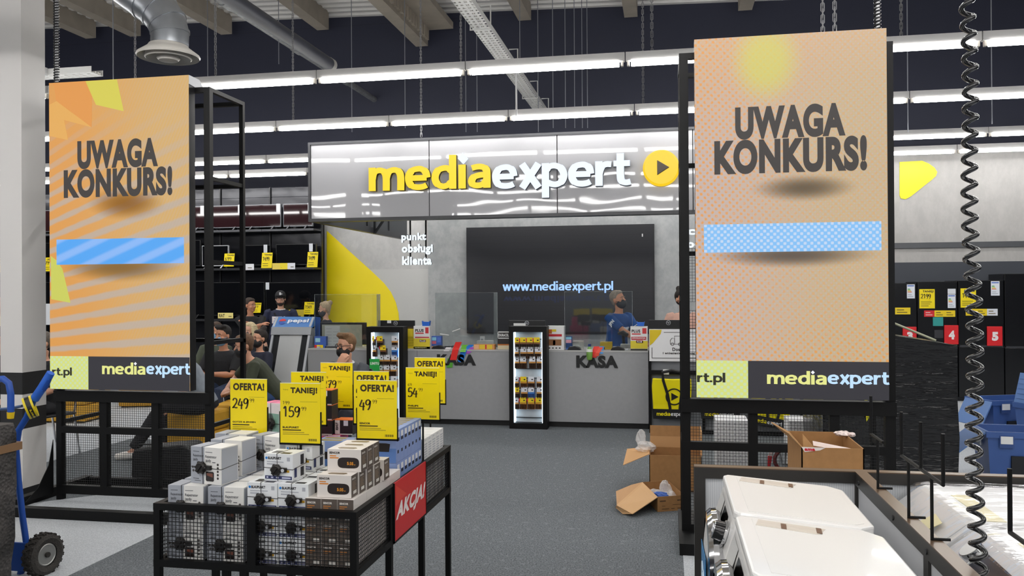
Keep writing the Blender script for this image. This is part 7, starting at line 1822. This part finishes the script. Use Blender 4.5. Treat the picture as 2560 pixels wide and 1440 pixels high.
def disc(cx, R_, lo, hi, colr):
    pts = [(cx, 0, 0)]; L_ = []
    for i in range(21):
        q = lo+(hi-lo)*i/20; L_.append(c+e1*(R_*math.cos(q))+e2*(R_*math.sin(q))+Vector((cx, 0, 0)))
    g = G(); g.add([tuple(v) for v in L_], [tuple(range(21))]); wobj(g, 'round_logo', mat(colr, .4), t)
disc(x0+.12, .05, .25, PI-.1, 'd8303a'); disc(x0+.12, .05, PI+.2, 2*PI-.2, '2a50b0')
# ---------------------------------------------------------------- seats
POUF = mat('d9a530', .7, noise=.06, nscale=8, bump=.3, bscale=10, name='yellow_seat_fabric')
def pouf(x, y, rz, label, s=.46, h=.44):
    t = thing('pouf', label, 'pouf', (x, y, 0), rz, 'yellow poufs')
    G().box(-s/2, -s/2, .02, s/2, s/2, h*.52).obj('lower_cushion', POUF, t, bevel=.025); G().box(-s/2, -s/2, h*.53, s/2, s/2, h).obj('upper_cushion', POUF, t, bevel=.03)
    for q in ((-1, -1), (1, -1), (1, 1), (-1, 1)): G().cyl((q[0]*s*.4, q[1]*s*.4, 0), (q[0]*s*.4, q[1]*s*.4, .02), .02, 8).obj('foot', mat('222222', .6), t)
p = ground(496, 8.15); pouf(p[0], p[1], -.1, 'yellow pouf behind the left mesh frame under the person in black trousers')
p = ground(692, 8.85); pouf(p[0], p[1], .1, 'yellow pouf under the man in the olive T-shirt', .6, .42)
p = ground(190, 9.9); pouf(p[0], p[1], .1, 'large yellow pouf seen through the left mesh beside the frame post', .62, .45)
p = ground(352, 11.3); pouf(p[0], p[1], .3, 'distant yellow pouf seen through the middle mesh field', .5, .42)
p = ground(610, 8.9); pouf(p[0]-.15, p[1]+.2, .2, 'yellow pouf left of the man in the olive T-shirt', .5, .40)
p = ground(652, 10.12); pouf(p[0], p[1], -.3, 'yellow pouf under the woman with the dark bun', .44, .42)
def chair(x, y, rz, label):
    t = thing('chair', label, 'chair', (x, y, 0), rz, 'black chairs of the audience')
    G().box(-.22, -.22, .43, .22, .2, .46).obj('seat', mat('1c1c1e', .5), t, bevel=.015)
    pts = []
    g = G().prism([(-.21, .60), (.21, .60), (.20, .84), (.15, .90), (-.15, .90), (-.20, .84)], .21, .235, 'xz'); g.obj('backrest', mat('1c1c1e', .5), t, bevel=.008)
    for q in (-1, 1):
        G().ring([(q*.19, -.19, 0), (q*.19, -.17, .43)], .012, 8).obj('leg', CHROME, t); G().ring([(q*.19, .25, 0), (q*.19, .19, .43), (q*.19, .22, .66)], .012, 8).obj('leg', CHROME, t)
for px, y, rz, lab in ((566, 9.5, -.05, 'under the man in the black polo'), (541, 10.4, -.1, 'under the man in the olive shirt'), (626, 11.2, 0, 'under the blond woman'), (872, 8.0, -.05, 'under the man in the grey jacket'), (113, 7.6, -.3, 'under the man between column and screen'), (-4, 8.0, -.1, 'at the left picture edge')):
    p = ground(px, y); chair(p[0], p[1], rz, 'black chair with chrome legs '+lab)
# ---------------------------------------------------------------- black duffel bag under the left screen
a = PZ(278, 1228); b = PZ(385, 1218)
t = thing('travel_bag', 'black soft travel bag on the floor behind the left mesh frame', 'bag', (-4.47, 6.86, 0)); t.scale = (.8, 1, .70)
g = G(); 
z_ = .46
g.prism([(-.36, .02), (.30, .02), (.33, .10), (.32, .46), (.26, .50), (-.20, .44), (-.33, .42), (-.37, .36), (-.38, .08)], -.15, .15)
o = g.obj('bag_body', mat('151517', .6, bump=.3, bscale=20), t, bevel=.05); o.modifiers['edge'].segments = 4
G().ring([(.3, -.12, .45), (.44, -.16, .40), (.46, -.18, .25), (.40, -.18, .12), (.36, -.17, .03)], .014, 6, flat=.5).obj('shoulder_strap', mat('1a1a1c', .6), t)
G().ring([(-.36, -.1, .38), (-.3, -.1, .47), (-.12, -.1, .48), (-.05, -.1, .44)], .012, 6).obj('handle', mat('1a1a1c', .6), t)
G().ring([(-.33, -.152, .40), (.0, -.156, .43), (.28, -.152, .46)], .005, 6).obj('zip', mat('2c2c30', .4), t)
# ---------------------------------------------------------------- hand truck with wrapped load
BLU = mat('1f4fa8', .4, name='blue_painted_tube'); HY = 4.4
t = thing('hand_truck', 'blue hand truck with air tyre and blue grips at the lower left', 'hand truck', (-3.9, HY, 0))
Q = lambda px, py, y=HY: PY(px, py, y)
wobj(G().ring([Q(124, 938), Q(112, 965), Q(84, 1000), Q(66, 1045), Q(47, 1075), Q(40, 1120), Q(46, 1200), Q(56, 1290), Q(68, 1372)], [.021, .022, .0185, .0185, .0185, .0185, .0185, .0185, .0185], 12), 'tube', BLU, t, smooth=.7)
wobj(G().ring([Q(127, 932), Q(105, 970), Q(86, 998)], [.023, .026, .026], 12), 'grip', mat('2a66cc', .45), t, smooth=.7)
wobj(G().ring([Q(-20, 950, 4.2), Q(8, 947, 4.2), Q(22, 958, 4.2), Q(27, 985, 4.2), Q(27, 1030, 4.2)], .019, 12), 'tube', BLU, t, smooth=.7)
wobj(G().ring([Q(27, 1030, 4.2), Q(26, 1046, 4.2)], [.021, .018], 12), 'end_cap', mat('e6c21c', .4), t)
wobj(G().ring([Q(-30, 1025), Q(20, 1022), Q(55, 1015)], .009, 8), 'cross_tube', mat('2a4a78', .4), t)
a, b = Q(30, 1352), Q(72, 1425)
wobj(G().box(a.x, HY-.03, b.z, b.x, HY-.015, a.z), 'bracket', BLU, t); wobj(G().cyl(Q(55, 1420), Q(45, 1460), .02, 10), 'tube', BLU, t)
c = PZ(108, 1436); R_ = (PY(108, 1335, c.y).z)/2
w = G().lathe([(R_*.56, -.035), (R_*.8, -.045), (R_*.96, -.035), (R_, 0), (R_*.96, .035), (R_*.8, .045), (R_*.56, .035)], (0, 0, 0), 40, axis='y', cap=False).obj('tyre', mat('35322f', .8, bump=.5, bscale=90), t, smooth=.6)
w.location = Vector((c.x, c.y, R_))-Vector(t.location); w.rotation_euler = (0, 0, 1.45)
tr = G()
for k in range(40):
    q = 2*PI*k/40; tr.cbox((R_*1.0*math.cos(q), 0, R_*1.0*math.sin(q)), (.012, .07, .008), M=Matrix.Rotation(-q, 4, 'Y') @ Matrix.Rotation(.5 if k % 2 else -.5, 4, 'X'))
tr.obj('tread', mat('2c2927', .85), w)
rm = G().lathe([(R_*.56, -.03), (R_*.5, -.034), (R_*.3, -.012), (R_*.16, -.012), (R_*.14, -.03), (.001, -.03)], (0, 0, 0), 32, axis='y').obj('rim', mat('a9a9a6', .35, .7), w, smooth=.5)
G().cyl((0, -.03, 0), (0, -.042, 0), R_*.13, 16).obj('hub', mat('2a2725', .6), rm)
wobj(G().cyl((c.x, c.y+.03, R_), (c.x-.2, c.y+.2, R_), .014, 10), 'axle', BLU, t)
# tape roll hung on the grip
q = Q(76, 1018)
rr = thing('tape_roll', 'yellow tape roll with black letters hung on the blue hand truck grip', 'tape roll', q)
M = Matrix.Rotation(-.9, 4, 'Z') @ Matrix.Rotation(.35, 4, 'X')
o = G().lathe([(.055, -.025), (.068, -.025), (.068, .025), (.055, .025), (.055, -.025)], (0, 0, 0), 32, axis='y', cap=False).obj('tape', mat('e6cf1a', .35), rr); o.matrix_local = M
o2 = G().lathe([(.0685, -.013), (.0688, -.012), (.0688, .012), (.0685, .013)], (0, 0, 0), 32, axis='y', cap=False).obj('black_print', mat('1c1a14', .4), o)
o3 = G().lathe([(.0545, -.024), (.0552, -.024), (.0552, .024), (.0545, .024)], (0, 0, 0), 32, axis='y', cap=False).obj('card_core', mat('e8e4d8', .6), o)
g = G()
vs, fs, _ = text_mesh('mediaexpert', .04)
g.add([(.0692*math.sin(-1.5+3.0*u), (v-.5)*.018*-1, 0) and (.0692*math.cos(-PI/2-1.5+3.0*u), -(v-.5)*.018, .0692*math.sin(-PI/2-1.5+3.0*u)) for u, v in vs], fs); g.obj('lettering', mat('e6cf1a', .4), o)
# wrapped dark load
random.seed(11)
t = thing('foam_wrapped_load', 'tall load wrapped in worn dark grey foam at the left edge, by the hand truck', 'wrapped load', (-4.05, 4.1, 0))
g = G(); N = 36; zs_ = [.0, .15, .3, .45, .6, .75, .82, .86, .9, .955]
xr_ = PY(46, 1200, 4.18).x
for i, z in enumerate(zs_):
    for k in range(N):
        a = 2*PI*k/N; ca, sa = math.cos(a), math.sin(a); e = .28
        x = math.copysign(abs(ca)**e, ca)*.26; y = math.copysign(abs(sa)**e, sa)*.09
        s = 1+random.uniform(-.02, .02) - (.06 if z > .93 else 0)-(.10 if z < .2 else 0)*max(0, ca)
        if z < .5: s -= .03*max(0, ca)
        g.v.append((x*s-.26, y*s, z))
for i in range(len(zs_)-1):
    for k in range(N):
        k2 = (k+1) % N; g.f.append((i*N+k, i*N+k2, (i+1)*N+k2, (i+1)*N+k)); g.mi.append(0)
g.f.append(tuple((len(zs_)-1)*N+k for k in range(N))); g.mi.append(0)
fm = NT('dark_dimpled_foam'); fm.xyz(); nz = fm.n('TexVoronoi'); nz.inputs['Scale'].default_value = 55; fm.L(fm.tc.outputs['Object'], nz.inputs['Vector']); n2 = fm.n('TexNoise'); n2.inputs['Scale'].default_value = 6; n2.inputs['Detail'].default_value = 6; fm.L(fm.tc.outputs['Object'], n2.inputs['Vector'])
fm.L(fm.mix(fm.step(n2.outputs['Fac'], .35, .7), lin('2d2b2a'), lin('565250')), fm.b.inputs['Base Color']); fm.b.inputs['Roughness'].default_value = .75
bu = fm.n('Bump'); bu.inputs['Strength'].default_value = .8; bu.inputs['Distance'].default_value = .01; fm.L(fm.math('ADD', nz.outputs['Distance'], fm.math('MULTIPLY', n2.outputs['Fac'], 2.5)), bu.inputs['Height']); fm.L(bu.outputs[0], fm.b.inputs['Normal'])
o = g.obj('wrapped_body', fm.m, t, smooth=.9); o.location = (xr_+4.05, 0, 0)
G().box(-.535, -.102, .80, .008, .102, .845).obj('brown_tape', mat('8a6a4c', .4), t).location = (xr_+4.05, 0, 0)
